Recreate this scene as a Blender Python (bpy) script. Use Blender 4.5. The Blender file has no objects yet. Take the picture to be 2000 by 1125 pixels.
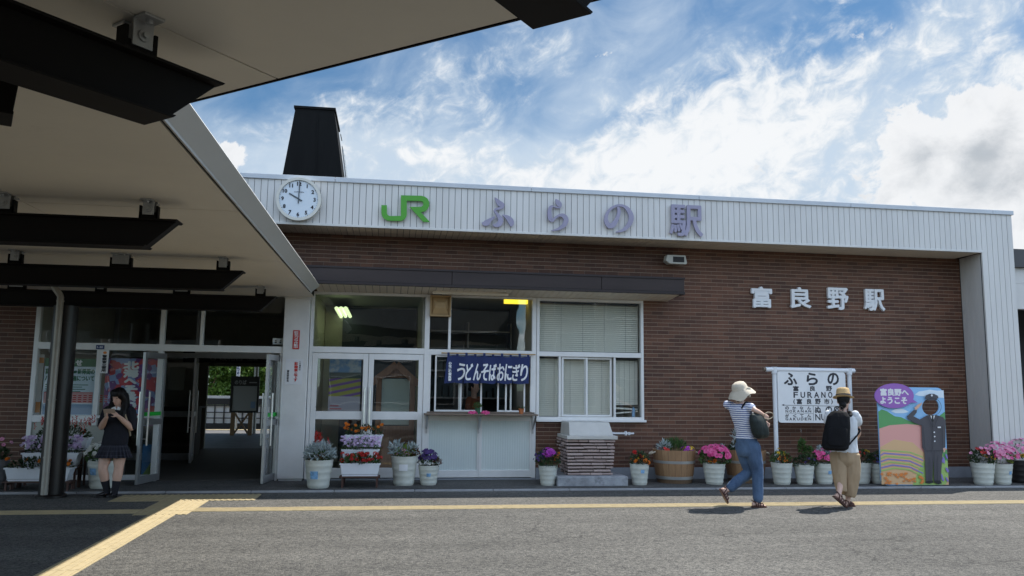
import bpy, bmesh, math, random
from math import sin, cos, pi, radians, sqrt, atan2
from mathutils import Vector, Matrix
# ------------------------------------------------------------------ camera
SC = bpy.context.scene
COL = SC.collection
H = 1.58
YAW, PITCH, ROLL, FPX = radians(8.4413), radians(7.1522), radians(.7097), 1555.0
_f = Vector((sin(YAW)*cos(PITCH), cos(YAW)*cos(PITCH), sin(PITCH)))
_r = Vector((cos(YAW), -sin(YAW), 0)); _u = _r.cross(_f)
_r, _u = cos(ROLL)*_r + sin(ROLL)*_u, -sin(ROLL)*_r + cos(ROLL)*_u
cam = bpy.data.cameras.new("camera"); cam.sensor_width = 36; cam.lens = 36*FPX/2000; cam.clip_start = .05; cam.clip_end = 3000
cam_ob = bpy.data.objects.new("camera", cam); COL.objects.link(cam_ob)
cam_ob.matrix_world = Matrix(((_r.x, _u.x, -_f.x, 0), (_r.y, _u.y, -_f.y, 0), (_r.z, _u.z, -_f.z, H), (0, 0, 0, 1)))
SC.camera = cam_ob
# survey helpers: turn a measured direction into a point on a wall plane (F) or a level plane (G)
def _ray(x, y):
    return _r*((x-1000)/FPX) + _u*(-(y-562.5)/FPX) + _f
def F(x, y, Y):
    d = _ray(x, y); return Vector((0, 0, H)) + d*(Y/d.y)
def G(x, y, z=0.0):
    d = _ray(x, y); return Vector((0, 0, H)) + d*((z-H)/d.z)
def BX(x0, y0, x1, y1, Y):
    cx, cy = (x0+x1)/2, (y0+y1)/2
    return F(x0, cy, Y).x, F(cx, y1, Y).z, F(x1, cy, Y).x, F(cx, y0, Y).z
# ------------------------------------------------------------------ light
SC.view_settings.view_transform = 'Standard'; SC.view_settings.look = 'None'
SC.view_settings.gamma = 1; SC.view_settings.use_curve_mapping = False
SC.view_settings.exposure = 0.56
SUN = Vector((.51, .262, 1)).normalized()
sun = bpy.data.lights.new("sun", 'SUN'); sun.energy = 5.0; sun.angle = radians(.5); sun.color = (1, .955, .88)
so = bpy.data.objects.new("sun", sun); COL.objects.link(so); so.rotation_euler = SUN.to_track_quat('Z', 'Y').to_euler()
W = bpy.data.worlds.new("World"); SC.world = W; W.use_nodes = True
def world():
    nt = W.node_tree; N = nt.nodes; L = nt.links; N.clear()
    def val(v):
        n = N.new('ShaderNodeValue'); n.outputs[0].default_value = v; return n.outputs[0]
    def m(op, a, b=None, c=None):
        n = N.new('ShaderNodeMath'); n.operation = op
        for i, q in enumerate((a, b, c)):
            if q is None: continue
            if isinstance(q, (int, float)): n.inputs[i].default_value = q
            else: L.new(q, n.inputs[i])
        return n.outputs[0]
    def step(x, a, b):
        n = N.new('ShaderNodeMapRange'); n.interpolation_type = 'SMOOTHSTEP'
        L.new(x, n.inputs[0]); n.inputs[1].default_value = a; n.inputs[2].default_value = b; return n.outputs[0]
    def noise(vec, scale, detail=8, rough=.55, dist=0., off=(0, 0, 0), sc=(1, 1, 1)):
        mp = N.new('ShaderNodeMapping'); L.new(vec, mp.inputs[0]); mp.inputs['Location'].default_value = off; mp.inputs['Scale'].default_value = sc
        n = N.new('ShaderNodeTexNoise'); L.new(mp.outputs[0], n.inputs['Vector'])
        n.inputs['Scale'].default_value = scale; n.inputs['Detail'].default_value = detail; n.inputs['Roughness'].default_value = rough; n.inputs['Distortion'].default_value = dist
        return n.outputs[0]
    def mix(f, a, b):
        n = N.new('ShaderNodeMix'); n.data_type = 'RGBA'
        if isinstance(f, (int, float)): n.inputs[0].default_value = f
        else: L.new(f, n.inputs[0])
        for i, q in ((6, a), (7, b)):
            if isinstance(q, tuple): n.inputs[i].default_value = (*q, 1)
            else: L.new(q, n.inputs[i])
        return n.outputs[2]
    tc = N.new('ShaderNodeTexCoord'); D = tc.outputs['Generated']
    sp = N.new('ShaderNodeSeparateXYZ'); L.new(D, sp.inputs[0]); x, y, z = sp.outputs
    az = m('MULTIPLY', m('ARCTAN2', x, y), 57.2958); el = m('MULTIPLY', m('ARCSINE', z), 57.2958)
    sky = N.new('ShaderNodeTexSky'); sky.sky_type = 'NISHITA'; sky.sun_disc = False
    sky.sun_elevation = math.asin(SUN.z); sky.sun_rotation = atan2(SUN.x, SUN.y)
    sky.air_density = 1.0; sky.dust_density = .3; sky.ozone_density = 4.0
    skyc = N.new('ShaderNodeVectorMath'); skyc.operation = 'SCALE'; L.new(sky.outputs[0], skyc.inputs[0]); skyc.inputs[3].default_value = SKY_K
    skt = N.new('ShaderNodeVectorMath'); skt.operation = 'MULTIPLY'; L.new(skyc.outputs[0], skt.inputs[0]); skt.inputs[1].default_value = (.78, 1.03, 1.08)
    cb = N.new('ShaderNodeCombineXYZ'); L.new(m('MULTIPLY', az, .05), cb.inputs[0]); L.new(m('MULTIPLY', el, .05), cb.inputs[1])
    rot = N.new('ShaderNodeMapping'); L.new(cb.outputs[0], rot.inputs[0]); rot.inputs['Rotation'].default_value = (0, 0, radians(-22)); P = rot.outputs[0]; PU = cb.outputs[0]
    def blob(px, py, sa, se, k, tilt=0.):
        d = _ray(px, py).normalized(); a0, e0 = math.degrees(atan2(d.x, d.y)), math.degrees(math.asin(d.z))
        da = m('SUBTRACT', az, a0); de = m('SUBTRACT', el, e0)
        c_, s_ = cos(radians(tilt)), sin(radians(tilt))
        u = m('DIVIDE', m('ADD', m('MULTIPLY', da, c_), m('MULTIPLY', de, s_)), sa); v = m('DIVIDE', m('SUBTRACT', m('MULTIPLY', de, c_), m('MULTIPLY', da, s_)), se)
        return m('MULTIPLY', m('EXPONENT', m('MULTIPLY', m('ADD', m('MULTIPLY', u, u), m('MULTIPLY', v, v)), -1)), k)
    def add(*q):
        r = q[0]
        for k in q[1:]: r = m('ADD', r, k)
        return r
    def back(lo, hi):      # unseen sky behind the camera, cloud added and brightened to lift the shaded facade
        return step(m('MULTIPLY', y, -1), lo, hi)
    # broken, streaked cloud sheet
    n1 = noise(P, 3.4, 12, .60, .5, (3.1, 1.7, .4), (1, 1.45, 1))
    n2 = noise(P, 11, 10, .62, .6, (7.3, 2.2, 1.), (1, 1.3, 1))
    n4 = noise(P, 1.5, 4, .5, .3, (1.4, 9.2, 3.), (1, 2.0, 1))
    bias = add(blob(1500, 190, 8.0, 3.6, .48, 14), blob(1330, 190, 4.5, 2.0, .16, 35), blob(1300, 280, 10, 2.5, .22, 8), blob(1640, 15, 3.0, 1.5, .40), blob(1720, 110, 4.0, 1.6, .22, 10), blob(1120, 345, 13, 3.0, .42, 8), blob(1560, 370, 18, 4.6, .66),
               blob(760, 200, 11, 3.6, .32, 15), blob(640, 290, 7, 2.6, .20), blob(960, 110, 6, 2.0, .16, 20), blob(850, 305, 2.0, .8, .30), blob(1130, 100, 2.0, 1., .18), blob(1900, 130, 3.6, 1.2, .24, 10), blob(1850, 30, 6, 1.6, .14, 8), blob(1240, 60, 6, 2.6, -.14), blob(1780, 165, 3.0, .9, -.12), blob(2150, 250, 8, 7, .4), blob(520, 90, 8, 4, -.06),
               m('MULTIPLY', back(-.1, .3), .22))
    dens = add(m('MULTIPLY', n1, 1.35), m('MULTIPLY', n2, .75), m('MULTIPLY', n4, .3), m('MULTIPLY', bias, .85), -1.37)
    wisp = m('MULTIPLY', step(dens, -.06, .40), .96)
    veil = m('MULTIPLY', step(add(m('MULTIPLY', n4, .7), m('MULTIPLY', n1, .6), blob(1400, 400, 28, 5.0, .62), blob(760, 350, 14, 3.5, .30), blob(1700, 250, 14, 6, .14)), .50, 1.06), .80)
    # cumulus with lit rims and grey bodies
    n3 = noise(PU, 7.0, 10, .62, .25, (2.3, 5.2, 2.), (1, 1.15, 1)); n5 = noise(PU, 2.6, 5, .5, .2, (5.1, 3.3, 2.), (1, 1.2, 1))
    cb_ = add(blob(1905, 285, 3.6, 3.0, .70), blob(1780, 255, 2.0, 1.9, .50), blob(1905, 205, 2.3, 1.3, .48), blob(2010, 240, 3.0, 2.6, .6), blob(1870, 410, 7.0, 2.4, .66), blob(1720, 320, 2.6, 2.0, .45), blob(455, 305, 1.7, 1.1, .62), blob(2060, 400, 4, 3, .5))
    body = add(cb_, m('MULTIPLY', n3, 1.9), m('MULTIPLY', n5, .7), -1.62)
    cum = step(body, .06, .20)
    shade = step(add(m('MULTIPLY', noise(PU, 5.0, 6, .5, .2, (2.3, 5.5, 2.), (1, 1.2, 1)), .55), blob(1915, 300, 1.9, 1.3, .34, 25), blob(1790, 300, 1.5, .9, .22), blob(1960, 360, 3.2, .9, .22), m('MULTIPLY', n3, .7), m('MULTIPLY', body, .10)), .62, 1.18)
    cumc = mix(shade, (.75, .76, .775), (.40, .435, .475))
    wc = mix(step(add(dens, m('MULTIPLY', n2, 1.1), m('MULTIPLY', n3, .5)), .75, 1.45), (.50, .585, .675), (.77, .785, .80))
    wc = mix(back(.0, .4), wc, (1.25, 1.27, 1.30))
    c = mix(veil, skt.outputs[0], (.56, .645, .735))
    c = mix(wisp, c, wc)
    c = mix(m('MULTIPLY', cum, .95), c, cumc)
    vs_ = N.new('ShaderNodeVectorMath'); vs_.operation = 'SCALE'; L.new(c, vs_.inputs[0]); L.new(m('ADD', m('MULTIPLY', back(.0, .35), 1.30), .82), vs_.inputs[3])  # unseen rear sky boosted as fill light for the facade
    c = mix(step(el, -3, 0), (.10, .10, .098), vs_.outputs[0])
    bg = N.new('ShaderNodeBackground'); L.new(c, bg.inputs[0]); bg.inputs[1].default_value = 1.0
    out = N.new('ShaderNodeOutputWorld'); L.new(bg.outputs[0], out.inputs[0])
SKY_K = .078
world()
cy = SC.cycles
cy.max_bounces = 7; cy.diffuse_bounces = 4; cy.glossy_bounces = 3; cy.transmission_bounces = 4; cy.transparent_max_bounces = 24
cy.caustics_reflective = False; cy.caustics_refractive = False; cy.use_denoising = True; cy.sample_clamp_indirect = 6
# ------------------------------------------------------------------ materials
MATS = {}
def P(name, col, rough=.6, metal=0., var=0., vscale=3., bump=0., bscale=60., spec=.5, emit=None, stretch=None, dirt=None):
    """plain procedural paint/plastic/cloth: colour, mottling (var), fine relief (bump)"""
    m = bpy.data.materials.new(name); m.use_nodes = True; nt = m.node_tree; N = nt.nodes; L = nt.links
    b = N['Principled BSDF']; b.inputs['Base Color'].default_value = (*col, 1); b.inputs['Roughness'].default_value = rough
    b.inputs['Metallic'].default_value = metal; b.inputs['Specular IOR Level'].default_value = spec
    if emit:
        b.inputs['Emission Color'].default_value = (*emit[0], 1); b.inputs['Emission Strength'].default_value = emit[1]
    if var or bump or dirt:
        tc = N.new('ShaderNodeTexCoord'); src = tc.outputs['Object']
        if stretch:
            mp = N.new('ShaderNodeMapping'); L.new(src, mp.inputs[0]); mp.inputs['Scale'].default_value = stretch; src = mp.outputs[0]
    if var:
        n = N.new('ShaderNodeTexNoise'); L.new(src, n.inputs['Vector']); n.inputs['Scale'].default_value = vscale; n.inputs['Detail'].default_value = 7; n.inputs['Roughness'].default_value = .65
        r = N.new('ShaderNodeMapRange'); L.new(n.outputs[0], r.inputs[0]); r.inputs[1].default_value = .3; r.inputs[2].default_value = .7; r.inputs[3].default_value = 1-var; r.inputs[4].default_value = 1+var
        h = N.new('ShaderNodeVectorMath'); h.operation = 'SCALE'; h.inputs[0].default_value = col; L.new(r.outputs[0], h.inputs[3])
        base = h.outputs[0]
        if dirt:
            n2 = N.new('ShaderNodeTexNoise'); L.new(src, n2.inputs['Vector']); n2.inputs['Scale'].default_value = dirt[1]; n2.inputs['Detail'].default_value = 9; n2.inputs['Roughness'].default_value = .7
            r2 = N.new('ShaderNodeMapRange'); L.new(n2.outputs[0], r2.inputs[0]); r2.inputs[1].default_value = dirt[2]; r2.inputs[2].default_value = dirt[2]+.18
            r2.inputs[4].default_value = dirt[3]
            mx = N.new('ShaderNodeMix'); mx.data_type = 'RGBA'; L.new(r2.outputs[0], mx.inputs[0]); L.new(base, mx.inputs[6]); mx.inputs[7].default_value = (*dirt[0], 1); base = mx.outputs[2]
        L.new(base, b.inputs['Base Color'])
    if bump:
        n = N.new('ShaderNodeTexNoise'); L.new(src, n.inputs['Vector']); n.inputs['Scale'].default_value = bscale; n.inputs['Detail'].default_value = 4
        bp = N.new('ShaderNodeBump'); bp.inputs['Strength'].default_value = bump; bp.inputs['Distance'].default_value = .01; L.new(n.outputs[0], bp.inputs['Height']); L.new(bp.outputs[0], b.inputs['Normal'])
    MATS[name] = m; return m
def nodes_of(name):
    m = bpy.data.materials.new(name); m.use_nodes = True; MATS[name] = m
    return m, m.node_tree.nodes, m.node_tree.links, m.node_tree.nodes['Principled BSDF']
def nmath(N, L, op, *a):
    n = N.new('ShaderNodeMath'); n.operation = op
    for i, q in enumerate(a):
        if isinstance(q, (int, float)): n.inputs[i].default_value = q
        else: L.new(q, n.inputs[i])
    return n.outputs[0]
def nnoise(N, L, src, scale, detail=6, rough=.6, sc=None):
    if sc:
        mp = N.new('ShaderNodeMapping'); L.new(src, mp.inputs[0]); mp.inputs['Scale'].default_value = sc; src = mp.outputs[0]
    n = N.new('ShaderNodeTexNoise'); L.new(src, n.inputs['Vector']); n.inputs['Scale'].default_value = scale; n.inputs['Detail'].default_value = detail; n.inputs['Roughness'].default_value = rough
    return n.outputs[0]
def nrange(N, L, v, a, b, c=0., d=1.):
    n = N.new('ShaderNodeMapRange'); L.new(v, n.inputs[0])
    for i, q in enumerate((a, b, c, d)): n.inputs[i+1].default_value = q
    return n.outputs[0]
def nmix(N, L, f, a, b, blend='MIX'):
    n = N.new('ShaderNodeMix'); n.data_type = 'RGBA'; n.blend_type = blend
    if isinstance(f, (int, float)): n.inputs[0].default_value = f
    else: L.new(f, n.inputs[0])
    for i, q in ((6, a), (7, b)):
        if isinstance(q, tuple): n.inputs[i].default_value = (*q, 1)
        else: L.new(q, n.inputs[i])
    return n.outputs[2]
def brick_material():
    m, N, L, b = nodes_of('brown_brick')
    g = N.new('ShaderNodeNewGeometry'); s = N.new('ShaderNodeSeparateXYZ'); L.new(g.outputs['Position'], s.inputs[0])
    u = nmath(N, L, 'ADD', s.outputs[0], s.outputs[1]); z = s.outputs[2]
    c = N.new('ShaderNodeCombineXYZ'); L.new(u, c.inputs[0]); L.new(z, c.inputs[1])
    bt = N.new('ShaderNodeTexBrick'); L.new(c.outputs[0], bt.inputs['Vector'])
    bt.inputs['Scale'].default_value = 1; bt.inputs['Brick Width'].default_value = .208; bt.inputs['Row Height'].default_value = .0695; bt.inputs['Mortar Size'].default_value = .0042; bt.inputs['Mortar Smooth'].default_value = .25; bt.inputs['Bias'].default_value = -.1
    bt.inputs['Color1'].default_value = (.122, .051, .028, 1); bt.inputs['Color2'].default_value = (.064, .025, .014, 1); bt.inputs['Mortar'].default_value = (.13, .09, .065, 1)
    # bed joints are raked open and catch pale mortar, perpends are tight
    fr = nmath(N, L, 'FRACT', nmath(N, L, 'ADD', nmath(N, L, 'DIVIDE', z, .0695), .06))
    bed = nmath(N, L, 'LESS_THAN', fr, .105)
    worn = nrange(N, L, nnoise(N, L, g.outputs['Position'], 2.2, 5, .6, (1, 1, 3)), .33, .58, .75, 1.)
    bedf = nmath(N, L, 'MULTIPLY', bed, worn)
    big = nrange(N, L, nnoise(N, L, g.outputs['Position'], .8, 6, .6), .3, .7, .72, 1.22)
    fine = nrange(N, L, nnoise(N, L, g.outputs['Position'], 55, 5, .7), .25, .75, .8, 1.2)
    k = nmath(N, L, 'MULTIPLY', big, fine)
    sc = N.new('ShaderNodeVectorMath'); sc.operation = 'SCALE'; L.new(bt.outputs['Color'], sc.inputs[0]); L.new(k, sc.inputs[3])
    col = nmix(N, L, bedf, sc.outputs[0], (.34, .25, .18))
    bloom = nrange(N, L, nnoise(N, L, g.outputs['Position'], 1.1, 9, .7, (1, 1, 1.6)), .60, .78, 0, .30)
    col = nmix(N, L, bloom, col, (.22, .17, .135))
    L.new(col, b.inputs['Base Color']); b.inputs['Roughness'].default_value = .72
    hgt = nmath(N, L, 'SUBTRACT', nmath(N, L, 'SUBTRACT', 1.0, bt.outputs['Fac']), nmath(N, L, 'MULTIPLY', bed, .6))
    bp = N.new('ShaderNodeBump'); bp.inputs['Strength'].default_value = .6; bp.inputs['Distance'].default_value = .012; L.new(hgt, bp.inputs['Height']); L.new(bp.outputs[0], b.inputs['Normal'])
    return m
def asphalt_material(name, lo, hi, patch=.17, tint=(1, .99, .965)):
    m, N, L, b = nodes_of(name)
    g = N.new('ShaderNodeNewGeometry'); p = g.outputs['Position']
    v = N.new('ShaderNodeTexVoronoi'); L.new(p, v.inputs['Vector']); v.inputs['Scale'].default_value = 95
    sp = N.new('ShaderNodeSeparateColor'); L.new(v.outputs['Color'], sp.inputs[0])
    v2 = N.new('ShaderNodeTexVoronoi'); L.new(p, v2.inputs['Vector']); v2.inputs['Scale'].default_value = 38
    sp2 = N.new('ShaderNodeSeparateColor'); L.new(v2.outputs['Color'], sp2.inputs[0])
    st = nmath(N, L, 'ADD', nmath(N, L, 'MULTIPLY', sp.outputs[0], .6), nmath(N, L, 'MULTIPLY', sp2.outputs[0], .4))
    n1 = nnoise(N, L, p, .45, 8, .62); n2 = nnoise(N, L, p, 7, 6, .7); n3 = nnoise(N, L, p, .9, 7, .65, (.25, 2.2, 1))
    f = nmath(N, L, 'ADD', nmath(N, L, 'MULTIPLY', st, .75), nmath(N, L, 'MULTIPLY', n2, .3))
    col = nmix(N, L, nrange(N, L, f, .25, .80), lo, hi)
    k = nmath(N, L, 'MULTIPLY', nrange(N, L, n1, .3, .7, 1-patch, 1+patch), nrange(N, L, n3, .35, .65, 1-patch, 1+patch))
    dk = nrange(N, L, nnoise(N, L, p, 1.4, 9, .75), .60, .70, 1, .70)
    k = nmath(N, L, 'MULTIPLY', k, dk)
    sc = N.new('ShaderNodeVectorMath'); sc.operation = 'SCALE'; L.new(col, sc.inputs[0]); L.new(k, sc.inputs[3])
    # hairline cracks and a few oil spots
    ws = N.new('ShaderNodeVectorMath'); ws.operation = 'ADD'; nz = N.new('ShaderNodeTexNoise'); L.new(p, nz.inputs['Vector']); nz.inputs['Scale'].default_value = 2.5; nz.inputs['Detail'].default_value = 6
    nsc = N.new('ShaderNodeVectorMath'); nsc.operation = 'SCALE'; L.new(nz.outputs['Color'], nsc.inputs[0]); nsc.inputs[3].default_value = .7; L.new(p, ws.inputs[0]); L.new(nsc.outputs[0], ws.inputs[1])
    ve = N.new('ShaderNodeTexVoronoi'); ve.feature = 'DISTANCE_TO_EDGE'; L.new(ws.outputs[0], ve.inputs['Vector']); ve.inputs['Scale'].default_value = .42
    cr = nmath(N, L, 'MULTIPLY', nrange(N, L, ve.outputs['Distance'], .006, .002), nrange(N, L, nnoise(N, L, p, .6, 3, .5), .50, .56))
    spot = nrange(N, L, nnoise(N, L, p, 1.9, 4, .5), .70, .76, 0, .45)
    dkk = nmath(N, L, 'SUBTRACT', 1.0, nmath(N, L, 'MAXIMUM', nmath(N, L, 'MULTIPLY', cr, .55), spot))
    sc2 = N.new('ShaderNodeVectorMath'); sc2.operation = 'SCALE'; L.new(sc.outputs[0], sc2.inputs[0]); L.new(dkk, sc2.inputs[3]); sc = sc2
    t = nmix(N, L, 1.0, sc.outputs[0], tint, 'MULTIPLY')
    L.new(t, b.inputs['Base Color']); b.inputs['Roughness'].default_value = .85
    d = nmath(N, L, 'ADD', v.outputs['Distance'], nmath(N, L, 'MULTIPLY', v2.outputs['Distance'], .6))
    bp = N.new('ShaderNodeBump'); bp.inputs['Strength'].default_value = .75; bp.inputs['Distance'].default_value = .012; bp.invert = True; L.new(d, bp.inputs['Height']); L.new(bp.outputs[0], b.inputs['Normal'])
    return m
def glass_material(name='glass', tint=(.975, .985, .98), refl=1.0, wave=.0):
    m, N, L, b = nodes_of(name); N.remove(b)
    tr = N.new('ShaderNodeBsdfTransparent'); tr.inputs[0].default_value = (*tint, 1)
    gl = N.new('ShaderNodeBsdfGlossy'); gl.inputs['Roughness'].default_value = .01; gl.inputs[0].default_value = (.95, .97, 1, 1)
    fr = N.new('ShaderNodeFresnel'); gb = N.new('ShaderNodeNewGeometry'); L.new(nrange(N, L, gb.outputs['Backfacing'], 0, 1, 1.45, 1/1.45), fr.inputs[0])
    if wave:
        g = N.new('ShaderNodeNewGeometry'); n = nnoise(N, L, g.outputs['Position'], 1.3, 2, .4)
        bp = N.new('ShaderNodeBump'); bp.inputs['Strength'].default_value = wave; bp.inputs['Distance'].default_value = .05; L.new(n, bp.inputs['Height']); L.new(bp.outputs[0], gl.inputs['Normal'])
    k = nmath(N, L, 'MULTIPLY', fr.outputs[0], refl)
    mx = N.new('ShaderNodeMixShader'); L.new(k, mx.inputs[0]); L.new(tr.outputs[0], mx.inputs[1]); L.new(gl.outputs[0], mx.inputs[2])
    L.new(mx.outputs[0], N['Material Output'].inputs[0]); return m
def leaf_material(name, col, col2, trans=.35, rough=.5):
    m, N, L, b = nodes_of(name)
    g = N.new('ShaderNodeNewGeometry')
    c = nmix(N, L, nrange(N, L, g.outputs['Random Per Island'], 0, 1), col, col2)
    L.new(c, b.inputs['Base Color']); b.inputs['Roughness'].default_value = rough
    t = N.new('ShaderNodeBsdfTranslucent'); L.new(c, t.inputs[0])
    mx = N.new('ShaderNodeMixShader'); mx.inputs[0].default_value = trans; L.new(b.outputs[0], mx.inputs[1]); L.new(t.outputs[0], mx.inputs[2])
    L.new(mx.outputs[0], N['Material Output'].inputs[0]); return m
def stripe_material(name, c1, c2, period, duty, axis=2):
    m, N, L, b = nodes_of(name)
    tc = N.new('ShaderNodeTexCoord'); s = N.new('ShaderNodeSeparateXYZ'); L.new(tc.outputs['Object'], s.inputs[0])
    n = nnoise(N, L, tc.outputs['Object'], 9, 2, .5)
    z = nmath(N, L, 'ADD', s.outputs[axis], nmath(N, L, 'MULTIPLY', n, .022))
    f = nmath(N, L, 'LESS_THAN', nmath(N, L, 'FRACT', nmath(N, L, 'DIVIDE', z, period)), duty)
    L.new(nmix(N, L, f, c1, c2), b.inputs['Base Color']); b.inputs['Roughness'].default_value = .9
    return m
def wood_material(name, a, c, sc=(9, 9, 1), rough=.6):
    m, N, L, b = nodes_of(name)
    tc = N.new('ShaderNodeTexCoord'); n = nnoise(N, L, tc.outputs['Object'], 4, 8, .6, sc)
    L.new(nmix(N, L, nrange(N, L, n, .3, .7), a, c), b.inputs['Base Color']); b.inputs['Roughness'].default_value = rough
    return m
# ------------------------------------------------------------------ mesh tools
class MB:
    def __init__(s): s.v = []; s.f = []; s.m = []; s.cur = 0
    def add(s, vs, fs, mi=None):
        o = len(s.v); s.v += [tuple(q) for q in vs]
        for q in fs: s.f.append([o+i for i in q]); s.m.append(s.cur if mi is None else mi)
        return s
    def box(s, x0, y0, z0, x1, y1, z1, mi=None):
        x0, x1 = min(x0, x1), max(x0, x1); y0, y1 = min(y0, y1), max(y0, y1); z0, z1 = min(z0, z1), max(z0, z1)
        return s.add([(x0, y0, z0), (x1, y0, z0), (x1, y1, z0), (x0, y1, z0), (x0, y0, z1), (x1, y0, z1), (x1, y1, z1), (x0, y1, z1)],
                     [(0, 3, 2, 1), (4, 5, 6, 7), (0, 1, 5, 4), (1, 2, 6, 5), (2, 3, 7, 6), (3, 0, 4, 7)], mi)
    def obox(s, c, ax, ay, az, mi=None):
        """oriented box: centre and three half-axis vectors"""
        c, ax, ay, az = Vector(c), Vector(ax), Vector(ay), Vector(az)
        return s.add([c+i*ax+j*ay+k*az for k in (-1, 1) for i, j in ((-1, -1), (1, -1), (1, 1), (-1, 1))],
                     [(0, 3, 2, 1), (4, 5, 6, 7), (0, 1, 5, 4), (1, 2, 6, 5), (2, 3, 7, 6), (3, 0, 4, 7)], mi)
    def beam(s, a, b, w, h, up=(0, 0, 1), mi=None):
        a, b = Vector(a), Vector(b); d = (b-a); u = Vector(up); sd = d.cross(u).normalized(); u = sd.cross(d).normalized()
        return s.obox((a+b)/2, d/2, sd*w/2, u*h/2, mi)
    def ring(s, x0, z0, x1, z1, w, y0, y1, mi=None, wb=None, wt=None):
        wb = w if wb is None else wb; wt = w if wt is None else wt
        s.box(x0, y0, z0, x0+w, y1, z1, mi); s.box(x1-w, y0, z0, x1, y1, z1, mi)
        s.box(x0+w, y0, z0, x1-w, y1, z0+wb, mi); s.box(x0+w, y0, z1-wt, x1-w, y1, z1, mi); return s
    def prism(s, pts, axis, a, b, mi=None):
        """extrude a closed outline; axis 'x': pts are (y,z), 'y': (x,z), 'z': (x,y)"""
        def mk(p, t): return {'x': (t, p[0], p[1]), 'y': (p[0], t, p[1]), 'z': (p[0], p[1], t)}[axis]
        n = len(pts); vs = [mk(p, a) for p in pts]+[mk(p, b) for p in pts]
        fs = [tuple(range(n))[::-1], tuple(range(n, 2*n))]+[(i, (i+1) % n, n+(i+1) % n, n+i) for i in range(n)]
        return s.add(vs, fs, mi)
    def lathe(s, prof, c=(0, 0, 0), n=28, mi=None, cap=True, wob=None):
        vs = []; c = Vector(c)
        for r, z in prof:
            for k in range(n):
                a = 2*pi*k/n; rr = r*(1+(wob(a, z) if wob else 0)); vs.append(c+Vector((rr*cos(a), rr*sin(a), z)))
        fs = [(i*n+k, i*n+(k+1) % n, (i+1)*n+(k+1) % n, (i+1)*n+k) for i in range(len(prof)-1) for k in range(n)]
        if cap:
            fs.append(tuple(range(n))[::-1]); fs.append(tuple((len(prof)-1)*n+k for k in range(n)))
        return s.add(vs, fs, mi)
    def tube(s, pts, r, n=10, mi=None, cap=True):
        pts = [Vector(p) for p in pts]; rs = r if isinstance(r, (list, tuple)) else [r]*len(pts)
        vs = []; prev = None
        for i, p in enumerate(pts):
            t = (pts[min(i+1, len(pts)-1)]-pts[max(i-1, 0)]).normalized()
            if prev is None:
                prev = t.orthogonal().normalized()
            prev = (prev-t*prev.dot(t)).normalized(); q = t.cross(prev)
            vs += [p+(prev*cos(2*pi*k/n)+q*sin(2*pi*k/n))*rs[i] for k in range(n)]
        fs = [(i*n+k, i*n+(k+1) % n, (i+1)*n+(k+1) % n, (i+1)*n+k) for i in range(len(pts)-1) for k in range(n)]
        if cap: fs += [tuple(range(n))[::-1], tuple((len(pts)-1)*n+k for k in range(n))]
        return s.add(vs, fs, mi)
    def rings(s, rows, mi=None, cap=True):
        n = len(rows[0]); vs = [p for r in rows for p in r]
        fs = [(i*n+k, i*n+(k+1) % n, (i+1)*n+(k+1) % n, (i+1)*n+k) for i in range(len(rows)-1) for k in range(n)]
        if cap: fs += [tuple(range(n))[::-1], tuple((len(rows)-1)*n+k for k in range(n))]
        return s.add(vs, fs, mi)
    def ball(s, c, r, n=12, mi=None):
        r = r if isinstance(r, (tuple, list)) else (r, r, r); m = n//2+1; rows = []
        for i in range(m+1):
            t = pi*(i+.02)/(m+.04); rows.append([(c[0]+r[0]*sin(t)*cos(2*pi*k/n), c[1]+r[1]*sin(t)*sin(2*pi*k/n), c[2]-r[2]*cos(t)) for k in range(n)])
        return s.rings(rows, mi)
    def join(s, o, mi=None):
        return s.add(o.v, o.f, mi)
def mesh_of(name, mb, mats, off=(0, 0, 0), smooth=False):
    me = bpy.data.meshes.new(name)
    me.from_pydata([(x-off[0], y-off[1], z-off[2]) for x, y, z in mb.v], [], mb.f)
    for q in (mats if isinstance(mats, (list, tuple)) else [mats]): me.materials.append(MATS[q] if isinstance(q, str) else q)
    if max(mb.m, default=0) > 0: me.polygons.foreach_set('material_index', mb.m)
    if smooth is True: me.polygons.foreach_set('use_smooth', [True]*len(me.polygons))
    me.update()
    if isinstance(smooth, (int, float)) and smooth is not True and smooth:
        me.polygons.foreach_set('use_smooth', [True]*len(me.polygons)); me.set_sharp_from_angle(angle=radians(smooth))
    return me
def wloc(o):
    v = Vector((0, 0, 0))
    while o is not None: v += o.location; o = o.parent
    return v
def ob(name, mb, mats, parent=None, smooth=False, bevel=0., label=None, origin=None):
    off = wloc(parent) if parent is not None else Vector((0, 0, 0))
    org = Vector(origin) if origin is not None else off
    me = mesh_of(name, mb, mats, org, smooth)
    o = bpy.data.objects.new(name, me); COL.objects.link(o); o.parent = parent; o.location = org-off
    if bevel:
        b = o.modifiers.new('bevel', 'BEVEL'); b.width = bevel; b.segments = 2; b.limit_method = 'ANGLE'; b.angle_limit = radians(40)
    if label: o['label'] = label
    return o
def thing(name, label, cat, loc=(0, 0, 0), group=None):
    o = bpy.data.objects.new(name, None); COL.objects.link(o); o.location = loc; o.empty_display_size = .1
    o['label'] = label; o['category'] = cat
    if group: o['group'] = group
    return o
def tag(o, label, cat, group=None):
    o['label'] = label; o['category'] = cat
    if group: o['group'] = group
    return o
def struct(name, mb, mats, **k):
    o = ob(name, mb, mats, **k); o['kind'] = 'structure'; return o
def clone(o, loc, label=None, parent=None):
    c = o.copy(); COL.objects.link(c); c.parent = parent
    if loc is not None: c.location = loc
    if label: c['label'] = label
    for ch in list(o.children): clone(ch, None, None, c)
    return c
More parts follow.
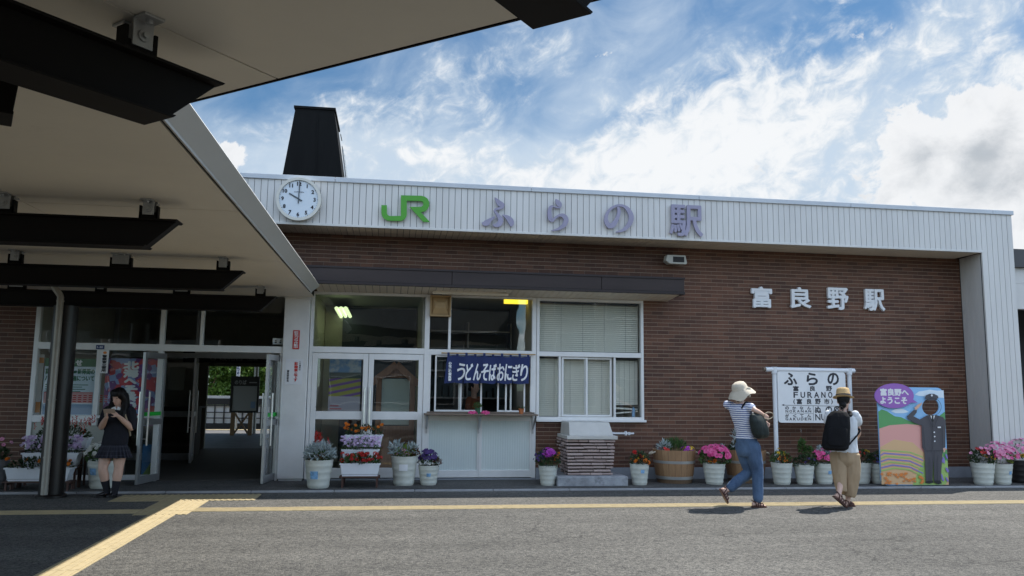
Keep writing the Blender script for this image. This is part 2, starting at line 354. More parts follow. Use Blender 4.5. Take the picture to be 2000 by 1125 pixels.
# lettering and flat outlines: returned as (verts in x,y,depth; faces), depth 0..thick towards the reader
def _eval(cu):
    o = bpy.data.objects.new('tmp', cu); COL.objects.link(o); bpy.context.view_layer.update()
    me = bpy.data.meshes.new_from_object(o.evaluated_get(bpy.context.evaluated_depsgraph_get()))
    vs = [tuple(v.co) for v in me.vertices]; fs = [tuple(p.vertices) for p in me.polygons]
    bpy.data.objects.remove(o); bpy.data.curves.remove(cu); bpy.data.meshes.remove(me)
    return vs, fs
def letters(s, w=None, h=None, thick=.01, bold=0., shear=0., space=1.):
    cu = bpy.data.curves.new('tmp', 'FONT'); cu.body = s; cu.size = 1; cu.extrude = .05; cu.resolution_u = 3; cu.shear = shear; cu.space_character = space
    vs, fs = _eval(cu)
    if not vs: return [], []
    x0 = min(v[0] for v in vs); x1 = max(v[0] for v in vs); y0 = min(v[1] for v in vs); y1 = max(v[1] for v in vs)
    if w is None: w = h*(x1-x0)/(y1-y0)
    if h is None: h = w*(y1-y0)/(x1-x0)
    kx, ky = w/(x1-x0), h/(y1-y0)
    base = [((x-x0)*kx, (y-y0)*ky, (z+.05)/.1*thick) for x, y, z in vs]
    if not bold: return base, fs
    V, Fc = [], []
    for i, (dx, dy) in enumerate(((0, 0), (1, 0), (-1, 0), (0, 1), (0, -1), (.7, .7), (-.7, .7), (.7, -.7), (-.7, -.7))):
        o = len(V); V += [(x+dx*bold, y+dy*bold, z*(1-.012*i)) for x, y, z in base]; Fc += [tuple(o+k for k in q) for q in fs]
    return V, Fc
def outline(polys, thick=.01):
    cu = bpy.data.curves.new('tmp', 'CURVE'); cu.dimensions = '2D'; cu.fill_mode = 'BOTH'; cu.extrude = .05
    for p in polys:
        s = cu.splines.new('POLY'); s.points.add(len(p)-1); s.use_cyclic_u = True
        for i, q in enumerate(p): s.points[i].co = (q[0], q[1], 0, 1)
    vs, fs = _eval(cu)
    return [(x, y, (z+.05)/.1*thick) for x, y, z in vs], fs
def put(mb, vf, o, ux=(1, 0, 0), uz=(0, 0, 1), n=(0, -1, 0), mi=None):
    o, ux, uz, n = Vector(o), Vector(ux), Vector(uz), Vector(n)
    return mb.add([o+ux*a+uz*b+n*c for a, b, c in vf[0]], vf[1], mi)
def text_box(mb, s, x0, z0, x1, z1, y, thick=.004, bold=0., mi=None, **k):
    return put(mb, letters(s, x1-x0, z1-z0, thick, bold, **k), (x0, y, z0), mi=mi)
def text_px(mb, s, box, Y, thick=.004, bold=0., mi=None, **k):
    x0, z0, x1, z1 = BX(*box, Y); return text_box(mb, s, x0, z0, x1, z1, Y, thick, bold, mi, **k)
def text_col(mb, s, x0, z0, x1, z1, y, thick=.003, bold=0., mi=None, fill=.9):
    """vertical writing, one character under another"""
    n = len(s); h = (z1-z0)/n
    for i, ch in enumerate(s):
        zt = z1-i*h
        a, b = (.5*(1-fill), .5*(1+fill))
        w = x1-x0
        if ch in 'へのこー、': put(mb, letters(ch, w*.8, h*.55, thick, bold), (x0+w*.1, y, zt-h*.75), mi=mi)
        else: put(mb, letters(ch, w, h*fill, thick, bold), (x0, y, zt-h*b), mi=mi)
    return mb
def stroke(pts, n=5):
    """brush stroke: [(x,y,width)...] -> closed outline, smoothed"""
    P3 = [Vector(p) for p in pts]; q = []
    for i in range(len(P3)-1):
        a, b, c, d = P3[max(i-1, 0)], P3[i], P3[i+1], P3[min(i+2, len(P3)-1)]
        for k in range(n):
            t = k/n; q.append(.5*((2*b)+(c-a)*t+(2*a-5*b+4*c-d)*t*t+(3*b-a-3*c+d)*t**3))
    q.append(P3[-1]); l = []; r = []
    for i, p in enumerate(q):
        t = q[min(i+1, len(q)-1)]-q[max(i-1, 0)]; t = Vector((t.x, t.y)); t.normalize(); nn = Vector((-t.y, t.x))*max(p.z, .2)/2
        l.append((p.x+nn.x, p.y+nn.y)); r.append((p.x-nn.x, p.y-nn.y))
    return l, r
def add_stroke(mb, pts, M, y, thick, n=5):
    """ribbon solid from a brush stroke, M maps measured (x,y) to wall (X,Z)"""
    l, r = stroke(pts, n); rows = []
    for a, b in zip(l, r):
        A, B = M(*a), M(*b); rows.append([(A[0], y, A[1]), (B[0], y, B[1]), (B[0], y-thick, B[1]), (A[0], y-thick, A[1])])
    mb.rings(rows); return mb
def rrect(x0, z0, x1, z1, r, n=6):
    out = []
    for cx, cz, a in ((x1-r, z1-r, 0), (x0+r, z1-r, 90), (x0+r, z0+r, 180), (x1-r, z0+r, 270)):
        for k in range(n+1):
            t = radians(a+90*k/n); out.append((cx+r*cos(t), cz+r*sin(t)))
    return out
def ell(cx, cz, a, b, n=32): return [(cx+a*cos(2*pi*k/n), cz+b*sin(2*pi*k/n)) for k in range(n)]
# ================================================================== setting
P('white_paint', (.605, .59, .57), .5, var=.07, vscale=2.0, bump=.05, bscale=30, stretch=(1.6, 1.6, .3), dirt=((.40, .39, .37), 3.2, .60, .55))
P('groove_dark', (.06, .065, .07), .8)
P('cap_metal', (.50, .53, .57), .4, var=.05)
P('alu_white', (.70, .70, .69), .38, var=.06, vscale=4, dirt=((.42, .40, .37), 3, .64, .4))
P('alu', (.46, .47, .48), .32, metal=.75, var=.06, vscale=5)
P('steel', (.62, .62, .60), .28, metal=.9, var=.08, vscale=8)
P('concrete', (.30, .30, .31), .85, var=.18, vscale=4, bump=.3, bscale=50)
P('plinth', (.25, .27, .30), .8, var=.12, vscale=5, bump=.15, bscale=40)
P('soffit', (.80, .745, .64), .55, var=.05, vscale=.9, dirt=((.33, .29, .24), 1.3, .62, .35))
P('soffit_boards', (.70, .64, .54), .6, var=.07, vscale=2, stretch=(1, .2, 1))
P('fascia_alu', (.60, .595, .57), .38, metal=.2, var=.03, vscale=2)
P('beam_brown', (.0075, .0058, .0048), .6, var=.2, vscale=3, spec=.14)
P('post_brown', (.011, .0085, .008), .38, var=.2, vscale=2, spec=.4)
P('dark', (.012, .012, .013), .6)
P('awning_metal', (.042, .033, .032), .6, spec=.2, var=.16, vscale=1.3, stretch=(.5, 1, 3))
P('awning_trim', (.035, .029, .029), .6, spec=.2)
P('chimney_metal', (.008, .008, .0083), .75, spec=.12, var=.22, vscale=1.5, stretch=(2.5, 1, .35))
P('wall_int', (.42, .40, .34), .8, var=.08)
P('floor_int', (.055, .05, .045), .7, var=.15, vscale=2)
P('ceil_int', (.5, .5, .46), .8)
P('lamp_tube', (.9, .95, .85), .4, emit=((.80, 1., .52), .8))
P('lamp_yellow', (.9, .8, .2), .4, emit=((1., .74, .05), 1.0))
brick_material()
asphalt_material('asphalt', (.028, .028, .0285), (.152, .147, .135))
asphalt_material('apron_asphalt', (.04, .04, .041), (.11, .108, .104), .25)
glass_material('glass'); glass_material('glass_wavy', (.97, .985, .98), 1.35, .05)
P('tactile', (.40, .325, .19), .85, var=.12, vscale=9, bump=.12, bscale=140, dirt=((.25, .19, .1), 3.5, .57, .5))
P('stain', (.07, .07, .07), .9)
YW, YF, XL, XR = 13.80, 13.05, -9.0, 11.35
# ground
g = MB(); g.add([(-400, -400, 0), (400, -400, 0), (400, 400, 0), (-400, 400, 0)], [(0, 1, 2, 3)]); struct('ground', g, 'asphalt')
g = MB().box(-20, 12.50, -.05, 11.9, 14.6, .022); struct('apron_pavement', g, 'apron_asphalt')
g = MB()
for i in range(27): g.box(-20+i*1.2, 12.44, -.05, -20+i*1.2+1.19, 12.50, .028)
struct('kerb', g, 'concrete', bevel=.008)
# tactile paving: tiles with raised bars
def tactile(mb, x0, y0, x1, y1, along, rng):
    step = .3; t = .004
    nx = max(1, round((x1-x0)/step)); ny = max(1, round((y1-y0)/step)); dx, dy = (x1-x0)/nx, (y1-y0)/ny
    for i in range(nx):
        for j in range(ny):
            a, b = x0+i*dx, y0+j*dy; g_ = .0012; zz = t+rng.uniform(0, .002)
            mb.box(a+g_, b+g_, 0, a+dx-g_, b+dy-g_, zz)
            for k in range(4):
                if along == 'x': yy = b+dy*(k+.5)/4; mb.box(a+.002, yy-.014, zz, a+dx-.002, yy+.014, zz+.005)
                else: xx = a+dx*(k+.5)/4; mb.box(xx-.014, b+.002, zz, xx+.014, b+dy-.002, zz+.005)
rg = random.Random(5); g = MB()
tactile(g, -20.0, 10.57, -3.05, 10.87, 'x', rg)
tactile(g, -2.42, 10.66, 13.0, 10.96, 'x', rg)
tactile(g, -2.86, -3.0, -2.55, 10.43, 'y', rg)
tactile(g, -3.05, 10.43, -2.42, 11.63, 'y', rg)
tactile(g, -3.72, 11.63, -1.82, 12.25, 'y', rg)
struct('tactile_paving', g, 'tactile')
# ------------------------------------------------------------------ station building
bld = thing('station_building', 'low brown brick station building with white boarded fascia, dark roof tower and glazed entrances', 'station', (1.0, 13.8, 0))
ZS, ZC, ZT = 4.165, 4.895, 4.975
x_br = F(1254, 700, YW).x; x_en0, x_en1 = -5.70, -1.82
z_win = 3.17
w = MB()
w.box(4.44, YW, .22, 10.80, YW+.2, ZS)                               # right field
w.box(2.50, YW, .22, 4.44, YW+.2, 1.03)                               # under the right window
w.box(x_en0, YW, z_win, 4.44, YW+.2, ZS)                              # above the openings
w.box(XL, YW, .22, x_en0, YW+.2, ZS)                                  # left field
ob('brick_wall', w, 'brown_brick', bld)
for a, b_, d, h in ((2.50, 10.80, .2, .218), (XL, x_en0, .2, .218), (-1.39, 2.495, .15, .045)): w = MB().box(a, YW-.012, 0, b_, YW+d, h); ob('plinth', w, 'plinth', bld, bevel=.006)
def boards(mb, A, B, z0, z1, pitch=.105, gap=.008, th=.02):
    """vertical boards from plan point A to plan point B, grooves between"""
    A, B = Vector((*A, 0)), Vector((*B, 0)); d = (B-A); n = max(1, round(d.length/pitch)); e = d/n; t = d.normalized(); nr = Vector((t.y, -t.x, 0))
    for i in range(n):
        a = A+e*i+t*gap/2; b = A+e*(i+1)-t*gap/2
        mb.add([Vector((*q.to_2d(), z)) for z in (z0, z1) for q in (a, b, b-nr*th, a-nr*th)], [(0, 3, 2, 1), (4, 5, 6, 7), (0, 1, 5, 4), (1, 2, 6, 5), (2, 3, 7, 6), (3, 0, 4, 7)], 0)
    a, b = A-nr*(th*.75), B-nr*(th*.75)
    mb.add([Vector((*q.to_2d(), z)) for z in (z0, z1) for q in (a, b, b-nr*.05, a-nr*.05)], [(0, 3, 2, 1), (4, 5, 6, 7), (0, 1, 5, 4), (1, 2, 6, 5), (2, 3, 7, 6), (3, 0, 4, 7)], 1)
w = MB(); boards(w, (XL, YF), (10.70, YF), ZS+.035, ZC); ob('fascia_cladding', w, ['white_paint', 'groove_dark'], bld)
w = MB(); boards(w, (10.70, YF), (XR, YF), 0.02, ZC); boards(w, (10.81, YW), (10.705, YF+.01), .02, ZS, .095); boards(w, (XR, YF+.01), (XR, 21), .02, ZC)
w.box(10.688, YF-.008, .02, 10.712, YF+.028, ZS-.006, 0)
ob('end_pillar', w, ['white_paint', 'groove_dark'], bld)
w = MB()
for a, b in ((XL, -4.5), (-4.5, -1.02), (-1.02, 2.25), (2.25, 5.23), (5.23, 8.1), (8.1, 10.95), (10.95, XR+.03)):
    w.box(a+.003, YF-.03, ZC, b-.003, YF+.35, ZT)
ob('roof_coping', w, 'cap_metal', bld, bevel=.006)
w = MB().box(XL, YF-.012, ZS-.005, 10.72, YF+.03, ZS+.034); ob('fascia_trim', w, 'white_paint', bld, bevel=.004)
def soffit_boards(mb, x0, x1, y0, z0, y1, z1, pitch):
    n = max(1, round((x1-x0)/pitch)); d = (x1-x0)/n
    for i in range(n):
        a, b = x0+i*d+.004, x0+(i+1)*d-.004
        mb.add([(a, y0, z0), (b, y0, z0), (b, y1, z1), (a, y1, z1), (a, y0, z0+.015), (b, y0, z0+.015), (b, y1, z1+.015), (a, y1, z1+.015)], [(0, 3, 2, 1), (4, 5, 6, 7), (0, 1, 5, 4), (1, 2, 6, 5), (2, 3, 7, 6), (3, 0, 4, 7)], 0)
    mb.add([(x0, y0, z0+.011), (x1, y0, z0+.011), (x1, y1, z1+.011), (x0, y1, z1+.011)], [(0, 3, 2, 1)], 1)
w = MB(); soffit_boards(w, XL, 10.70, YF+.032, ZS, YW-.002, ZS, .105); ob('eaves_soffit', w, ['soffit_boards', 'groove_dark'], bld)
w = MB().box(XL, YF+.09, ZS+.03, XR-.06, 21.0, ZC-.05); ob('roof', w, 'chimney_metal', bld)
# dark sheet-metal tower on the roof
w = MB(); yc = 17.0
b0, b1, t0, t1 = F(553, 335, yc), F(668, 341, yc), F(577, 211, yc), F(653, 214, yc)
def tw(z):
    k = (z-b0.z)/(t0.z-b0.z); return b0.x+(t0.x-b0.x)*k, b1.x+(t1.x-b1.x)*k
zb, zt = 4.8, t0.z; (l0, r0), (l1, r1) = tw(zb), tw(zt); dt = .35
def tq(z, y0, y1):
    a, b = tw(z); return [(a, y0, z), (b, y0, z), (b, y1, z), (a, y1, z)]
w.rings([tq(zb, yc, yc+2.5), tq(zt, yc+.0, yc+1.5)])
xm = (l0+r0)/2; w.add([(xm+.05, yc-.012, zb), (xm+.08, yc-.012, zb), ((l1+r1)/2+.08, yc-.012, zt), ((l1+r1)/2+.05, yc-.012, zt)], [(0, 1, 2, 3)])
w.rings([[(l1-.03, yc-.03, zt), (r1+.03, yc-.03, zt), (r1+.03, yc+1.5, zt), (l1-.03, yc+1.5, zt)], [(l1-.03, yc-.03, zt+.05), (r1+.03, yc-.03, zt+.05), (r1+.03, yc+1.5, zt+.05), (l1-.03, yc+1.5, zt+.05)]])
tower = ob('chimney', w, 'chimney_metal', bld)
w = MB()
for off in (1.0, 1.5):
    w.tube([(tw(zb)[1]+.05, yc+off*1.25, zb), (tw(zt-.6)[1]+.06, yc+off*.85, zt-.6)], .022, 6)
for i in range(9):
    z = zb+.3+i*.27; k = (z-zb)/(zt-zb); yy0, yy1 = yc+1.25-.35*k, yc+1.875-.5*k; xx = tw(z)[1]+.05; w.tube([(xx, yy0, z), (xx, yy1, z)], .012, 5)
ob('ladder', w, 'alu_white', tower)
# awning over the shop front
aw = MB(); ya, xa = 13.05, F(1337, 560, 13.05).x; z0, z1 = 3.213, 3.508
for a, b in ((-9, -5), (-5, -2), (-2, F(883, 540, ya).x), (F(883, 540, ya).x, F(1175, 550, ya).x), (F(1175, 550, ya).x, xa)):
    aw.box(a+.004, ya, z0+.045, b-.004, YW-.003, z1-.035)
awn = ob('awning', aw, 'awning_metal', bld, bevel=.004)
aw = MB().box(-9, ya-.012, z1-.034, xa+.01, YW-.004, z1); aw.box(-9, ya-.010, z0, xa+.008, ya+.05, z0+.043); aw.box(xa-.045, ya+.05, z0, xa+.008, YW-.004, z0+.043)
ob('awning_trim', aw, 'awning_trim', awn, bevel=.004)
aw = MB(); soffit_boards(aw, -1.30, xa-.045, ya+.05, z0+.012, YW-.004, 3.172, .118); ob('awning_soffit', aw, ['soffit_boards', 'groove_dark'], awn)
# white pilaster between the entrance and the shop
w = MB().box(-1.82, YW-.06, .05, -1.40, YW+.3, 3.03); w.box(-1.80, YW-.04, 0, -1.42, YW+.28, .05)
w.box(-1.83, YW-.07, 3.03, -1.385, YW+.3, 3.16)
pil = ob('pilaster', w, 'alu_white', bld, bevel=.01)
# rooms behind the glass
w = MB()
w.box(-5.80, 14.05, 0, -5.70, 20.5, 3.6); w.box(-1.50, 14.1, 0, -1.42, 20.5, 3.6)
w.box(.50, 13.99, 0, .57, 17, 3.6); w.box(2.46, 13.99, 0, 2.53, 17, 3.6); w.box(4.46, 14.01, 0, 4.55, 17, 3.6)
w.box(-1.41, 17, 0, 4.55, 17.1, 3.6)
w.box(XL, 20.5, 0, -5.70, 20.6, 4.1); w.box(-1.50, 20.5, 0, XR-.06, 20.6, 4.1); w.box(XL+.02, 14.0, 0, XL+.1, 20.5, 4.1)
xo0, xo1 = F(402, 800, 20.5).x, F(528, 800, 20.5).x
w.box(-5.70, 20.5, 0, xo0, 20.6, 4.1); w.box(xo0, 20.5, 2.02, xo1, 20.6, 4.1); w.box(xo1, 20.5, 0, -1.50, 20.6, 4.1)
ob('interior_wall', w, 'wall_int', bld)
w = MB().box(-5.7, 13.86, -.02, -1.5, 20.6, .03); w.box(-1.41, 14.0, -.02, 4.46, 17, .03); ob('interior_floor', w, 'floor_int', bld)
w = MB().box(-5.7, 14.0, 3.25, 4.46, 20.5, 3.33); ob('interior_ceiling', w, 'ceil_int', bld)
# glazing
YA, YB, YGL = YW-.02, YW+.07, YW+.03
def pane(mb, x0, z0, x1, z1, y=YGL): mb.box(x0-.004, y, z0-.004, x1+.004, y+.006, z1+.004)
def window(name, rects, parent=bld, mat='glass', y=YGL):
    pass
# entrance screen
tr0, tr1 = 2.11, 2.22
e = MB(); xm1 = F(318, 640, YW).x; xm2 = F(395, 640, YW).x; xs = F(190, 750, YW).x; xd0, xd1 = xm1+.04, -1.86
e.box(-5.70, YA, 0, -5.63, YB, 3.165); e.box(-5.63, YA, tr0, -1.822, YB, tr1); e.box(-5.63, YA, 3.06, -1.822, YB, 3.165)
e.box(xm1-.04, YA, 0, xm1+.04, YB, tr0); e.box(xm1-.035, YA, tr1, xm1+.035, YB, 3.06); e.box(xm2-.025, YA, tr1, xm2+.025, YB, 3.06)
e.box(xs-.035, YA, .9, xs+.035, YB, tr0); e.box(-5.63, YA, .95, xs-.035, YB, 1.06); e.box(xs+.035, YA, 1.02, xm1-.04, YB, 1.06); e.box(-1.86, YA, 0, -1.822, YB, tr0)
e.box(-5.63, YA, .04, xm1-.04, YB, .12)
ent = ob('entrance_screen', e, 'alu_white', bld, bevel=.004)
e = MB(); pane(e, -5.63, tr1, xm1-.035, 3.06); pane(e, xm1+.035, tr1, xm2-.025, 3.06); pane(e, xm2+.025, tr1, -1.822, 3.06); pane(e, -5.63, 1.06, xs-.035, tr0); pane(e, xs+.035, 1.06, xm1-.04, tr0); pane(e, xs+.035, .12, xm1-.04, 1.02)
ob('glass', e, 'glass_wavy', ent)
P('panel_beige', (.36, .37, .33), .6, var=.06)
e = MB().box(-5.63, YA+.02, .40, xs-.0, YB-.02, .95); e.box(xs, YA+.02, .40, xs+.5, YB-.02, .9); ob('spandrel_panel', e, 'panel_beige', ent)
P('panel_dark', (.06, .06, .06), .6)
e = MB().box(-5.63, YA+.025, .12, xs+.5, YB-.025, .398); ob('lower_panel', e, 'panel_dark', ent)
def leaf_door(name, hinge, free, z0, z1, parent, pull=True, band=None, mat='alu'):
    """glazed aluminium door leaf between two plan points"""
    A, B = Vector((*hinge, 0)), Vector((*free, 0)); d = B-A; L_ = d.length; t = d/L_; n = Vector((t.y, -t.x, 0)); up = Vector((0, 0, 1)); th = .022
    def bx(mb, u0, u1, a, b, h=th): mb.obox(A+t*(u0+u1)/2+up*(a+b)/2, t*(u1-u0)/2, n*h, up*(b-a)/2)
    f = MB(); bx(f, 0, .06, z0, z1); bx(f, L_-.07, L_, z0, z1); bx(f, .06, L_-.07, z0, z0+.11); bx(f, .06, L_-.07, z1-.09, z1); bx(f, .06, L_-.07, .93, 1.02)
    d_ = ob(name, f, mat, parent, bevel=.004)
    gq = MB(); bx(gq, .055, L_-.065, z0+.1, .94, .003); bx(gq, .055, L_-.065, 1.01, z1-.08, .003); ob('glass', gq, 'glass', d_)
    if pull:
        for s in (-1, 1):
            h = MB(); c = A+t*(L_-.10)+n*s*.075
            h.tube([c+up*.62, c+up*1.45], .016, 8)
            for zz in (.72, 1.36): h.tube([A+t*(L_-.10)+up*zz, c+up*zz], .011, 6)
            ob('handle', h, 'steel', d_, smooth=40)
    if band:
        q = MB(); bx(q, .062, L_-.072, 1.07, 1.13, .0055); ob('marking_band', q, band, d_)
    k = MB(); bx(k, L_-.05, L_-.02, .50, .62, th+.004); ob('lock', k, 'steel', d_); k = MB(); bx(k, L_-.045, L_-.025, 1.8, 1.95, th+.003); ob('lock', k, 'steel', d_)
    return d_
P('green_band', (.02, .42, .05), .5)
leaf_door('entrance_door', (xd0+.02, YW+.08), (-3.835, 13.20), .035, 2.07, bld, band='green_band')
leaf_door('entrance_door', (-1.875, YW+.08), (-1.975, 13.235), .035, 2.07, bld, band='green_band')
leaf_door('vestibule_door', (-4.02, 17.5), (-3.886, 16.72), .035, 2.1, bld)
e = MB(); e.box(-5.70, 17.46, .03, -5.62, 17.54, 3.25); e.box(-4.08, 17.46, .03, -4.02, 17.54, 3.25); e.box(-5.62, 17.46, 2.12, -4.08, 17.54, 2.22); e.box(-4.02, 17.46, 2.12, -1.52, 17.54, 2.25); e.box(-5.62, 17.46, .9, -4.08, 17.54, 1.02); e.box(-5.62, 17.46, .03, -4.08, 17.54, .16)
ves = ob('vestibule_screen', e, 'alu', bld, bevel=.004)
e = MB(); pane(e, -5.62, 1.02, -4.08, 2.12, 17.5); pane(e, -5.62, .16, -4.08, .9, 17.5); ob('glass', e, 'glass', ves)
# shop double door
X0, X1 = -1.39, .545
e = MB(); dz0, dz1 = .05, 2.135
e.box(X0, YA, .045, X0+.055, YB, 3.17); e.box(X1-.01, YA, .045, X1+.075, YB, 3.17); e.box(X0+.055, YA, 2.135, X1-.01, YB, 2.235); e.box(X0+.055, YA, 3.125, X1-.01, YB, 3.17)
sd = ob('shop_door_frame', e, 'alu_white', bld, bevel=.004)
e = MB(); pane(e, X0+.055, 2.235, X1-.01, 3.125); ob('glass', e, 'glass_wavy', sd)
xm = (X0+.055+X1-.01)/2
def fixed_leaf(x0, x1, hx):
    f = MB(); f.ring(x0+.004, dz0+.01, x1-.004, dz1-.006, .085, YA+.012, YB-.02, wb=.16, wt=.10); f.box(x0+.089, YA+.012, 1.02, x1-.089, YB-.02, 1.155)
    d_ = ob('shop_door', f, 'alu_white', bld, bevel=.005)
    q = MB(); pane(q, x0+.089, dz0+.17, x1-.089, 1.02); pane(q, x0+.089, 1.155, x1-.089, dz1-.106); ob('glass', q, 'glass_wavy', d_)
    h = MB(); h.tube([(hx, YA-.05, .82), (hx, YA-.05, 1.56)], .016, 8)
    for zz in (.9, 1.48): h.tube([(hx, YA+.012, zz), (hx, YA-.05, zz)], .01, 6)
    ob('handle', h, 'steel', d_, smooth=40)
    return d_
fixed_leaf(X0+.055, xm, xm-.045); fixed_leaf(xm, X1-.01, xm+.045)
# noodle counter front
XN0, XN1 = X1+.075, 2.49
e = MB(); bx = lambda a, b, c, d: e.box(a, YA, b, c, YB, d)
bx(XN1-.075, .05, XN1, 3.17); bx(XN0, 2.13, XN1-.075, 2.225); bx(XN0, 3.135, XN1-.075, 3.17); xf = F(878, 650, YW).x; bx(xf-.022, 2.225, xf+.022, 3.135); bx(XN0, 2.795, xf-.022, 2.84); bx(XN0, 1.13, XN0+.035, 2.13); bx(XN1-.10, 1.17, XN1-.075, 2.13)
nf = ob('serving_window_frame', e, 'alu_white', bld, bevel=.004)
e = MB(); pane(e, XN0, 2.225, xf-.022, 2.795); pane(e, xf+.022, 2.225, XN1-.075, 3.135); ob('glass', e, 'glass_wavy', nf)
def sash(px0, px1, name='sliding_sash', dy=0., z0=1.165, z1=2.125, w_=.028):
    a, b = F(px0, 750, YW).x, F(px1, 750, YW).x; f = MB().ring(a, z0, b, z1, w_, YA+.025+dy, YA+.05+dy)
    s_ = ob(name, f, 'alu_white', bld, bevel=.003); q = MB(); q.box(a+w_-.003, YA+.035+dy, z0+w_-.003, b-w_+.003, YA+.04+dy, z1-w_+.003); ob('glass', q, 'glass', s_)
sash(849, 902); sash(896, 942, dy=.028); sash(972, 1000, dy=.028); sash(987, 1026)
e = MB().box(F(828, 808, 13.75).x, 13.42, 1.115, F(1050, 808, 13.5).x, YW-.003, 1.14); e.box(XN0-.02, YA-.005, 1.141, XN1-.02, YB+.05, 1.164)
P('shelf_brown', (.16, .12, .09), .6, var=.2)
ct = ob('serving_counter', e, 'shelf_brown', bld, bevel=.004)
for px in (834, 937, 1044):
    e = MB(); xx = F(px, 820, 13.6).x; e.beam((xx, YA-.005, .88), (xx, 13.47, 1.105), .025, .03); e.box(xx-.012, YA-.018, .80, xx+.012, YA-.001, 1.11); ob('bracket', e, 'alu', ct)
m, N, L, b = nodes_of('corrugated_panel'); tc = N.new('ShaderNodeTexCoord'); s = N.new('ShaderNodeSeparateXYZ'); L.new(tc.outputs['Object'], s.inputs[0])
sn = nmath(N, L, 'SINE', nmath(N, L, 'MULTIPLY', s.outputs[0], 2*pi/.042)); bp = N.new('ShaderNodeBump'); bp.inputs['Strength'].default_value = .16; bp.inputs['Distance'].default_value = .006; L.new(sn, bp.inputs['Height']); L.new(bp.outputs[0], b.inputs['Normal'])
L.new(nmix(N, L, nrange(N, L, nnoise(N, L, tc.outputs['Object'], 1.4, 6, .6, (1, 1, .5)), .3, .7), (.54, .62, .61), (.64, .70, .68)), b.inputs['Base Color']); b.inputs['Roughness'].default_value = .35
e = MB(); xc = F(936, 870, YW).x
e.ring(XN0, .06, xc-.012, 1.10, .03, YA+.005, YB, wb=.12, wt=.09); e.ring(xc+.012, .06, XN1-.075, 1.10, .03, YA+.005, YB, wb=.12, wt=.09); e.box(xc-.012, YA-.005, .06, xc+.012, YB, 1.10)
cp = ob('counter_front', e, 'alu_white', bld, bevel=.004)
e = MB().box(XN0+.03, YA+.03, .18, xc-.042, YA+.04, 1.01); e.box(xc+.042, YA+.03, .18, XN1-.105, YA+.04, 1.01); ob('panel', e, 'corrugated_panel', cp)
# wooden louvre of the kitchen fan
x0, z0, x1, z1 = BX(840, 577, 881, 618, YW-.1)
P('fan_tan', (.40, .27, .13), .6, var=.15, vscale=8)
e = MB().ring(x0, z0, x1, z1, .025, YW-.12, YW-.02); c = ((x0+x1)/2, YW-.115, (z0+z1)/2)
e.add([(x0+.025, YW-.06, z0+.025), (x1-.025, YW-.06, z0+.025), (x1-.025, YW-.06, z1-.025), (x0+.025, YW-.06, z1-.025), (c[0]-.09, YW-.11, c[2]-.03), (c[0]+.09, YW-.11, c[2]-.03), (c[0]+.07, YW-.11, c[2]+.06), (c[0]-.07, YW-.11, c[2]+.06)],
      [(4, 5, 6, 7), (0, 1, 5, 4), (1, 2, 6, 5), (2, 3, 7, 6), (3, 0, 4, 7)])
ob('extractor_hood', e, 'fan_tan', bld, bevel=.004)
e = MB().beam((F(845, 572, 13.5).x, 13.45, 3.165), (F(992, 578, 13.5).x, 13.45, 3.165), .05, .045); e.box(F(850, 572, 13.5).x, 13.43, 3.187, F(985, 578, 13.5).x, 13.47, 3.2)
ob('strip_lamp', e, 'soffit_boards', bld, bevel=.005)
# office window on the right
XO0, XO1 = 2.495, 4.44
e = MB(); e.ring(XO0, 1.03, XO1, 3.17, .05, YA-.01, YB, wb=.06, wt=.05); e.box(XO0+.05, YA-.005, 2.14, XO1-.05, YB, 2.225); e.box(XO0-.0, YA-.05, 1.005, XO1+.03, YA-.011, 1.045)
xa_, xb_ = F(1094, 750, YW).x, F(1200, 750, YW).x; e.box(xa_-.03, YA, 1.09, xa_+.01, YB, 2.14); e.box(xb_-.01, YA, 1.09, xb_+.02, YB, 2.14)
of = ob('office_window', e, 'alu_white', bld, bevel=.004)
e = MB(); pane(e, XO0+.05, 2.225, XO1-.05, 3.12); pane(e, XO0+.05, 1.09, xa_-.03, 2.14); pane(e, xb_+.02, 1.09, XO1-.05, 2.14); ob('glass', e, 'glass_wavy', of)
sash(1097, 1148, 'window_sash', .0, 1.095, 2.135, .035); sash(1142, 1196, 'window_sash', .03, 1.095, 2.135, .035)
# ------------------------------------------------------------------ covered walkway
can = thing('walkway_canopy', 'flat pale canopy on dark brown steel beams and post, leading to the station door', 'canopy', (-4.5, 12.15, 0))
gp = .012; ZV = 3.06; XE = -1.325; C0 = Vector((-1.30, 4.42)); wd = Vector((.782, -.623)).normalized(); wn = Vector((-wd.y*-1, 0)); wn = Vector((wd.y, -wd.x))  # towards the inside
md = Vector((.9, .43)).normalized()
XLc = -7.75
def flat(mb, poly, z0, z1, mi=None): mb.prism(poly, 'z', z0, z1, mi)
s = MB()
def mitre_y(x): return C0.y+(x-C0.x)*md.y/md.x
xs_ = (XE-.02, -3.07, -4.95, XLc); ys_ = (7.0, 9.87, 12.72, 13.72)
for a, b in zip(xs_, xs_[1:]):
    prevy = None
    for i, y1 in enumerate(ys_):
        y0a, y0b = (mitre_y(a)+.006, mitre_y(b)+.006) if i == 0 else (ys_[i-1]+gp/2, ys_[i-1]+gp/2)
        flat(s, [(b+gp/2, y0b), (a-gp/2, y0a), (a-gp/2, y1-gp/2), (b+gp/2, y1-gp/2)], ZV, ZV+.02, 0)
def wp(u, v): q = C0+wd*u+wn*v; return (q.x, q.y)
seam_u = (Vector((-.631, 3.811))-C0).dot(wd)
def vm(u):  # where the mitre meets wing coordinate u (u<0 side)
    return 0
us = (seam_u-1.9*2, seam_u-1.9, seam_u, seam_u+1.9, seam_u+3.8, seam_u+5.7)
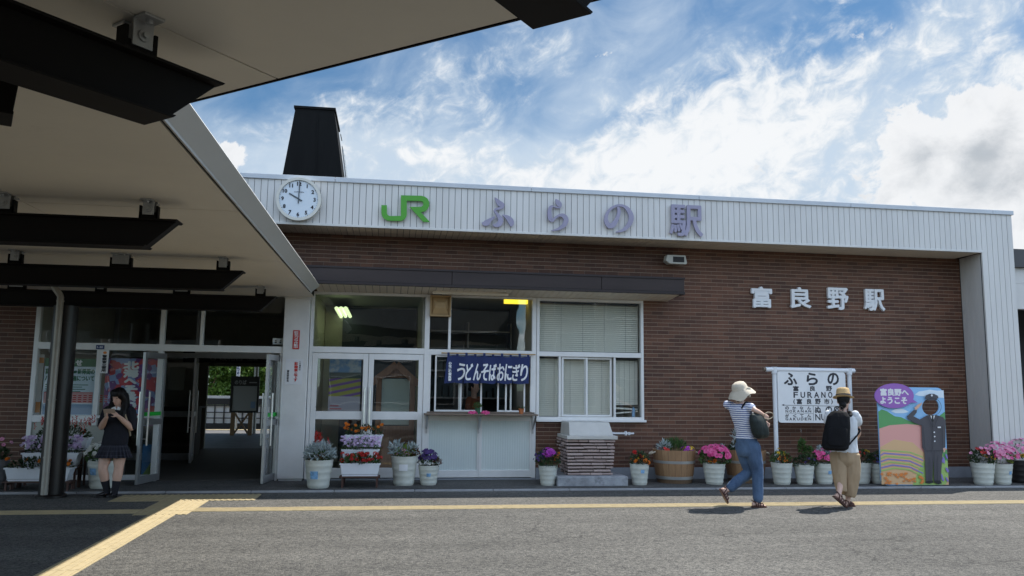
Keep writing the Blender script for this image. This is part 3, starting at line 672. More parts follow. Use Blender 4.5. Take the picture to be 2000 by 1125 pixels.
mu = md.dot(wd)/md.dot(wn)      # along the mitre u = mu*v
def clip_rect(u0, u1, v0, v1):
    pts = [(u0, v0), (u1, v0), (u1, v1), (u0, v1)]; out = []
    for i in range(4):
        a, b = pts[i], pts[(i+1) % 4]; fa, fb = a[0]-mu*a[1]-.005, b[0]-mu*b[1]-.005
        if fa >= 0: out.append(a)
        if fa*fb < 0: t = fa/(fa-fb); out.append((a[0]+t*(b[0]-a[0]), a[1]+t*(b[1]-a[1])))
    return out
vs_ = (.0, 2.15, 4.3, 6.4)
for u0, u1 in zip(us, us[1:]):
    for v0, v1 in zip(vs_, vs_[1:]):
        pl = clip_rect(u0+gp/2, u1-gp/2, v0+gp/2, v1-gp/2)
        if len(pl) > 2: flat(s, [wp(*q) for q in pl][::-1], ZV, ZV+.02, 0)
ob('soffit', s, 'soffit', can)
s = MB(); flat(s, [(XLc, mitre_y(XLc)), (XE-.02, mitre_y(XE-.02)), (XE-.02, 13.72), (XLc, 13.72)], ZV+.021, ZV+.25)
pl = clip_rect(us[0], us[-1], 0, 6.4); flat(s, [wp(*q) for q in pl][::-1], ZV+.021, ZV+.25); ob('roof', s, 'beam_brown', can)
s = MB(); s.prism([(XE-.018, ZV+.002), (XE-.002, ZV-.002), (XE-.002, ZV+.03), (XE-.018, ZV+.03)], 'y', C0.y+.02, 13.0)
pts = [wp(-.1, -.012), wp(us[-1], -.012), wp(us[-1], -.001), wp(-.1, -.001)]; flat(s, pts[::-1], ZV-.004, ZV+.06); ob('edge_trim', s, 'beam_brown', can)
s = MB(); ysm = G(545, 497, ZV+.05).y
for y0, y1 in ((C0.y-.12, ysm-.004), (ysm+.004, 13.02)):
    s.prism([(XE, ZV), (-1.192, ZV+.11), (-1.205, ZV+.13), (-1.30, ZV+.26), (XE, ZV+.26)], 'y', y0, y1)
    s.prism([(XE-.001, ZV-.004), (XE+.012, ZV-.006), (XE+.016, ZV+.010), (XE-.001, ZV+.0)], 'y', y0, y1)
ob('fascia', s, 'fascia_alu', can)
P('zinc', (.42, .42, .41), .45, metal=.6, var=.06, vscale=9)
def hbeam(tip, direc, length, ztop=ZV-.16, zbot=ZV-.39, slant=.245, brackets=(), w=.2):
    """steel H beam, raked end; tip = plan point under the end of the bottom flange's centre line"""
    T = Vector((*tip, 0)); d = Vector((*direc, 0)).normalized(); sd = Vector((-d.y, d.x, 0)); up = Vector((0, 0, 1))
    A = T-d*length; mb = MB(); hw = w/2; tf = .014
    def slab(z0, z1, e0, e1, h):
        vs = []
        for z, e in ((z0, e0), (z1, e1)):
            for q, k in ((A, -1), (A, 1), (T+d*e, 1), (T+d*e, -1)): vs.append(q+sd*k*h+up*z)
        mb.add(vs, [(0, 3, 2, 1), (4, 5, 6, 7), (0, 1, 5, 4), (1, 2, 6, 5), (2, 3, 7, 6), (3, 0, 4, 7)])
    hh = ztop-zbot; e_at = lambda z: slant*(z-zbot)/hh
    slab(zbot, zbot+tf, 0, e_at(zbot+tf), hw); slab(ztop-tf, ztop, e_at(ztop-tf), slant, hw); slab(zbot+tf, ztop-tf, e_at(zbot+tf)-.004, e_at(ztop-tf)-.004, .055)
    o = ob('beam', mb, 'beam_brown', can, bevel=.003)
    for dist, n in brackets:
        c = T-d*dist; br = MB(); hw2 = .045*n; pd = MB()
        pd.obox(c+up*(ztop+.032), d*(hw2+.025), sd*.03, up*.03); pd.obox(c+d*(hw2+.02)+up*(ztop+.062), d*.008, sd*.03, up*.055); pd.obox(c-d*(hw2+.02)+up*(ztop+.062), d*.008, sd*.03, up*.055)
        for sgn in (-1, 1):
            br.obox(c+sd*sgn*.036+up*(ztop+.098), d*hw2, sd*.005, up*.058)
            br.obox(c+sd*sgn*.072+up*(ZV-.0065), d*hw2, sd*.042, up*.006)
            for k in range(n):
                cc = c+d*(hw2*(2*(k+.5)/n-1)); br.tube([cc+sd*sgn*.040+up*(ztop+.088), cc+sd*sgn*.052+up*(ztop+.088)], .026, 10); br.tube([cc+sd*sgn*.052+up*(ztop+.088), cc+sd*sgn*.066+up*(ztop+.088)], .014, 6)
                br.tube([cc+sd*sgn*.075+up*(ZV-.012), cc+sd*sgn*.075+up*(ZV-.030)], .016, 6)
        bo = ob('bracket', br, 'zinc', o, bevel=.002); ob('cleat', pd, 'beam_brown', o)
    return o
for yb in (6.75, 9.66, 12.36): hbeam((-2.0, yb), (1, 0), 5.4, brackets=((.0, 1), (1.13, 2), (2.26, 1), (3.4, 2)))
bd = Vector((.65, .76)).normalized()
hbeam((-1.0, 3.41), bd, 6.2, brackets=((.12, 1), (1.4, 2), (2.7, 1)))
hbeam((.47, 2.225), bd, 6.2, brackets=((.12, 1), (1.4, 2), (2.7, 1)))
hbeam((1.945, 1.04), bd, 6.2, brackets=((.12, 1), (1.4, 2)))
jt = G(24, 236, ZV-.39); hbeam((jt.x, jt.y), md, 4.0, slant=.02, brackets=((.05, 1),))
s = MB().lathe([(.16, 0), (.16, 2.66)], (-4.625, 12.13, 0), 28); ob('post', s, 'post_brown', can, smooth=40)
s = MB().lathe([(.20, .001), (.20, .03), (.165, .05)], (-4.625, 12.13, 0), 28); ob('post_base', s, 'post_brown', can, smooth=40); s = MB().lathe([(.165, 2.42), (.165, 2.45)], (-4.625, 12.13, 0), 28); ob('post_collar', s, 'post_brown', can, smooth=40)
s = MB(); xp, yp = -4.625, 11.90
s.tube([(xp-.16, yp+.02, 3.05), (xp-.16, yp+.02, 3.0), (xp-.145, yp+.01, 2.965), (xp-.015, yp, 2.80), (xp, yp, 2.765), (xp, yp, .06)], .045, 14)
for z in (1.33, .55, 2.70): s.lathe([(.05, z), (.05, z+.02)], (xp, yp, 0), 14)
P('pipe_zinc', (.30, .28, .245), .45, metal=.2, var=.1, vscale=6)
ob('downpipe', s, 'pipe_zinc', can, smooth=50)
# ================================================================== signs and lettering
P('sign_green', (.06, .30, .015), .4)
P('sign_purple', (.29, .27, .37), .5, var=.08)
P('sign_white', (.72, .73, .75), .45)
P('ink', (.02, .02, .028), .6)
P('navy_ink', (.015, .02, .045), .6)
P('red_ink', (.50, .03, .025), .6)
P('sticker_blue', (.20, .38, .60), .5, var=.5, vscale=18)
def PX(ox, oy, sc, Y):
    """reading of an enlarged survey photo crop -> wall (X, Z)"""
    def M(x, y): q = F(ox+x/sc, oy+y/sc, Y); return q.x, q.z
    return M
ysg = YF-.045
M2 = PX(500, 180, 2.961, ysg)
def arc(cx, cy, rx, ry, a0, a1, n=7): return [(cx+rx*cos(radians(a0+(a1-a0)*k/n)), cy+ry*sin(radians(a0+(a1-a0)*k/n))) for k in range(n+1)]
jr_j = [(725, 655), (757, 655), (757, 698)]+arc(777, 698, 20, 20, 180, 90)+[(838, 717), (838, 598), (955, 601)]+arc(955, 648, 48, 47, -90, 90)
jr_j += [(952, 695), (1005, 752), (968, 751), (888, 665), (950, 665)]+arc(950, 648, 18, 17, 90, -90)+[(872, 629), (872, 705)]+arc(832, 705, 40, 41, 0, 90)+[(778, 745)]+arc(775, 698, 50, 47, 90, 180)
q = MB(); put(q, outline([[M2(*p) for p in jr_j]], .035), (0, ysg+.01, 0)); put(q, outline([[M2(p[0]+1, p[1]+1) for p in jr_j]], .01), (0, YF-.001, 0)) if False else None
tag(ob('railway_logo', q, 'sign_green'), 'green JR letters mounted on the white boarded fascia', 'logo sign')
nm = thing('fascia_lettering', 'four purple brush style letters spelling the station name on the white fascia', 'sign', (3.3, ysg, 4.5))
def brush(strokes, M, k=1.0):
    mb = MB(); 
    for i, st in enumerate(strokes):
        sc = abs(M(100, 0)[0]-M(0, 0)[0])/100
        l, r = stroke([(x, y, w) for x, y, w in st]); rows = []
        for a, b in zip(l, r):
            A, B = M(*a), M(*b); y0 = ysg+.01-.001*i; rows.append([(A[0], y0, A[1]), (B[0], y0, B[1]), (B[0], y0-.035, B[1]), (A[0], y0-.035, A[1])])
        mb.rings(rows)
    return ob('letter', mb, 'sign_purple', nm)
brush([[(1380, 610, 2), (1392, 626, 18), (1408, 645, 30), (1424, 655, 26), (1428, 668, 12)], [(1428, 668, 12), (1400, 675, 14), (1380, 682, 10), (1384, 694, 12), (1402, 718, 20), (1414, 742, 30), (1404, 764, 30), (1382, 772, 18), (1370, 766, 4)],
       [(1307, 755, 4), (1318, 760, 26), (1336, 756, 34), (1354, 740, 20), (1380, 722, 9)], [(1424, 712, 6), (1450, 724, 22), (1470, 744, 34), (1476, 764, 28), (1472, 778, 8)]], M2)
brush([[(1732, 620, 3), (1742, 636, 24), (1754, 652, 28), (1756, 666, 12), (1738, 668, 8), (1720, 662, 6)], [(1718, 660, 10), (1702, 668, 18), (1696, 696, 22), (1700, 730, 24), (1712, 742, 20), (1730, 728, 12), (1752, 714, 14), (1776, 716, 24), (1792, 738, 28), (1782, 768, 26), (1756, 788, 18), (1730, 798, 10), (1706, 802, 3)]], M2)
M3 = PX(1120, 360, 8.333, ysg)
brush([[(718, 372, 40), (738, 440, 52), (715, 540, 58), (662, 640, 78), (600, 685, 78), (545, 640, 72), (525, 560, 56), (555, 460, 46), (625, 385, 40), (720, 348, 36), (810, 358, 42), (885, 415, 66), (935, 520, 78), (925, 610, 78), (870, 695, 66), (790, 755, 44), (690, 780, 16)]], M3)
x0, z0, x1, z1 = BX(1308, 402, 1371, 461, ysg); q = MB(); text_box(q, '駅', x0, z0, x1, z1, ysg+.01, .035, .011); ob('letter', q, 'sign_purple', nm)
wl = thing('wall_lettering', 'four white block characters mounted on the plain brick wall', 'sign', (7.8, YW, 3.3))
for ch, bxx in zip('富良野駅', ((1469, 561, 1507, 600), (1545, 562, 1583, 601), (1617, 563, 1656, 604), (1689, 566, 1727, 606))):
    q = MB(); x0, z0, x1, z1 = BX(*bxx, YW-.05); text_box(q, ch, x0, z0, x1, z1, YW-.004, .055, .011); ob('letter', q, 'sign_white', wl)
# clock
P('clock_rim', (.62, .60, .54), .4, var=.05); P('clock_face', (.60, .66, .72), .25)
cc = F(583.5, 389, YF-.09); R_ = .345
ck = thing('wall_clock', 'round white station clock showing ten o\'clock on the fascia', 'clock', (cc.x, YF, cc.z))
def dsk(mb, r0, r1, y0, y1, n=48):
    rows = [[(cc.x+r*cos(2*pi*k/n), y, cc.z+r*sin(2*pi*k/n)) for k in range(n)] for r, y in ((r0, y0), (r1, y0), (r1, y1), (r0, y1))]
    mb.rings(rows+[rows[0]], cap=False)
q = MB(); dsk(q, R_-.035, R_+.01, YF-.12, YF-.02); ob('rim', q, 'clock_rim', ck, smooth=30)
q = MB(); n = 48; q.rings([[(cc.x+r*cos(2*pi*k/n), y, cc.z+r*sin(2*pi*k/n)) for k in range(n)] for r, y in ((R_-.03, YF-.03), (R_-.03, YF-.095))]); ob('face', q, 'clock_face', ck)
q = MB()
for k in range(12):
    a = radians(90-30*(k+1)); rr = .252; s = str(k+1); h = .058; vf = letters(s, None, h, .003, .004); wdt = max(v[0] for v in vf[0]) if vf[0] else .04
    put(q, vf, (cc.x+rr*cos(a)-wdt/2, YF-.0955, cc.z+rr*sin(a)-h/2))
for k in range(60):
    a = radians(6*k); r = .006 if k % 5 == 0 else .003; x, z = cc.x+.297*cos(a), cc.z+.297*sin(a); q.box(x-r, YF-.098, z-r, x+r, YF-.0955, z+r)
put(q, letters('CITIZEN', .155, .022, .002), (cc.x-.0775, YF-.0955, cc.z+.105)); ob('numerals', q, 'ink', ck)
P('hand_grey', (.06, .075, .09), .5)
def hand(ang, l, tail, w0, y):
    a = radians(90-ang); t = Vector((cos(a), 0, sin(a))); p = Vector((-sin(a), 0, cos(a))); c = Vector((cc.x, y, cc.z)); mb = MB()
    mb.obox(c+t*(l-tail)/2, t*(l+tail)/2, p*w0/2, Vector((0, .003, 0))); return mb
ob('hour_hand', hand(300, .175, .06, .022, YF-.104), 'hand_grey', ck); ob('minute_hand', hand(1.5, .285, .075, .016, YF-.112), 'hand_grey', ck)
# pilaster notices
yp_ = YW-.062
q = MB(); x0, z0, x1, z1 = BX(572, 645, 585, 682, yp_); q.box(x0, yp_-.006, z0, x1, yp_+.001, z1)
nt = tag(ob('camera_notice', q, 'red_ink'), 'narrow red notice with white vertical writing on the pale pilaster', 'notice')
q = MB(); text_col(q, '防犯カメラ作動中', x0+.022, z0+.015, x1-.022, z1-.015, yp_-.007, .002, .0015); ob('lettering', q, 'sign_white', nt)
q = MB(); x0, z0, x1, z1 = BX(557, 701, 591, 751, yp_); q.box(x0, yp_-.004, z0, x1, yp_+.001, z1)
nt = tag(ob('parking_notice', q, 'sign_white'), 'white no bicycle parking notice with vertical writing below the red one', 'notice')
q = MB(); text_col(q, 'この場所は', x1-.06, z1-.19, x1-.035, z1-.03, yp_-.005, .0015, .001); text_col(q, '富良野駅長', x0+.03, z0+.04, x0+.065, z0+.24, yp_-.005, .0015, .001); ob('black_lettering', q, 'ink', nt)
q = MB(); text_col(q, '駐輪禁止です', (x0+x1)/2+.005, z0+.05, (x0+x1)/2+.06, z1-.05, yp_-.005, .0015, .0025); ob('red_lettering', q, 'red_ink', nt)
q = MB(); bxx = BX(563, 703, 566, 720, yp_)
# entrance plates
P('plate_navy', (.03, .05, .16), .4)
ye = YA-.002
x0, z0, x1, z1 = BX(188, 674, 204, 682, YA); q = MB(); q.box(x0, ye-.01, z0, x1, ye, z1); nt = tag(ob('number_plate', q, 'plate_navy'), 'small navy plate reading 1-30 on the white transom', 'plate')
q = MB(); text_box(q, '1-30', x0+.02, z0+.018, x1-.02, z1-.018, ye-.0105, .002, .001); ob('lettering', q, 'sign_white', nt)
yq = YA-.004
x0, z0, x1, z1 = BX(196.5, 684, 212, 729, yq); q = MB(); q.box(x0, yq-.012, z0, x1, yq, z1); nt = tag(ob('police_notice', q, 'sign_white'), 'white vertical sign about police visits at the top of the glass screen', 'notice')
q = MB(); text_col(q, '警察官立寄所', x0+.028, z0+.02, x1-.028, z1-.075, yq-.0125, .002, .003); ob('lettering', q, 'ink', nt)
q = MB(); put(q, outline([ell((x0+x1)/2, z1-.04, .028, .022, 12)], .002), (0, yq-.0125, 0)); ob('emblem', q, P('emblem_orange', (.75, .25, .05), .5), nt)
# posters behind the entrance screen
P('poster_paper', (.58, .68, .76), .6); P('poster_green', (.02, .13, .06), .6); P('poster_pink', (.60, .33, .33), .6); P('poster_blue', (.25, .36, .52), .6); P('poster_orange', (.62, .25, .06), .6); P('poster_white', (.68, .68, .69), .6)
yp2 = YW+.06
def rect(box, Y, y0, y1, mat, parent=None, name='panel', label=None):
    x0, z0, x1, z1 = BX(*box, Y); q = MB().box(x0, y0, z0, x1, y1, z1); return ob(name, q, mat, parent), (x0, z0, x1, z1)
o, bb = rect((84, 700, 185, 812), yp2, yp2, yp2+.012, 'poster_paper', None, 'timetable_poster'); tag(o, 'pale blue poster of train notices with green heading behind the screen glass', 'poster')
x0, z0, x1, z1 = bb
q = MB().box(x0, yp2-.002, z1-.13, x1, yp2-.0003, z1); ob('heading', q, 'poster_green', o)
q = MB(); text_box(q, 'お知らせ', x1-.62, z1-.115, x1-.22, z1-.02, yp2-.003, .001, .006); ob('heading_lettering', q, 'sign_white', o)
q = MB(); text_box(q, '富良野・幾寅⇔新得間の', x0+.02, z1-.25, x1-.02, z1-.165, yp2-.001, .001, .003); text_box(q, 'バス代行の実施について', x0+.02, z1-.36, x1-.02, z1-.275, yp2-.001, .001, .003)
rr_ = random.Random(3)
for i in range(7): q.box(x0+.03, yp2-.0016, z1-.43-i*.035, x1-.03-rr_.random()*.3, yp2-.0004, z1-.418-i*.035)
ob('lettering', q, 'poster_green', o)
q = MB().box(x0+.02, yp2-.0018, z0+.2, x1-.02, yp2-.0004, z0+.36); ob('fare_table', q, 'poster_pink', o)
q = MB()
for i in range(4):
    for j in range(12): q.box(x0+.06+j*.08, yp2-.0028, z0+.22+i*.032, x0+.06+j*.08+.05, yp2-.0019, z0+.235+i*.032)
q.box(x0+.02, yp2-.003, z0+.362, x1-.02, yp2-.0005, z0+.375); ob('fare_lettering', q, 'red_ink', o)
q = MB().box(x0+.02, yp2-.0018, z0+.02, x1-.02, yp2-.0004, z0+.185); ob('route_map', q, 'poster_blue', o)
m, N, L, b = nodes_of('festival_print'); tc = N.new('ShaderNodeTexCoord'); v = N.new('ShaderNodeTexVoronoi'); L.new(tc.outputs['Object'], v.inputs['Vector']); v.inputs['Scale'].default_value = 11
sp = N.new('ShaderNodeSeparateColor'); L.new(v.outputs['Color'], sp.inputs[0])
c = nmix(N, L, nrange(N, L, sp.outputs[0], .45, .5), (.50, .04, .06), (.15, .04, .19)); c = nmix(N, L, nrange(N, L, sp.outputs[1], .68, .72), c, (.24, .32, .55)); c = nmix(N, L, nrange(N, L, v.outputs['Distance'], .34, .30), c, c)
n_ = nnoise(N, L, tc.outputs['Object'], 14, 4, .7); c = nmix(N, L, nrange(N, L, n_, .62, .68), c, (.7, .62, .58)); L.new(c, b.inputs['Base Color']); b.inputs['Roughness'].default_value = .4
o, bb = rect((203, 700, 312, 832), yp2, yp2, yp2+.012, 'festival_print', None, 'festival_poster'); tag(o, 'red and purple festival poster with crowds and bold white vertical title', 'poster')
x0, z0, x1, z1 = BX(240, 706, 268, 800, yp2); q = MB(); text_col(q, '北海へそ祭り', x0, z0, x1, z1, yp2-.001, .002, .012); ob('lettering', q, 'sign_white', o)
o, bb = rect((63, 692, 82, 812), yp2+.02, yp2+.02, yp2+.03, 'poster_white', None, 'notice_board'); tag(o, 'pale notice with orange bands at the left end of the glass screen', 'notice')
q = MB(); x0, z0, x1, z1 = bb; q.box(x0, yp2+.018, z1-.14, x1, yp2+.0195, z1-.05); q.box(x0, yp2+.018, z0+.05, x1, yp2+.0195, z0+.22); ob('band', q, 'poster_orange', o)
P('leaflet_blue', (.03, .14, .33), .5); P('leaflet_green', (.16, .28, .03), .5)
o, bb = rect((277, 868, 299, 930), yp2, yp2, yp2+.01, 'leaflet_blue', None, 'low_poster'); tag(o, 'blue and green poster low behind the open door leaf', 'poster')
q = MB(); x0, z0, x1, z1 = bb; q.add([(x0, yp2-.001, z0), (x1, yp2-.001, z0), (x1, yp2-.001, z0+.28), (x0+.05, yp2-.001, z0+.06)], [(0, 1, 2, 3)]); ob('hill', q, 'leaflet_green', o)
# shop windows: lavender poster, wooden arch, lamps
yl = 14.25
m, N, L, b = nodes_of('lavender_print'); g_ = N.new('ShaderNodeNewGeometry'); s = N.new('ShaderNodeSeparateXYZ'); L.new(g_.outputs['Position'], s.inputs[0])
zz = nmath(N, L, 'ADD', s.outputs[2], nmath(N, L, 'MULTIPLY', s.outputs[0], -.22)); st_ = nmath(N, L, 'FRACT', nmath(N, L, 'MULTIPLY', zz, 9.))
fl = nmix(N, L, nrange(N, L, st_, .3, .5), (.16, .08, .26), (.30, .30, .06)); sk = nmix(N, L, nrange(N, L, nnoise(N, L, g_.outputs['Position'], 6), .45, .6), (.12, .28, .50), (.42, .5, .55))
c = nmix(N, L, nrange(N, L, s.outputs[2], 1.70, 1.72), fl, (.03, .06, .05)); c = nmix(N, L, nrange(N, L, s.outputs[2], 1.80, 1.83), c, sk); c = nmix(N, L, nrange(N, L, s.outputs[2], 1.40, 1.395), c, (.40, .38, .42)); L.new(c, b.inputs['Base Color'])
o, bb = rect((642, 700, 704, 812), yl, yl, yl+.012, 'lavender_print', None, 'travel_poster'); tag(o, 'travel poster of striped flower fields behind the white double door', 'poster')
q = MB(); x0, z0, x1, z1 = bb; text_box(q, 'FURANO・BIEI', x0+.1, z1-.31, x1-.03, z1-.26, yl-.001, .001, .002) if False else None
for i in range(3): q.box(x0+.03, yl-.002, z0+.06+i*.05, x0+.28-.05*i, yl-.0004, z0+.075+i*.05)
ob('small_print', q, 'red_ink', o)
wood_material('oiled_wood', (.16, .075, .04), (.26, .13, .07))
ar = thing('wooden_arch', 'house shaped wooden frame around a pale green board inside the right shop door', 'display', (F(770, 800, 14.6).x, 14.6, .03)); ya2 = 14.6
xa0, za0, xa1, za1 = BX(727, 705, 812, 815, ya2); xm_ = (xa0+xa1)/2+.03; q = MB()
q.beam((xa0+.12, ya2, .04), (xa0+.12, ya2, za1-.33), .09, .1, (0, 1, 0)); q.beam((xa1-.06, ya2, .04), (xa1-.06, ya2, za1-.33), .09, .1, (0, 1, 0)); ob('posts', q, 'oiled_wood', ar)
q = MB(); q.beam((xa0-.04, ya2-.03, za1-.42), (xm_, ya2-.03, za1-.06), .12, .12, (0, 1, 0)); q.beam((xa1+.04, ya2-.034, za1-.42), (xm_, ya2-.034, za1-.06), .12, .12, (0, 1, 0)); q.prism([(xa0+.17, za1-.30), (xa1-.11, za1-.30), (xm_, za1-.1)], 'y', ya2-.02, ya2+.02); ob('gable', q, 'oiled_wood', ar)
P('pale_green', (.42, .48, .42), .6); q = MB().box(xa0+.17, ya2+.01, .9, xa1-.11, ya2+.03, za1-.32); ob('board', q, 'pale_green', ar)
q = MB().box(xa0+.165, ya2-.03, .05, xa1-.105, ya2+.03, .88); ob('lower_panel', q, 'oiled_wood', ar)
P('lamp_frame', (.5, .5, .48), .5)
a, b_, c_, d_ = G(653, 602, 3.2), G(676, 602, 3.2), G(686, 619, 3.2), G(664, 619, 3.2)
fx = thing('ceiling_lamp', 'lit fluorescent ceiling fitting inside the shop behind the upper glass', 'lamp', ((a.x+c_.x)/2, (a.y+c_.y)/2, 3.2))
zl_ = 3.02; q = MB()
q.add([G(652, 600, zl_+.03), G(679, 600, zl_+.03), G(689, 621, zl_+.03), G(662, 621, zl_+.03), G(652, 600, zl_+.2), G(679, 600, zl_+.2), G(689, 621, zl_+.2), G(662, 621, zl_+.2)], [(0, 1, 2, 3), (7, 6, 5, 4), (0, 4, 5, 1), (1, 5, 6, 2), (2, 6, 7, 3), (3, 7, 4, 0)]); ob('housing', q, 'lamp_frame', fx); q = MB()
for k in range(3): q.tube([G(657+k*9, 602, zl_), G(666.5+k*9, 619, zl_)], .035, 8)
ob('tube', q, 'lamp_tube', fx)
x0, z0, x1, z1 = BX(985, 586, 1041, 603, 14.6)
fx = thing('kitchen_lamp', 'yellow fluorescent lamp hanging behind the glass above the noodle counter', 'lamp', (x0+.2, 14.6, z1)); q = MB().box(x0, 14.55, z1-.07, x1+.1, 14.67, z1); ob('tube', q, 'lamp_yellow', fx); q = MB().box(x0-.02, 14.53, z1+.002, x1+.12, 14.69, 3.25); ob('housing', q, 'lamp_frame', fx)
# kitchen interior: back shelves and dividers
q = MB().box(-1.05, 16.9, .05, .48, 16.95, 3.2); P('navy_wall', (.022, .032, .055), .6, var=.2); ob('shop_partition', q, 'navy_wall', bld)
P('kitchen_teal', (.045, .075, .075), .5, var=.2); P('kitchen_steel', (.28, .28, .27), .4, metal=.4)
kt = thing('kitchen_shelving', 'dim steel shelving at the back of the noodle kitchen', 'shelving', (1.5, 16.4, .03)); q = MB()
for z in (.9, 1.35, 1.9, 2.35, 2.7): q.box(.62, 16.2, z, 2.42, 16.7, z+.03)
for x in (.64, 1.5, 2.38): q.box(x, 16.2, .03, x+.03, 16.7, 2.9)
ob('frame', q, 'kitchen_steel', kt); q = MB()
rr_ = random.Random(8)
for z in (.93, 1.38, 1.93):
    x = .7
    while x < 2.3: wq = rr_.uniform(.08, .22); q.box(x, 16.3, z, x+wq, 16.6, z+rr_.uniform(.1, .3)); x += wq+.04
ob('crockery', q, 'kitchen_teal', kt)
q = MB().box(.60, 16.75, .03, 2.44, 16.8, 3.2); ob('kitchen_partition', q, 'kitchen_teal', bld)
# office blinds
P('blind_slat', (.72, .70, .61), .6, var=.04)
def blinds(name, label, x0, x1, z0, z1, y, tilt=.5, mess=0, seed=1, step=.036):
    rr = random.Random(seed); q = MB(); n = int((z1-z0)/step)
    for i in range(n):
        z = z0+(i+.5)*step; k = mess*max(0, 1-(z-z0)/.3); a = tilt+rr.uniform(-1, 1)*.6*k; dz = rr.uniform(-1, 1)*.02*k; sl = rr.uniform(-1, 1)*.03*k
        if k > .2 and rr.random() < .45*k: continue
        dy, dh = .0195*cos(a), .0195*sin(a)
        q.add([(x0, y-dy, z-dh+dz-sl), (x1, y-dy, z-dh+dz+sl), (x1, y+dy, z+dh+dz+sl), (x0, y+dy, z+dh+dz-sl), (x0, y-dy, z-dh+dz-sl-.001), (x1, y-dy, z-dh+dz+sl-.001), (x1, y+dy, z+dh+dz+sl-.001), (x0, y+dy, z+dh+dz-sl-.001)], [(0, 1, 2, 3), (7, 6, 5, 4), (0, 4, 5, 1), (2, 6, 7, 3)])
    t = thing(name, label, 'blind', ((x0+x1)/2, y, z1), 'pale venetian blinds in the office window')
    ob('slat', q, 'blind_slat', t); q = MB()
    for k in range(1, 5): xx = x0+(x1-x0)*k/4.6; q.box(xx-.0012, y-.022, z0, xx+.0012, y-.020, z1)
    q.box(x0, y-.02, z1, x1, y+.02, z1+.03); ob('cord', q, 'ink', t)
blinds('venetian_blind', 'closed venetian blind filling the upper office window', XO0+.06, XO1-.07, 2.24, 3.09, YW+.085, 1.0)
blinds('venetian_blind', 'venetian blind behind the left and sliding panes of the lower office window', XO0+.06, xb_-.02, 1.10, 2.11, YW+.16, 1.0, 0, 2)
blinds('venetian_blind', 'venetian blind with bent and broken lowest slats at the right of the office window', xb_+.03, XO1-.06, 1.12, 2.11, YW+.16, 1.05, 1, 4)
q = MB().box(XO0+.02, 14.6, .05, XO1+.02, 14.65, 3.24); ob('office_partition', q, 'wall_int', bld)
q = MB().lathe([(.03, 0), (.03, .13), (.015, .15), (.015, .17)], (F(1240, 800, 13.9).x-.02, 13.92, 1.095), 12); tag(ob('spray_can', q, 'sticker_blue'), 'small blue can standing on the office window sill', 'can')
# noren curtain
m, N, L, b = nodes_of('indigo_cloth'); tc = N.new('ShaderNodeTexCoord'); n_ = nnoise(N, L, tc.outputs['Object'], 300, 2, .5, (1, 1, 1)); c = nmix(N, L, nrange(N, L, n_, .3, .7), (.012, .022, .085), (.022, .036, .125)); L.new(c, b.inputs['Base Color']); b.inputs['Roughness'].default_value = .9
yn = YW-.09; nx0, nz0, nx1, nz1 = BX(873, 696, 1035, 749, yn)
no = thing('noren_curtain', 'indigo shop curtain with white brush lettering over the serving window', 'curtain', ((nx0+nx1)/2, yn, nz1))
def fold(x, z): k = (nz1-z)/(nz1-nz0); return .014*sin(x*19)+.008*sin(x*43+1)*k+.01*k*sin(x*7.3)
q = MB(); NXs = 90; rows = []
for side in (0, 1):
    for j in range(9):
        z = nz1+(nz0-nz1)*j/8
        for i in range(NXs+1):
            x = nx0+(nx1-nx0)*i/NXs; x2 = x-(.045*(j/8) if i < 12 else 0)*(1-i/12 if i < 12 else 0); q.v.append((x2, yn+fold(x, z)+.002*side, z+.008*sin(x*25)))
for side in (0, 1):
    o_ = side*9*(NXs+1)
    for j in range(8):
        for i in range(NXs):
            if (i+1) % 18 == 0 and j > 2: continue
            a = o_+j*(NXs+1)+i; f_ = [a, a+NXs+1, a+NXs+2, a+1]; q.f.append(f_ if side == 0 else f_[::-1]); q.m.append(0)
for k in range(10): xx = nx0+.02+(nx1-nx0-.05)*k/9; q.box(xx-.02, yn+fold(xx, nz1)-.003, nz1-.01, xx+.02, yn+fold(xx, nz1)+.006, nz1+.055)
ob('cloth', q, 'indigo_cloth', no, smooth=60)
def cling(vf, x, z): return [(a+x, yn+fold(a+x, b+z)-.004-c, b+z) for a, b, c in vf[0]], vf[1]
q = MB(); bx_ = BX(893, 711, 1031, 743, yn); s9 = 'うどんそばおにぎり'; wch = (bx_[2]-bx_[0])/9
for i, ch in enumerate(s9):
    vs, fs = cling(letters(ch, wch*.92, bx_[3]-bx_[1], .003, .0055, shear=.15), bx_[0]+i*wch+.005, bx_[1]); q.add(vs, fs)
ob('lettering', q, 'sign_white', no)
q = MB(); bx_ = BX(876, 706, 881, 744, yn)
for i, ch in enumerate('心なごむ富良野'):
    hh = (bx_[3]-bx_[1])/7; vs, fs = cling(letters(ch, .05, hh*.85, .002, .003), bx_[0], bx_[3]-hh*(i+1)); q.add(vs, fs)
ob('small_lettering', q, 'sign_white', no)
q = MB().tube([(nx0-.1, yn+.012, nz1+.045), (nx1+.1, yn+.012, nz1+.045)], .012, 8); ob('rod', q, 'fan_tan', no)
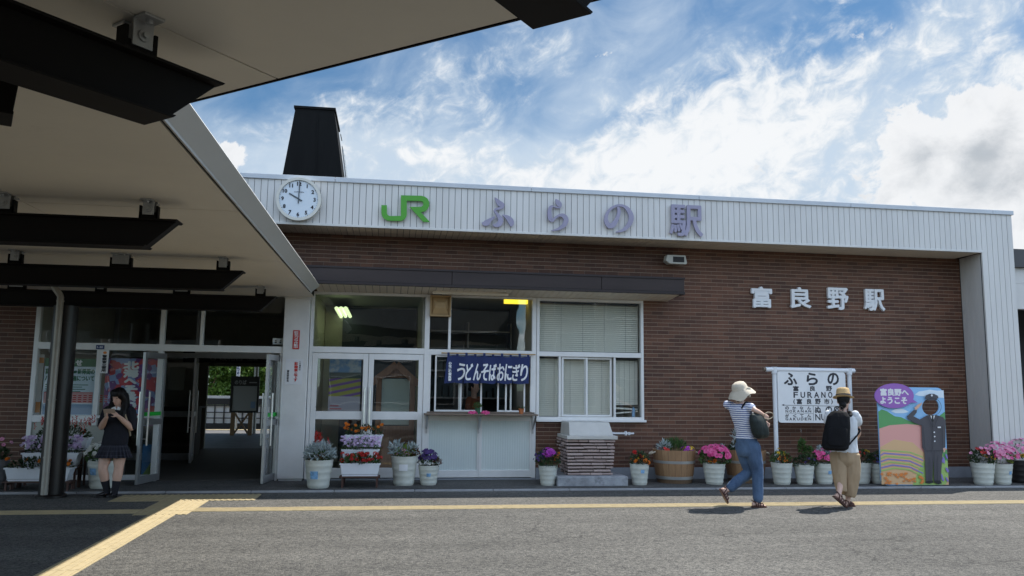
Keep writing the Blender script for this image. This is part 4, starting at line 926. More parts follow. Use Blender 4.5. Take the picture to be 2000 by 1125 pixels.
# loudspeaker on wall
sx0, sz0, sx1, sz1 = BX(1297, 500, 1338, 517, YW-.15); P('cream_plastic', (.48, .47, .42), .5, var=.06)
sp_ = thing('wall_loudspeaker', 'cream box loudspeaker fixed to the brick wall under the eaves', 'loudspeaker', ((sx0+sx1)/2, YW, sz0)); zc_ = (sz0+sz1)/2
q = MB(); Lr = [(sx0, YW-.02, sz0+.03), (sx0+.1, YW-.02, sz0), (sx0+.1, YW-.02, sz1-.01), (sx0, YW-.02, sz1-.02)]
q.prism([(sx0+.0, sz0+.05), (sx0+.07, sz0), (sx1-.02, sz0-.005), (sx1, sz0+.02), (sx1-.03, sz1), (sx0+.02, sz1)], 'y', YW-.26, YW-.09); q.box((sx0+sx1)/2-.03, YW-.09, zc_-.05, (sx0+sx1)/2+.03, YW-.0, zc_+.05); ob('case', q, 'cream_plastic', sp_, bevel=.01)
q = MB().box(sx0+.13, YW-.268, sz0+.03, sx1-.06, YW-.2605, sz1-.03)
for k in range(4): z = sz0+.045+k*.025; q.box(sx0+.14, YW-.272, z, sx1-.07, YW-.2685, z+.006)
ob('grille', q, 'dark', sp_)
# station name board
ysb = 13.15; nb = thing('station_name_board', 'white station name board with black lettering hung from a white tubular frame', 'sign', (7.15, ysb, .02)); P('board_white', (.70, .71, .72), .45, var=.05, vscale=5); P('tube_white', (.66, .68, .71), .4, var=.05)
def tubeY(mb, px0, py0, px1, py1, r, Y): mb.tube([F(px0, py0, Y), F(px1, py1, Y)], r, 16)
q = MB(); pl_ = F(1512, 722, ysb).x, F(1655, 722, ysb).x; zt_ = 1.955
q.tube([(pl_[0]-.16, ysb, zt_), (pl_[1]+.13, ysb, zt_)], .042, 16); cb_ = ob('crossbar', q, 'tube_white', nb, smooth=40)
q = MB(); q.tube([(pl_[0]-.20, ysb, zt_), (pl_[0]-.161, ysb, zt_)], .034, 12); ob('end_cap', q, 'shelf_brown', cb_)
for x in (pl_[0], pl_[1]+.03):
    q = MB(); q.tube([(x, ysb+.0, .022), (x, ysb, zt_-.045)], .037, 16); q.lathe([(.05, zt_-.07), (.05, zt_+.045)], (x, ysb, 0), 16); ob('post', q, 'tube_white', nb, smooth=40)
bx0, bz0, bx1, bz1 = BX(1519, 726, 1649, 826, ysb-.02); q = MB(); q.prism(rrect(bx0, bz0, bx1+.03, bz1, .05), 'y', ysb-.03, ysb+.02); bd_ = ob('board', q, 'board_white', nb, bevel=.004)
for xx in (bx0+.06, bx1-.06): 
    q = MB().tube([(xx, ysb, bz1-.02), (xx, ysb, zt_)], .008, 6); ob('hook', q, 'steel', nb)
yt = ysb-.0305; q = MB(); M4 = PX(1480, 680, 3.308, yt)
def t4(s, x0, y0, x1, y1, bold=.0, **k): a = M4(x0, y1); b2 = M4(x1, y0); text_box(q, s, a[0], a[1], b2[0], b2[1], yt, .002, bold, **k)
for s, a, b2 in (('ふ', 172, 250), ('ら', 318, 384), ('の', 454, 520)): t4(s, a, 162, b2, 236, .008)
for s, a, b2 in (('富', 229, 263), ('良', 338, 370), ('野', 442, 478)): t4(s, a, 245, b2, 277, .003)
for s, a, b2 in zip('FURANO', (232, 278, 322, 366, 412, 456), (258, 304, 350, 394, 436, 480)): t4(s, a, 284, b2, 320, .003)
t4('(', 231, 330, 240, 362, .002); t4(')', 474, 330, 483, 362, .002)
for s, a, b2 in (('富', 252, 285), ('良', 318, 346), ('野', 372, 405), ('市', 430, 462)): t4(s, a, 328, b2, 361, .003)
for s, a in zip('のかなん', (178, 224, 272, 320)): t4(s, a, 377, a+22, 396, .002)
for s, a in zip('NOKANAN', (180, 205, 230, 254, 279, 304, 328)): t4(s, a, 400, a+16, 415, .0015)
for s, a in zip('がくてん', (178, 228, 274, 320)): t4(s, a, 427, a+22, 446, .002)
for s, a in zip('GAKUDEN', (180, 205, 230, 254, 279, 304, 328)): t4(s, a, 449, a+16, 466, .0015)
t4('ぬ', 370, 378, 408, 418, .004); t4('の', 440, 378, 478, 418, .004); t4('NUNO', 373, 426, 520, 466, .002); t4('べ', 500, 378, 530, 418, .004)
def bar4(x0, y0, x1, y1, w): a, b2 = M4(x0, y0), M4(x1, y1); q.beam((a[0], yt-.001, a[1]), (b2[0], yt-.001, b2[1]), .002, w, (0, 0, 1) if abs(x1-x0) > abs(y1-y0) else (1, 0, 0))
bar4(165, 368, 560, 376, .007); bar4(358, 372, 360, 470, .005); bar4(178, 420, 358, 423, .004)
a = M4(153, 367); q.add([(a[0], yt-.002, a[1]), (a[0]+.05, yt-.002, a[1]+.016), (a[0]+.05, yt-.002, a[1]-.016)], [(0, 1, 2)])
ob('lettering', q, 'ink', bd_)
# welcome photo board (face hole)
P('pb_sky', (.26, .50, .78), .5); P('pb_cloud', (.66, .76, .84), .5); P('pb_hill', (.10, .32, .11), .5); P('pb_pink', (.70, .34, .30), .5); P('pb_tan', (.66, .42, .22), .5); P('pb_green', (.34, .50, .14), .5); P('pb_lav', (.24, .19, .50), .5); P('pb_orange', (.72, .22, .04), .5); P('pb_purple', (.30, .12, .44), .5); P('pb_suit', (.062, .058, .07), .5); P('pb_skin', (.66, .40, .29), .5); P('pb_back', (.4, .33, .22), .7)
pb = thing('photo_board', 'painted welcome board with a saluting uniformed figure, round face hole and purple speech bubble', 'photo board', (8.85, 12.75, .02))
ypb = 12.62; M5 = PX(1480, 680, 3.308, ypb); h5 = lambda x, y: Vector((*M5(x, y), 0))
def poly5(pts): return [M5(*p) for p in pts]
cA, cB = M5(770, 250), M5(1242, 893); face = poly5(ell(1117, 379, 55, 55, 30)); bodyr = rrect(cA[0], .03, cB[0]-.02, cA[1], .13)
lay = [0]
def layer(mat, pts, holes=(), name='painting', par=None, d=None):
    lay[0] += 1; q = MB(); put(q, outline([pts]+list(holes), .0012), (0, ypb-.0006*lay[0]*1.4, 0)); return ob(name, q, mat, par or pbb)
q = MB(); put(q, outline([bodyr, face], .025), (0, ypb+.025, 0)); pbb = ob('board', q, 'pb_sky', pb)
q = MB(); q.beam((8.5, ypb+.03, 1.2), (8.5, ypb+.55, .03), .04, .04); q.beam((9.15, ypb+.03, 1.2), (9.15, ypb+.55, .03), .04, .04); ob('strut', q, 'pb_back', pb)
X5 = lambda x: max(770, min(1241, x))
def clipb(pts):
    """keep the painted fields inside the board's edge"""
    return [(max(cA[0]+.004, min(cB[0]-.024, a)), max(.034, b)) for a, b in pts]
layer('pb_cloud', clipb(poly5([(1015, 300), (1040, 280), (1075, 275), (1110, 268), (1160, 275), (1200, 272), (1241, 285), (1241, 330), (1200, 322), (1150, 318), (1080, 312), (1040, 308)])))
layer('pb_cloud', clipb(poly5([(860, 408), (885, 395), (925, 390), (955, 400), (975, 412), (940, 420), (890, 420)])))
layer('pb_hill', clipb(poly5([(770, 410), (800, 395), (835, 408), (860, 425), (885, 440), (925, 446), (965, 465), (1010, 480), (1060, 470), (1120, 450), (1170, 440), (1210, 410), (1241, 400), (1241, 560), (770, 560)])))
layer('pb_pink', clipb(poly5([(770, 520), (850, 498), (960, 490), (1080, 500), (1241, 520), (1241, 700), (770, 700)])))
layer('pb_sky', clipb(poly5([(1180, 560), (1241, 520), (1241, 650), (1190, 640)])))
layer('pb_tan', clipb(poly5([(770, 640), (880, 590), (1000, 610), (1100, 700), (1241, 760), (1241, 893), (770, 880)])))
layer('pb_green', clipb(poly5([(1000, 893), (1040, 780), (1090, 700), (1180, 660), (1241, 700), (1241, 820), (1215, 880), (1160, 893)])))
layer('pb_hill', clipb(poly5([(1190, 660), (1241, 655), (1241, 730), (1200, 720)])))
for i in range(7): layer('pb_lav' if i % 2 else 'pb_green', clipb(poly5([(776, 668+i*20), (800+i*14, 655+i*19), (980, 668+i*19), (1066, 700+i*21), (1066, 707+i*21), (980, 676+i*19), (800+i*14, 664+i*19), (776, 677+i*20)])))
rr_ = random.Random(21)
q = MB()
for i in range(30):
    a = M5(rr_.uniform(790, 1062), rr_.uniform(806, 876)); s = rr_.uniform(.014, .030); put(q, outline([[(a[0]+(s*(1+.45*cos(5*t)))*cos(t), a[1]+(s*.8*(1+.45*cos(5*t)))*sin(t)) for t in [2*pi*k/25 for k in range(25)]]], .001), (0, ypb-.0205-.0001*i, 0))
ob('flower_print', q, 'pb_orange', pbb); q = MB()
for i in range(9):
    a = M5(rr_.uniform(1178, 1222), rr_.uniform(690, 850)); t = Vector((rr_.uniform(.2, .5), 0, rr_.uniform(-.9, -.6))).normalized(); q.beam(Vector((a[0], ypb-.0150-.0002*i, a[1])), Vector((a[0], ypb-.0150-.0002*i, a[1]))+t*.085, .001, .03, (0, -1, 0)) if False else put(q, outline([[(a[0]+t.x*.045*cos(u)+.016*sin(u)*-t.z, a[1]+t.z*.045*cos(u)+.016*sin(u)*t.x) for u in [2*pi*k/14 for k in range(14)]]], .001), (0, ypb-.0205-.0002*i, 0))
ob('lavender_print', q, 'pb_lav', pbb)
lay[0] = 29
layer('pb_skin', poly5([(1005, 385), (1030, 362), (1058, 350), (1050, 368), (1030, 388), (1015, 402)]), name='hand_print')
layer('pb_suit', poly5([(1000, 400), (1022, 398), (1020, 415), (1000, 440), (1040, 460), (1090, 432), (1150, 432), (1190, 445), (1205, 465), (1207, 560), (1205, 640), (1192, 645), (1188, 662), (1175, 860), (1132, 860), (1128, 700), (1122, 860), (1080, 860), (1072, 700), (1068, 660), (1056, 640), (1052, 500), (1000, 480), (962, 455), (958, 440)]), name='figure_print')
layer('pb_skin', poly5([(1190, 646), (1204, 642), (1204, 668), (1194, 674)]), name='hand_print')
layer('dark', poly5([(1075, 868), (1085, 856), (1125, 854), (1128, 866), (1105, 874)]), name='shoe_print'); layer('dark', poly5([(1132, 866), (1136, 854), (1172, 854), (1184, 872), (1160, 878)]), name='shoe_print')
layer('sign_white', poly5([(1106, 434), (1138, 434), (1124, 475)]), name='shirt_print'); layer('dark', poly5([(1118, 436), (1127, 436), (1129, 470), (1122, 478), (1116, 470)]), name='tie_print')
capl = layer('pb_suit', poly5([(1072, 325), (1078, 305), (1100, 295), (1130, 295), (1155, 307), (1160, 322), (1150, 328), (1148, 336), (1085, 338), (1083, 328)]), name='cap_print')
q = MB(); put(q, outline([poly5(ell(1117, 379, 57, 57, 30)), face], .002), (0, ypb-.0480, 0))
for p0, p1 in (((1118, 480), (1120, 655)), ((1056, 500), (1070, 655)), ((1086, 438), (1118, 510)), ((1156, 438), (1126, 510)), ((1128, 665), (1127, 855)), ((1100, 700), (1103, 855)), ((1152, 690), (1150, 855)), ((1180, 500), (1184, 640)), ((1072, 662), (1190, 660))):
    a, b2 = M5(*p0), M5(*p1); q.beam((a[0], ypb-.0475, a[1]), (b2[0], ypb-.0475, b2[1]), .002, .006, (0, 0, 1) if abs(p1[0]-p0[0]) > abs(p1[1]-p0[1]) else (1, 0, 0))
ob('outline_print', q, 'ink', pbb)
q = MB()
for px, py in ((1128, 542), (1130, 570), (1131, 600)): put(q, outline([poly5(ell(px, py, 5, 5, 10))], .002), (0, ypb-.0495, 0))
a, b2 = M5(1150, 515), M5(1170, 506); q.box(a[0], ypb-.0505, a[1], b2[0], ypb-.048, b2[1]); put(q, outline([poly5(ell(1112, 305, 6, 7, 10))], .002), (0, ypb-.0495, 0)); ob('button_print', q, 'sign_white', pbb)
pbub = poly5(ell(874, 309, 126, 80, 44)[0:40]+[(1000, 322)]); tail = poly5([(985, 325), (1024, 352), (965, 352)])
q = MB(); put(q, outline([poly5(ell(873, 308, 126, 80, 44))], .02), (0, ypb-.02, 0)); put(q, outline([tail], .018), (0, ypb-.021, 0)); bub = ob('speech_bubble', q, 'pb_purple', pb)
q = MB()
a, b2 = M5(784, 305), M5(962, 264); text_box(q, '富良野へ', a[0], a[1], b2[0], b2[1], ypb-.0405, .002, .006); a, b2 = M5(784, 357), M5(952, 318); text_box(q, 'ようこそ', a[0], a[1], b2[0], b2[1], ypb-.0405, .002, .006); ob('lettering', q, 'sign_white', bub)
# ================================================================== platform seen through the hall
m, N, L, b = nodes_of('platform_floor_mat'); g_ = N.new('ShaderNodeNewGeometry'); L.new(nmix(N, L, nrange(N, L, nnoise(N, L, g_.outputs['Position'], 3), .3, .7), (.10, .10, .105), (.16, .16, .165)), b.inputs['Base Color']); b.inputs['Roughness'].default_value = .6
q = MB().box(-30, 20.61, -.02, 30, 28.6, .031); struct('platform_pavement', q, 'platform_floor_mat')
q = MB().box(-30, 28.61, -.02, 30, 28.95, .045); struct('platform_edge_paving', q, 'tactile')
ps = thing('platform_shelter', 'dark roof on slim posts over the platform behind the station', 'shelter', (-5, 24, .03))
q = MB().box(-14, 20.75, 2.95, 11, 27.6, 3.10); ob('roof', q, 'chimney_metal', ps)
for x, y in ((-4.3, 26.6), (-9.5, 26.6), (1.0, 26.6), (6.0, 26.6)): q = MB().lathe([(.07, .03), (.07, 2.95)], (x, y, 0), 12); ob('post', q, 'zinc', ps, smooth=40)
fence_y = 30.2
P('fence_white', (.56, .57, .58), .6, var=.08)
pf = thing('platform_fence', 'white panelled fence with dark grid frame across the tracks', 'fence', (-4.5, fence_y, 0))
q = MB().box(-13, fence_y-.05, 1.08, 6, fence_y+.05, 1.17); q.box(-13, fence_y+.02, .17, 6, fence_y+.05, .84); ob('panel', q, 'fence_white', pf)
q = MB()
for i in range(60): x = -13+i*.32; q.box(x, fence_y-.02, .16, x+.035, fence_y+.018, .92)
for z in (.16, .36, .56, .80): q.box(-13, fence_y-.03, z, 6, fence_y-.0205, z+.035)
q.box(-13, fence_y-.045, .86, 6, fence_y+.04, 1.078); q.box(-13, fence_y-.045, .0, 6, fence_y+.04, .158); ob('grid', q, 'dark', pf)
P('soil', (.045, .032, .024), .95, var=.4, vscale=30, bump=.5, bscale=60)
def leaf(mb, p, d, ln, wd_, rng, mi=None, fold=.25):
    d = d.normalized(); s = d.cross(Vector((rng.uniform(-1, 1), rng.uniform(-1, 1), rng.uniform(-1, 1)))).normalized(); n = s.cross(d)
    mb.add([p, p+d*ln*.5+s*wd_/2+n*wd_*fold, p+d*ln, p+d*ln*.5-s*wd_/2+n*wd_*fold], [(0, 1, 2), (0, 2, 3)], mi)
def dome(rng, c, rx, ry, rz, lo=0., power=.45):
    while True:
        v = Vector((rng.uniform(-1, 1), rng.uniform(-1, 1), rng.uniform(-1, 1)))
        if .05 < v.length < 1 and v.z > lo: break
    u = v.normalized(); r = v.length**power; return Vector((c[0]+u.x*rx*r, c[1]+u.y*ry*r, c[2]+u.z*rz*r)), u
def foliage(mb, rng, c, rx, ry, rz, n, ln, wd_, mi=None, lo=-.25, up=.4):
    for _ in range(n):
        p, u = dome(rng, c, rx, ry, rz, lo); d = (u+Vector((rng.uniform(-1, 1), rng.uniform(-1, 1), rng.uniform(-1, 1)))*.9+Vector((0, 0, up)))
        k = rng.uniform(.7, 1.3); leaf(mb, p-d.normalized()*ln*.4, d, ln*k, wd_*k, rng, mi)
def bloom(mb, rng, p, n, r, petals=5, mi=None, cup=.25):
    n = n.normalized(); a = n.orthogonal().normalized(); b2 = n.cross(a); t0 = rng.uniform(0, 6)
    for k in range(petals):
        t = t0+2*pi*k/petals; e = a*cos(t)+b2*sin(t); s = n.cross(e); w2 = r*1.25*sin(pi/petals)*1.05
        mb.add([p+e*r*.1, p+e*r*.65+s*w2*.8+n*r*cup*.6, p+e*r+n*r*cup+s*w2*.25, p+e*r+n*r*cup-s*w2*.25, p+e*r*.65-s*w2*.8+n*r*cup*.6], [(0, 1, 2, 3, 4)], mi)
def pompom(mb, rng, p, n, r, mi=None):
    for k, (s, h, c) in enumerate(((1., 0, .1), (.8, .25, .35), (.5, .42, .8))): bloom(mb, rng, p+n.normalized()*r*h, n+Vector((rng.uniform(-.1, .1),)*3), r*s, 9, mi, c)
def scatter_blooms(mb, rng, c, rx, ry, rz, n, r, kind=bloom, mi=None, lo=.05, face=Vector((0, -.6, .5)), **k):
    for _ in range(n):
        p, u = dome(rng, c, rx, ry, rz, lo, .12)
        if u.y > .55: p.y = 2*c[1]-p.y; u = Vector((u.x, -u.y, u.z))
        kind(mb, rng, p, u+face*.7, r*rng.uniform(.8, 1.2), mi=mi, **k)
leaf_material('leaf_bush', (.07, .15, .022), (.19, .30, .05), .4)
leaf_material('leaf_green', (.035, .085, .022), (.085, .16, .04), .3)
leaf_material('leaf_dark', (.02, .045, .016), (.05, .085, .03), .25)
leaf_material('leaf_lime', (.12, .20, .03), (.25, .30, .06), .35)
leaf_material('leaf_silver', (.27, .33, .34), (.46, .52, .52), .2, .8)
leaf_material('leaf_bronze', (.10, .035, .02), (.20, .08, .04), .3)
for nm_, c1, c2 in (('bloom_red', (.42, .012, .012), (.62, .04, .03)), ('bloom_orange', (.68, .16, .012), (.80, .28, .03)), ('bloom_yellow', (.72, .46, .02), (.82, .60, .06)), ('bloom_pink', (.62, .04, .20), (.78, .14, .36)),
                    ('bloom_rose', (.72, .22, .42), (.85, .42, .58)), ('bloom_lilac', (.50, .34, .60), (.74, .62, .78)), ('bloom_magenta', (.32, .02, .34), (.48, .06, .46)), ('bloom_violet', (.03, .012, .08), (.07, .03, .18)),
                    ('bloom_white', (.62, .62, .56), (.78, .78, .74)), ('bloom_blue', (.06, .06, .26), (.14, .13, .42))): leaf_material(nm_, c1, c2, .3, .6)
# the hedge behind the fence
rg = random.Random(11); k = 0
for (cx, cy, rx, ry, rz, hh, lab) in ((-7.6, 33.0, 1.7, 1.1, 2.2, .9, 'bright green bush left of centre behind the platform fence'), (-6.5, 33.7, 1.4, 1.1, 1.9, .8, 'lower green bush between the two left bushes behind the platform fence'), (-5.3, 33.4, 1.6, 1.2, 2.5, 1.0, 'tall bright green bush right behind the platform information board'), (-3.2, 32.9, 1.5, 1.1, 2.1, .9, 'bright green bush at the right of the platform doorway')):
    t = thing('bush', lab, 'bush', (cx, cy, 0), 'bushes behind the platform fence'); q = MB()
    for _ in range(26):
        c = (cx+rg.uniform(-.85, .85)*rx, cy+rg.uniform(-.5, .6)*ry, .25+rg.uniform(.0, 1.2)*rz); foliage(q, rg, c, .65, .5, .5, 330, .17, .085, None, -1, .1)
    ob('foliage', q, 'leaf_bush', t); q = MB()
    for a in range(5): q.tube([(cx+.1*cos(a*1.3), cy+.1*sin(a*1.3), 0), (cx+.5*cos(a*1.3), cy+.4*sin(a*1.3), 1.2), (cx+.9*cos(a*1.3), cy+.6*sin(a*1.3), 2.3)], [.05, .03, .01], 6)
    ob('stem', q, 'oiled_wood', t)
# information board on a wooden stand, platform name plate
by = 25.8; x0, z0, x1, z1 = BX(450, 735, 506, 806, by); ib = thing('information_board', 'dark framed information board on a wooden stand seen through the hall doorway', 'board', ((x0+x1)/2, by, .03)); wood_material('pale_wood', (.20, .12, .06), (.30, .19, .10))
P('board_dark', (.035, .032, .028), .5); P('board_grey', (.42, .42, .40), .6)
q = MB().ring(x0, z0, x1, z1, .06, by-.03, by+.03); q.box(x0+.06, by-.025, z1-.3, x1-.06, by+.02, z1-.06); ob('frame', q, 'board_dark', ib)
q = MB().box(x0+.06, by-.01, z0+.06, x1-.06, by+.01, z1-.30); o = ob('panel', q, 'board_grey', ib); q = MB().box(x0+.62, by-.012, z0+.14, x1-.1, by-.0105, z0+.34); ob('notice', q, 'poster_blue', o)
q = MB(); text_box(q, 'のりば', x0+.12, z1-.25, x0+.46, z1-.12, by-.026, .002, .004); q.beam((x0+.55, by-.027, z1-.19), (x0+.78, by-.027, z1-.19), .002, .03, (0, 0, 1)); ob('lettering', q, 'board_grey', ib)
q = MB(); xm_ = (x0+x1)/2-.05
for s in (-1, 1): q.beam((xm_+s*.26, by-.02, .03), (xm_+s*.26, by-.02, z0), .12, .1, (0, 1, 0))
q.beam((xm_-.2, by-.02, .1), (xm_+.2, by-.02, z0-.02), .05, .06, (0, 1, 0)); q.beam((xm_+.2, by-.05, .1), (xm_-.2, by-.05, z0-.02), .05, .06, (0, 1, 0)); ob('stand', q, 'pale_wood', ib)
x0, z0, x1, z1 = BX(459, 710, 466, 736, 29.0); np_ = thing('platform_name_post', 'slim platform post carrying a white and navy vertical name plate', 'sign', ((x0+x1)/2, 29.3, 0)); q = MB().tube([((x0+x1)/2, 29.36, 0), ((x0+x1)/2, 29.36, 3.2)], .04, 8); ob('post', q, 'zinc', np_)
q = MB().box(x0, 29.28, z0, x1, 29.31, 3.1); o = ob('plate', q, 'sign_white', np_); q = MB(); text_col(q, 'ふらの', x0+.02, z0+.05, x1-.02, z0+.55, 29.279, .003, .004); ob('lettering', q, 'plate_navy', o)
# ticket gate sign hung inside the hall
yg = 20.3; x0, z0, x1, z1 = BX(404, 692, 530, 709, yg); x0 = -5.0; P('gate_letter', (.26, .26, .24), .6)
q = MB().box(x0, yg-.05, z0, xo1+.1, yg+.05, z1+.05); gs = tag(ob('gate_sign', q, 'dark'), 'dark hanging sign reading ticket gate above the hall exit', 'sign')
q = MB(); zz0, zz1 = z0+.05, z1-.03; c0 = BX(430, 697, 474, 706, yg); text_box(q, '改札口', c0[0], zz0, c0[2], zz1, yg-.051, .003, .005); c0 = BX(484, 697, 512, 706, yg); text_box(q, 'Gates', c0[0], zz0, c0[2]-.1, zz0+.09, yg-.051, .003)
c0 = BX(412, 697, 422, 706, yg); q.ring(c0[0], zz0, c0[2], zz1, .02, yg-.054, yg-.0505); q.box(c0[0]+.05, yg-.054, zz0+.05, c0[2]-.05, yg-.0505, zz1-.05); ob('lettering', q, 'gate_letter', gs)
x0, z0, x1, z1 = BX(546, 664, 556, 676, YW+.02); q = MB().box(x0-.12, YW+.07, z0+.03, x1-.02, YW+.08, z1+.03); o = tag(ob('toilet_sign', q, 'sign_white'), 'small white toilet pictogram sign behind the glass above the right door leaf', 'sign'); q = MB()
for k in range(2): xx = x0-.07+k*.08; q.box(xx-.014, YW+.066, z0+.05, xx+.014, YW+.0695, z1-.03); q.ball((xx, YW+.067, z1-.008), .011, 8)
ob('pictogram', q, 'ink', o)
x0, z0, x1, z1 = BX(331, 717, 361, 762, 17.44); q = MB().box(x0, 17.43, z0, x1, 17.45, z1); tag(ob('hall_notice', q, P('notice_grey', (.26, .28, .25), .7)), 'large plain notice sheet on the inner vestibule glass', 'notice')
P('vent_dark', (.05, .035, .025), .7)
q = MB().box(-5.55, 18.2, .03, -4.2, 18.9, 1.05); q.box(-5.55, 18.2, 1.05, -4.15, 18.95, 1.09); tag(ob('hall_counter', q, 'vent_dark'), 'dark brown counter in the hall behind the inner glass', 'counter')
# ================================================================== potted plants
P('pot_cream', (.56, .57, .51), .5, var=.10, vscale=6, dirt=((.26, .24, .19), 5, .60, .5)); P('pot_white', (.68, .70, .74), .4, var=.05, vscale=5); P('pot_grey', (.22, .22, .23), .8, var=.2, vscale=6); P('pot_black', (.02, .018, .018), .5)
P('stand_brown', (.065, .028, .020), .6, var=.25, vscale=12)
ZA = .022
def mpp(px, Y): return (F(px+1, 930, Y)-F(px, 930, Y)).x
def pot(px, yfront, wpx, hpx, label, group='cream pots of flowers along the station wall', sticker=None, mat='pot_cream', seed=0):
    k = mpp(px, yfront+.15); R = wpx*k/2; hgt = hpx*k*.985; Yc = yfront+R*.85; c = F(px, 930, Yc); rng = random.Random(seed)
    t = thing('potted_plant', label, 'potted plant', (c.x, Yc, ZA), group); n = 26; prof = [(R*.70, 0), (R*.74, .02)]
    for i in range(n+1):
        u = i/n; r = R*(.74+.24*u)+R*.022*max(0, sin(u*pi*8)); prof.append((r, .02+u*(hgt-.03)))
    prof += [(R*1.0, hgt-.008), (R*.99, hgt), (R*.93, hgt), (R*.91, hgt-.05)]; ph = rng.random()*6
    q = MB().lathe(prof, (c.x, Yc, ZA), 36, None, True, lambda a, z: .012*sin(3*a+ph)); pm = ob('pot', q, mat, t, smooth=50)
    q = MB().lathe([(R*.915, hgt-.035), (R*.5, hgt-.02), (.01, hgt-.012)], (c.x, Yc, ZA), 20); ob('soil', q, 'soil', t)
    if sticker:
        a0, a1, za, zb_, mt = sticker; q = MB(); rows = []
        for j in range(2):
            z = hgt*(za if j == 0 else zb_); rr = R*(.74+.24*z/hgt)+R*.03; rows += [Vector((c.x+rr*cos(radians(a0+(a1-a0)*i/6)), Yc+rr*sin(radians(a0+(a1-a0)*i/6)), ZA+z)) for i in range(7)]
        q.add(rows, [(i, i+1, i+8, i+7) for i in range(6)]); s_ = ob('sticker', q, mt, pm)
    return t, Vector((c.x, Yc, ZA+hgt)), R, rng
def plant(t, parts):
    for name, q, mat in parts: ob(name, q, mat, t)
def simple(args, fol, blooms, kw={}):
    """fol: (material, rx, ry, rz, n, leaf length, leaf width, dx, dz); blooms: (material, kind, n, radius, rx, rz, dx, dz)"""
    t, c, R, rng = pot(*args, **kw)
    for (mt, rx, ry, rz, n, ln, w_, dx, dz) in fol:
        q = MB(); foliage(q, rng, (c.x+dx*R, c.y, c.z+dz*R), rx*R, ry*R, rz*R, n, ln, w_); ob('foliage', q, mt, t)
    for (mt, kd, n, r, rx, rz, dx, dz) in blooms:
        q = MB(); cc_ = (c.x+dx*R, c.y, c.z+dz*R)
        if kd == 'pom': scatter_blooms(q, rng, cc_, rx*R, rx*R, rz*R, n, r, pompom)
        elif kd == 'cluster':
            for _ in range(n):
                p, u = dome(rng, cc_, rx*R, rx*R, rz*R, .1, .2)
                for _ in range(12):
                    d = Vector((rng.uniform(-1, 1), rng.uniform(-1, .4), rng.uniform(-.4, 1))).normalized(); bloom(q, rng, p+d*r, d, r*.55, 4)
        elif kd == 'spike':
            for _ in range(n):
                p, u = dome(rng, cc_, rx*R, rx*R, rz*R*.5, .1, .2)
                for j in range(14): leaf(q, p+Vector((rng.uniform(-.01, .01), rng.uniform(-.01, .01), j*r*.5)), Vector((rng.uniform(-1, 1), rng.uniform(-1, 1), .8)), r*1.6, r*.7, rng)
        else: scatter_blooms(q, rng, cc_, rx*R, rx*R, rz*R, n, r, bloom)
        ob('flowers', q, mt, t)
    return t
G1 = 'cream pots of flowers along the station wall'
simple((622, 12.66, 57, 56, 'large cream pot of silver leaves and red blooms by the white pilaster', G1, (236, 272, .34, .62, 'sticker_blue'), 'pot_cream', 1),
       [('leaf_silver', 1.05, .95, .85, 330, .10, .026, .05, .35), ('leaf_bronze', .8, .8, .35, 180, .07, .012, -.15, .0), ('leaf_green', .8, .8, .5, 90, .07, .03, 0, .1)], [('bloom_red', 'spike', 9, .022, .6, 1.2, .0, .75)])
simple((789, 12.95, 53, 57, 'large cream pot of silver and bronze leaves right of the red planter box', G1, (245, 285, .52, .74, 'sign_white'), 'pot_cream', 2),
       [('leaf_silver', .55, .6, .75, 150, .09, .024, -.62, .35), ('leaf_silver', .5, .5, .6, 110, .09, .024, .5, .35), ('leaf_lime', .75, .7, .55, 130, .06, .034, .05, .2), ('leaf_bronze', .45, .5, .4, 90, .06, .03, .7, .15)], [('bloom_rose', 'bloom', 9, .02, .6, .6, -.1, .1)])
simple((837, 13.0, 42, 38, 'small cream pot of dark violet pansies and white alyssum beside the serving counter', G1, (255, 280, .45, .62, 'sticker_blue'), 'pot_cream', 3),
       [('leaf_dark', .95, .9, .9, 150, .06, .03, -.05, .2), ('leaf_bronze', .45, .5, .5, 110, .08, .012, .75, .2)], [('bloom_violet', 'bloom', 26, .034, .85, .8, -.05, .65), ('bloom_white', 'bloom', 46, .013, .85, .5, -.25, .1)])
simple((1070, 12.86, 37, 37, 'small cream pot of magenta petunias left of the stone chimney stack', G1, None, 'pot_cream', 4),
       [('leaf_dark', 1.25, 1.0, 1.1, 330, .055, .026, .0, .55), ('leaf_green', .9, .9, .5, 80, .09, .012, .0, -.15)], [('bloom_magenta', 'bloom', 26, .042, .75, .75, .05, 1.0), ('bloom_violet', 'bloom', 26, .022, .55, .9, -.95, .5), ('bloom_orange', 'pom', 7, .026, .4, .8, .95, .55)])
simple((1249, 12.86, 37, 39, 'small cream pot of orange and yellow marigolds right of the stone stack', G1, (262, 285, .58, .74, 'sticker_blue'), 'pot_cream', 5),
       [('leaf_dark', 1.05, 1.0, .95, 280, .055, .022, .0, .25)], [('bloom_orange', 'pom', 8, .032, 1.0, .5, .0, .1), ('bloom_yellow', 'pom', 5, .024, .35, .5, .25, .45), ('bloom_red', 'cluster', 3, .03, .5, .8, -.25, .5)])
simple((1395, 12.87, 42, 38, 'cream pot overflowing with hot pink petunias between the two barrels', G1, None, 'pot_cream', 6),
       [('leaf_green', 1.4, 1.1, 1.15, 340, .06, .03, .05, .35), ('leaf_silver', .3, .3, .5, 40, .08, .03, .75, 1.1)], [('bloom_pink', 'bloom', 52, .048, 1.42, 1.15, .1, .5), ('bloom_orange', 'pom', 7, .03, .6, .5, -.1, .1)])
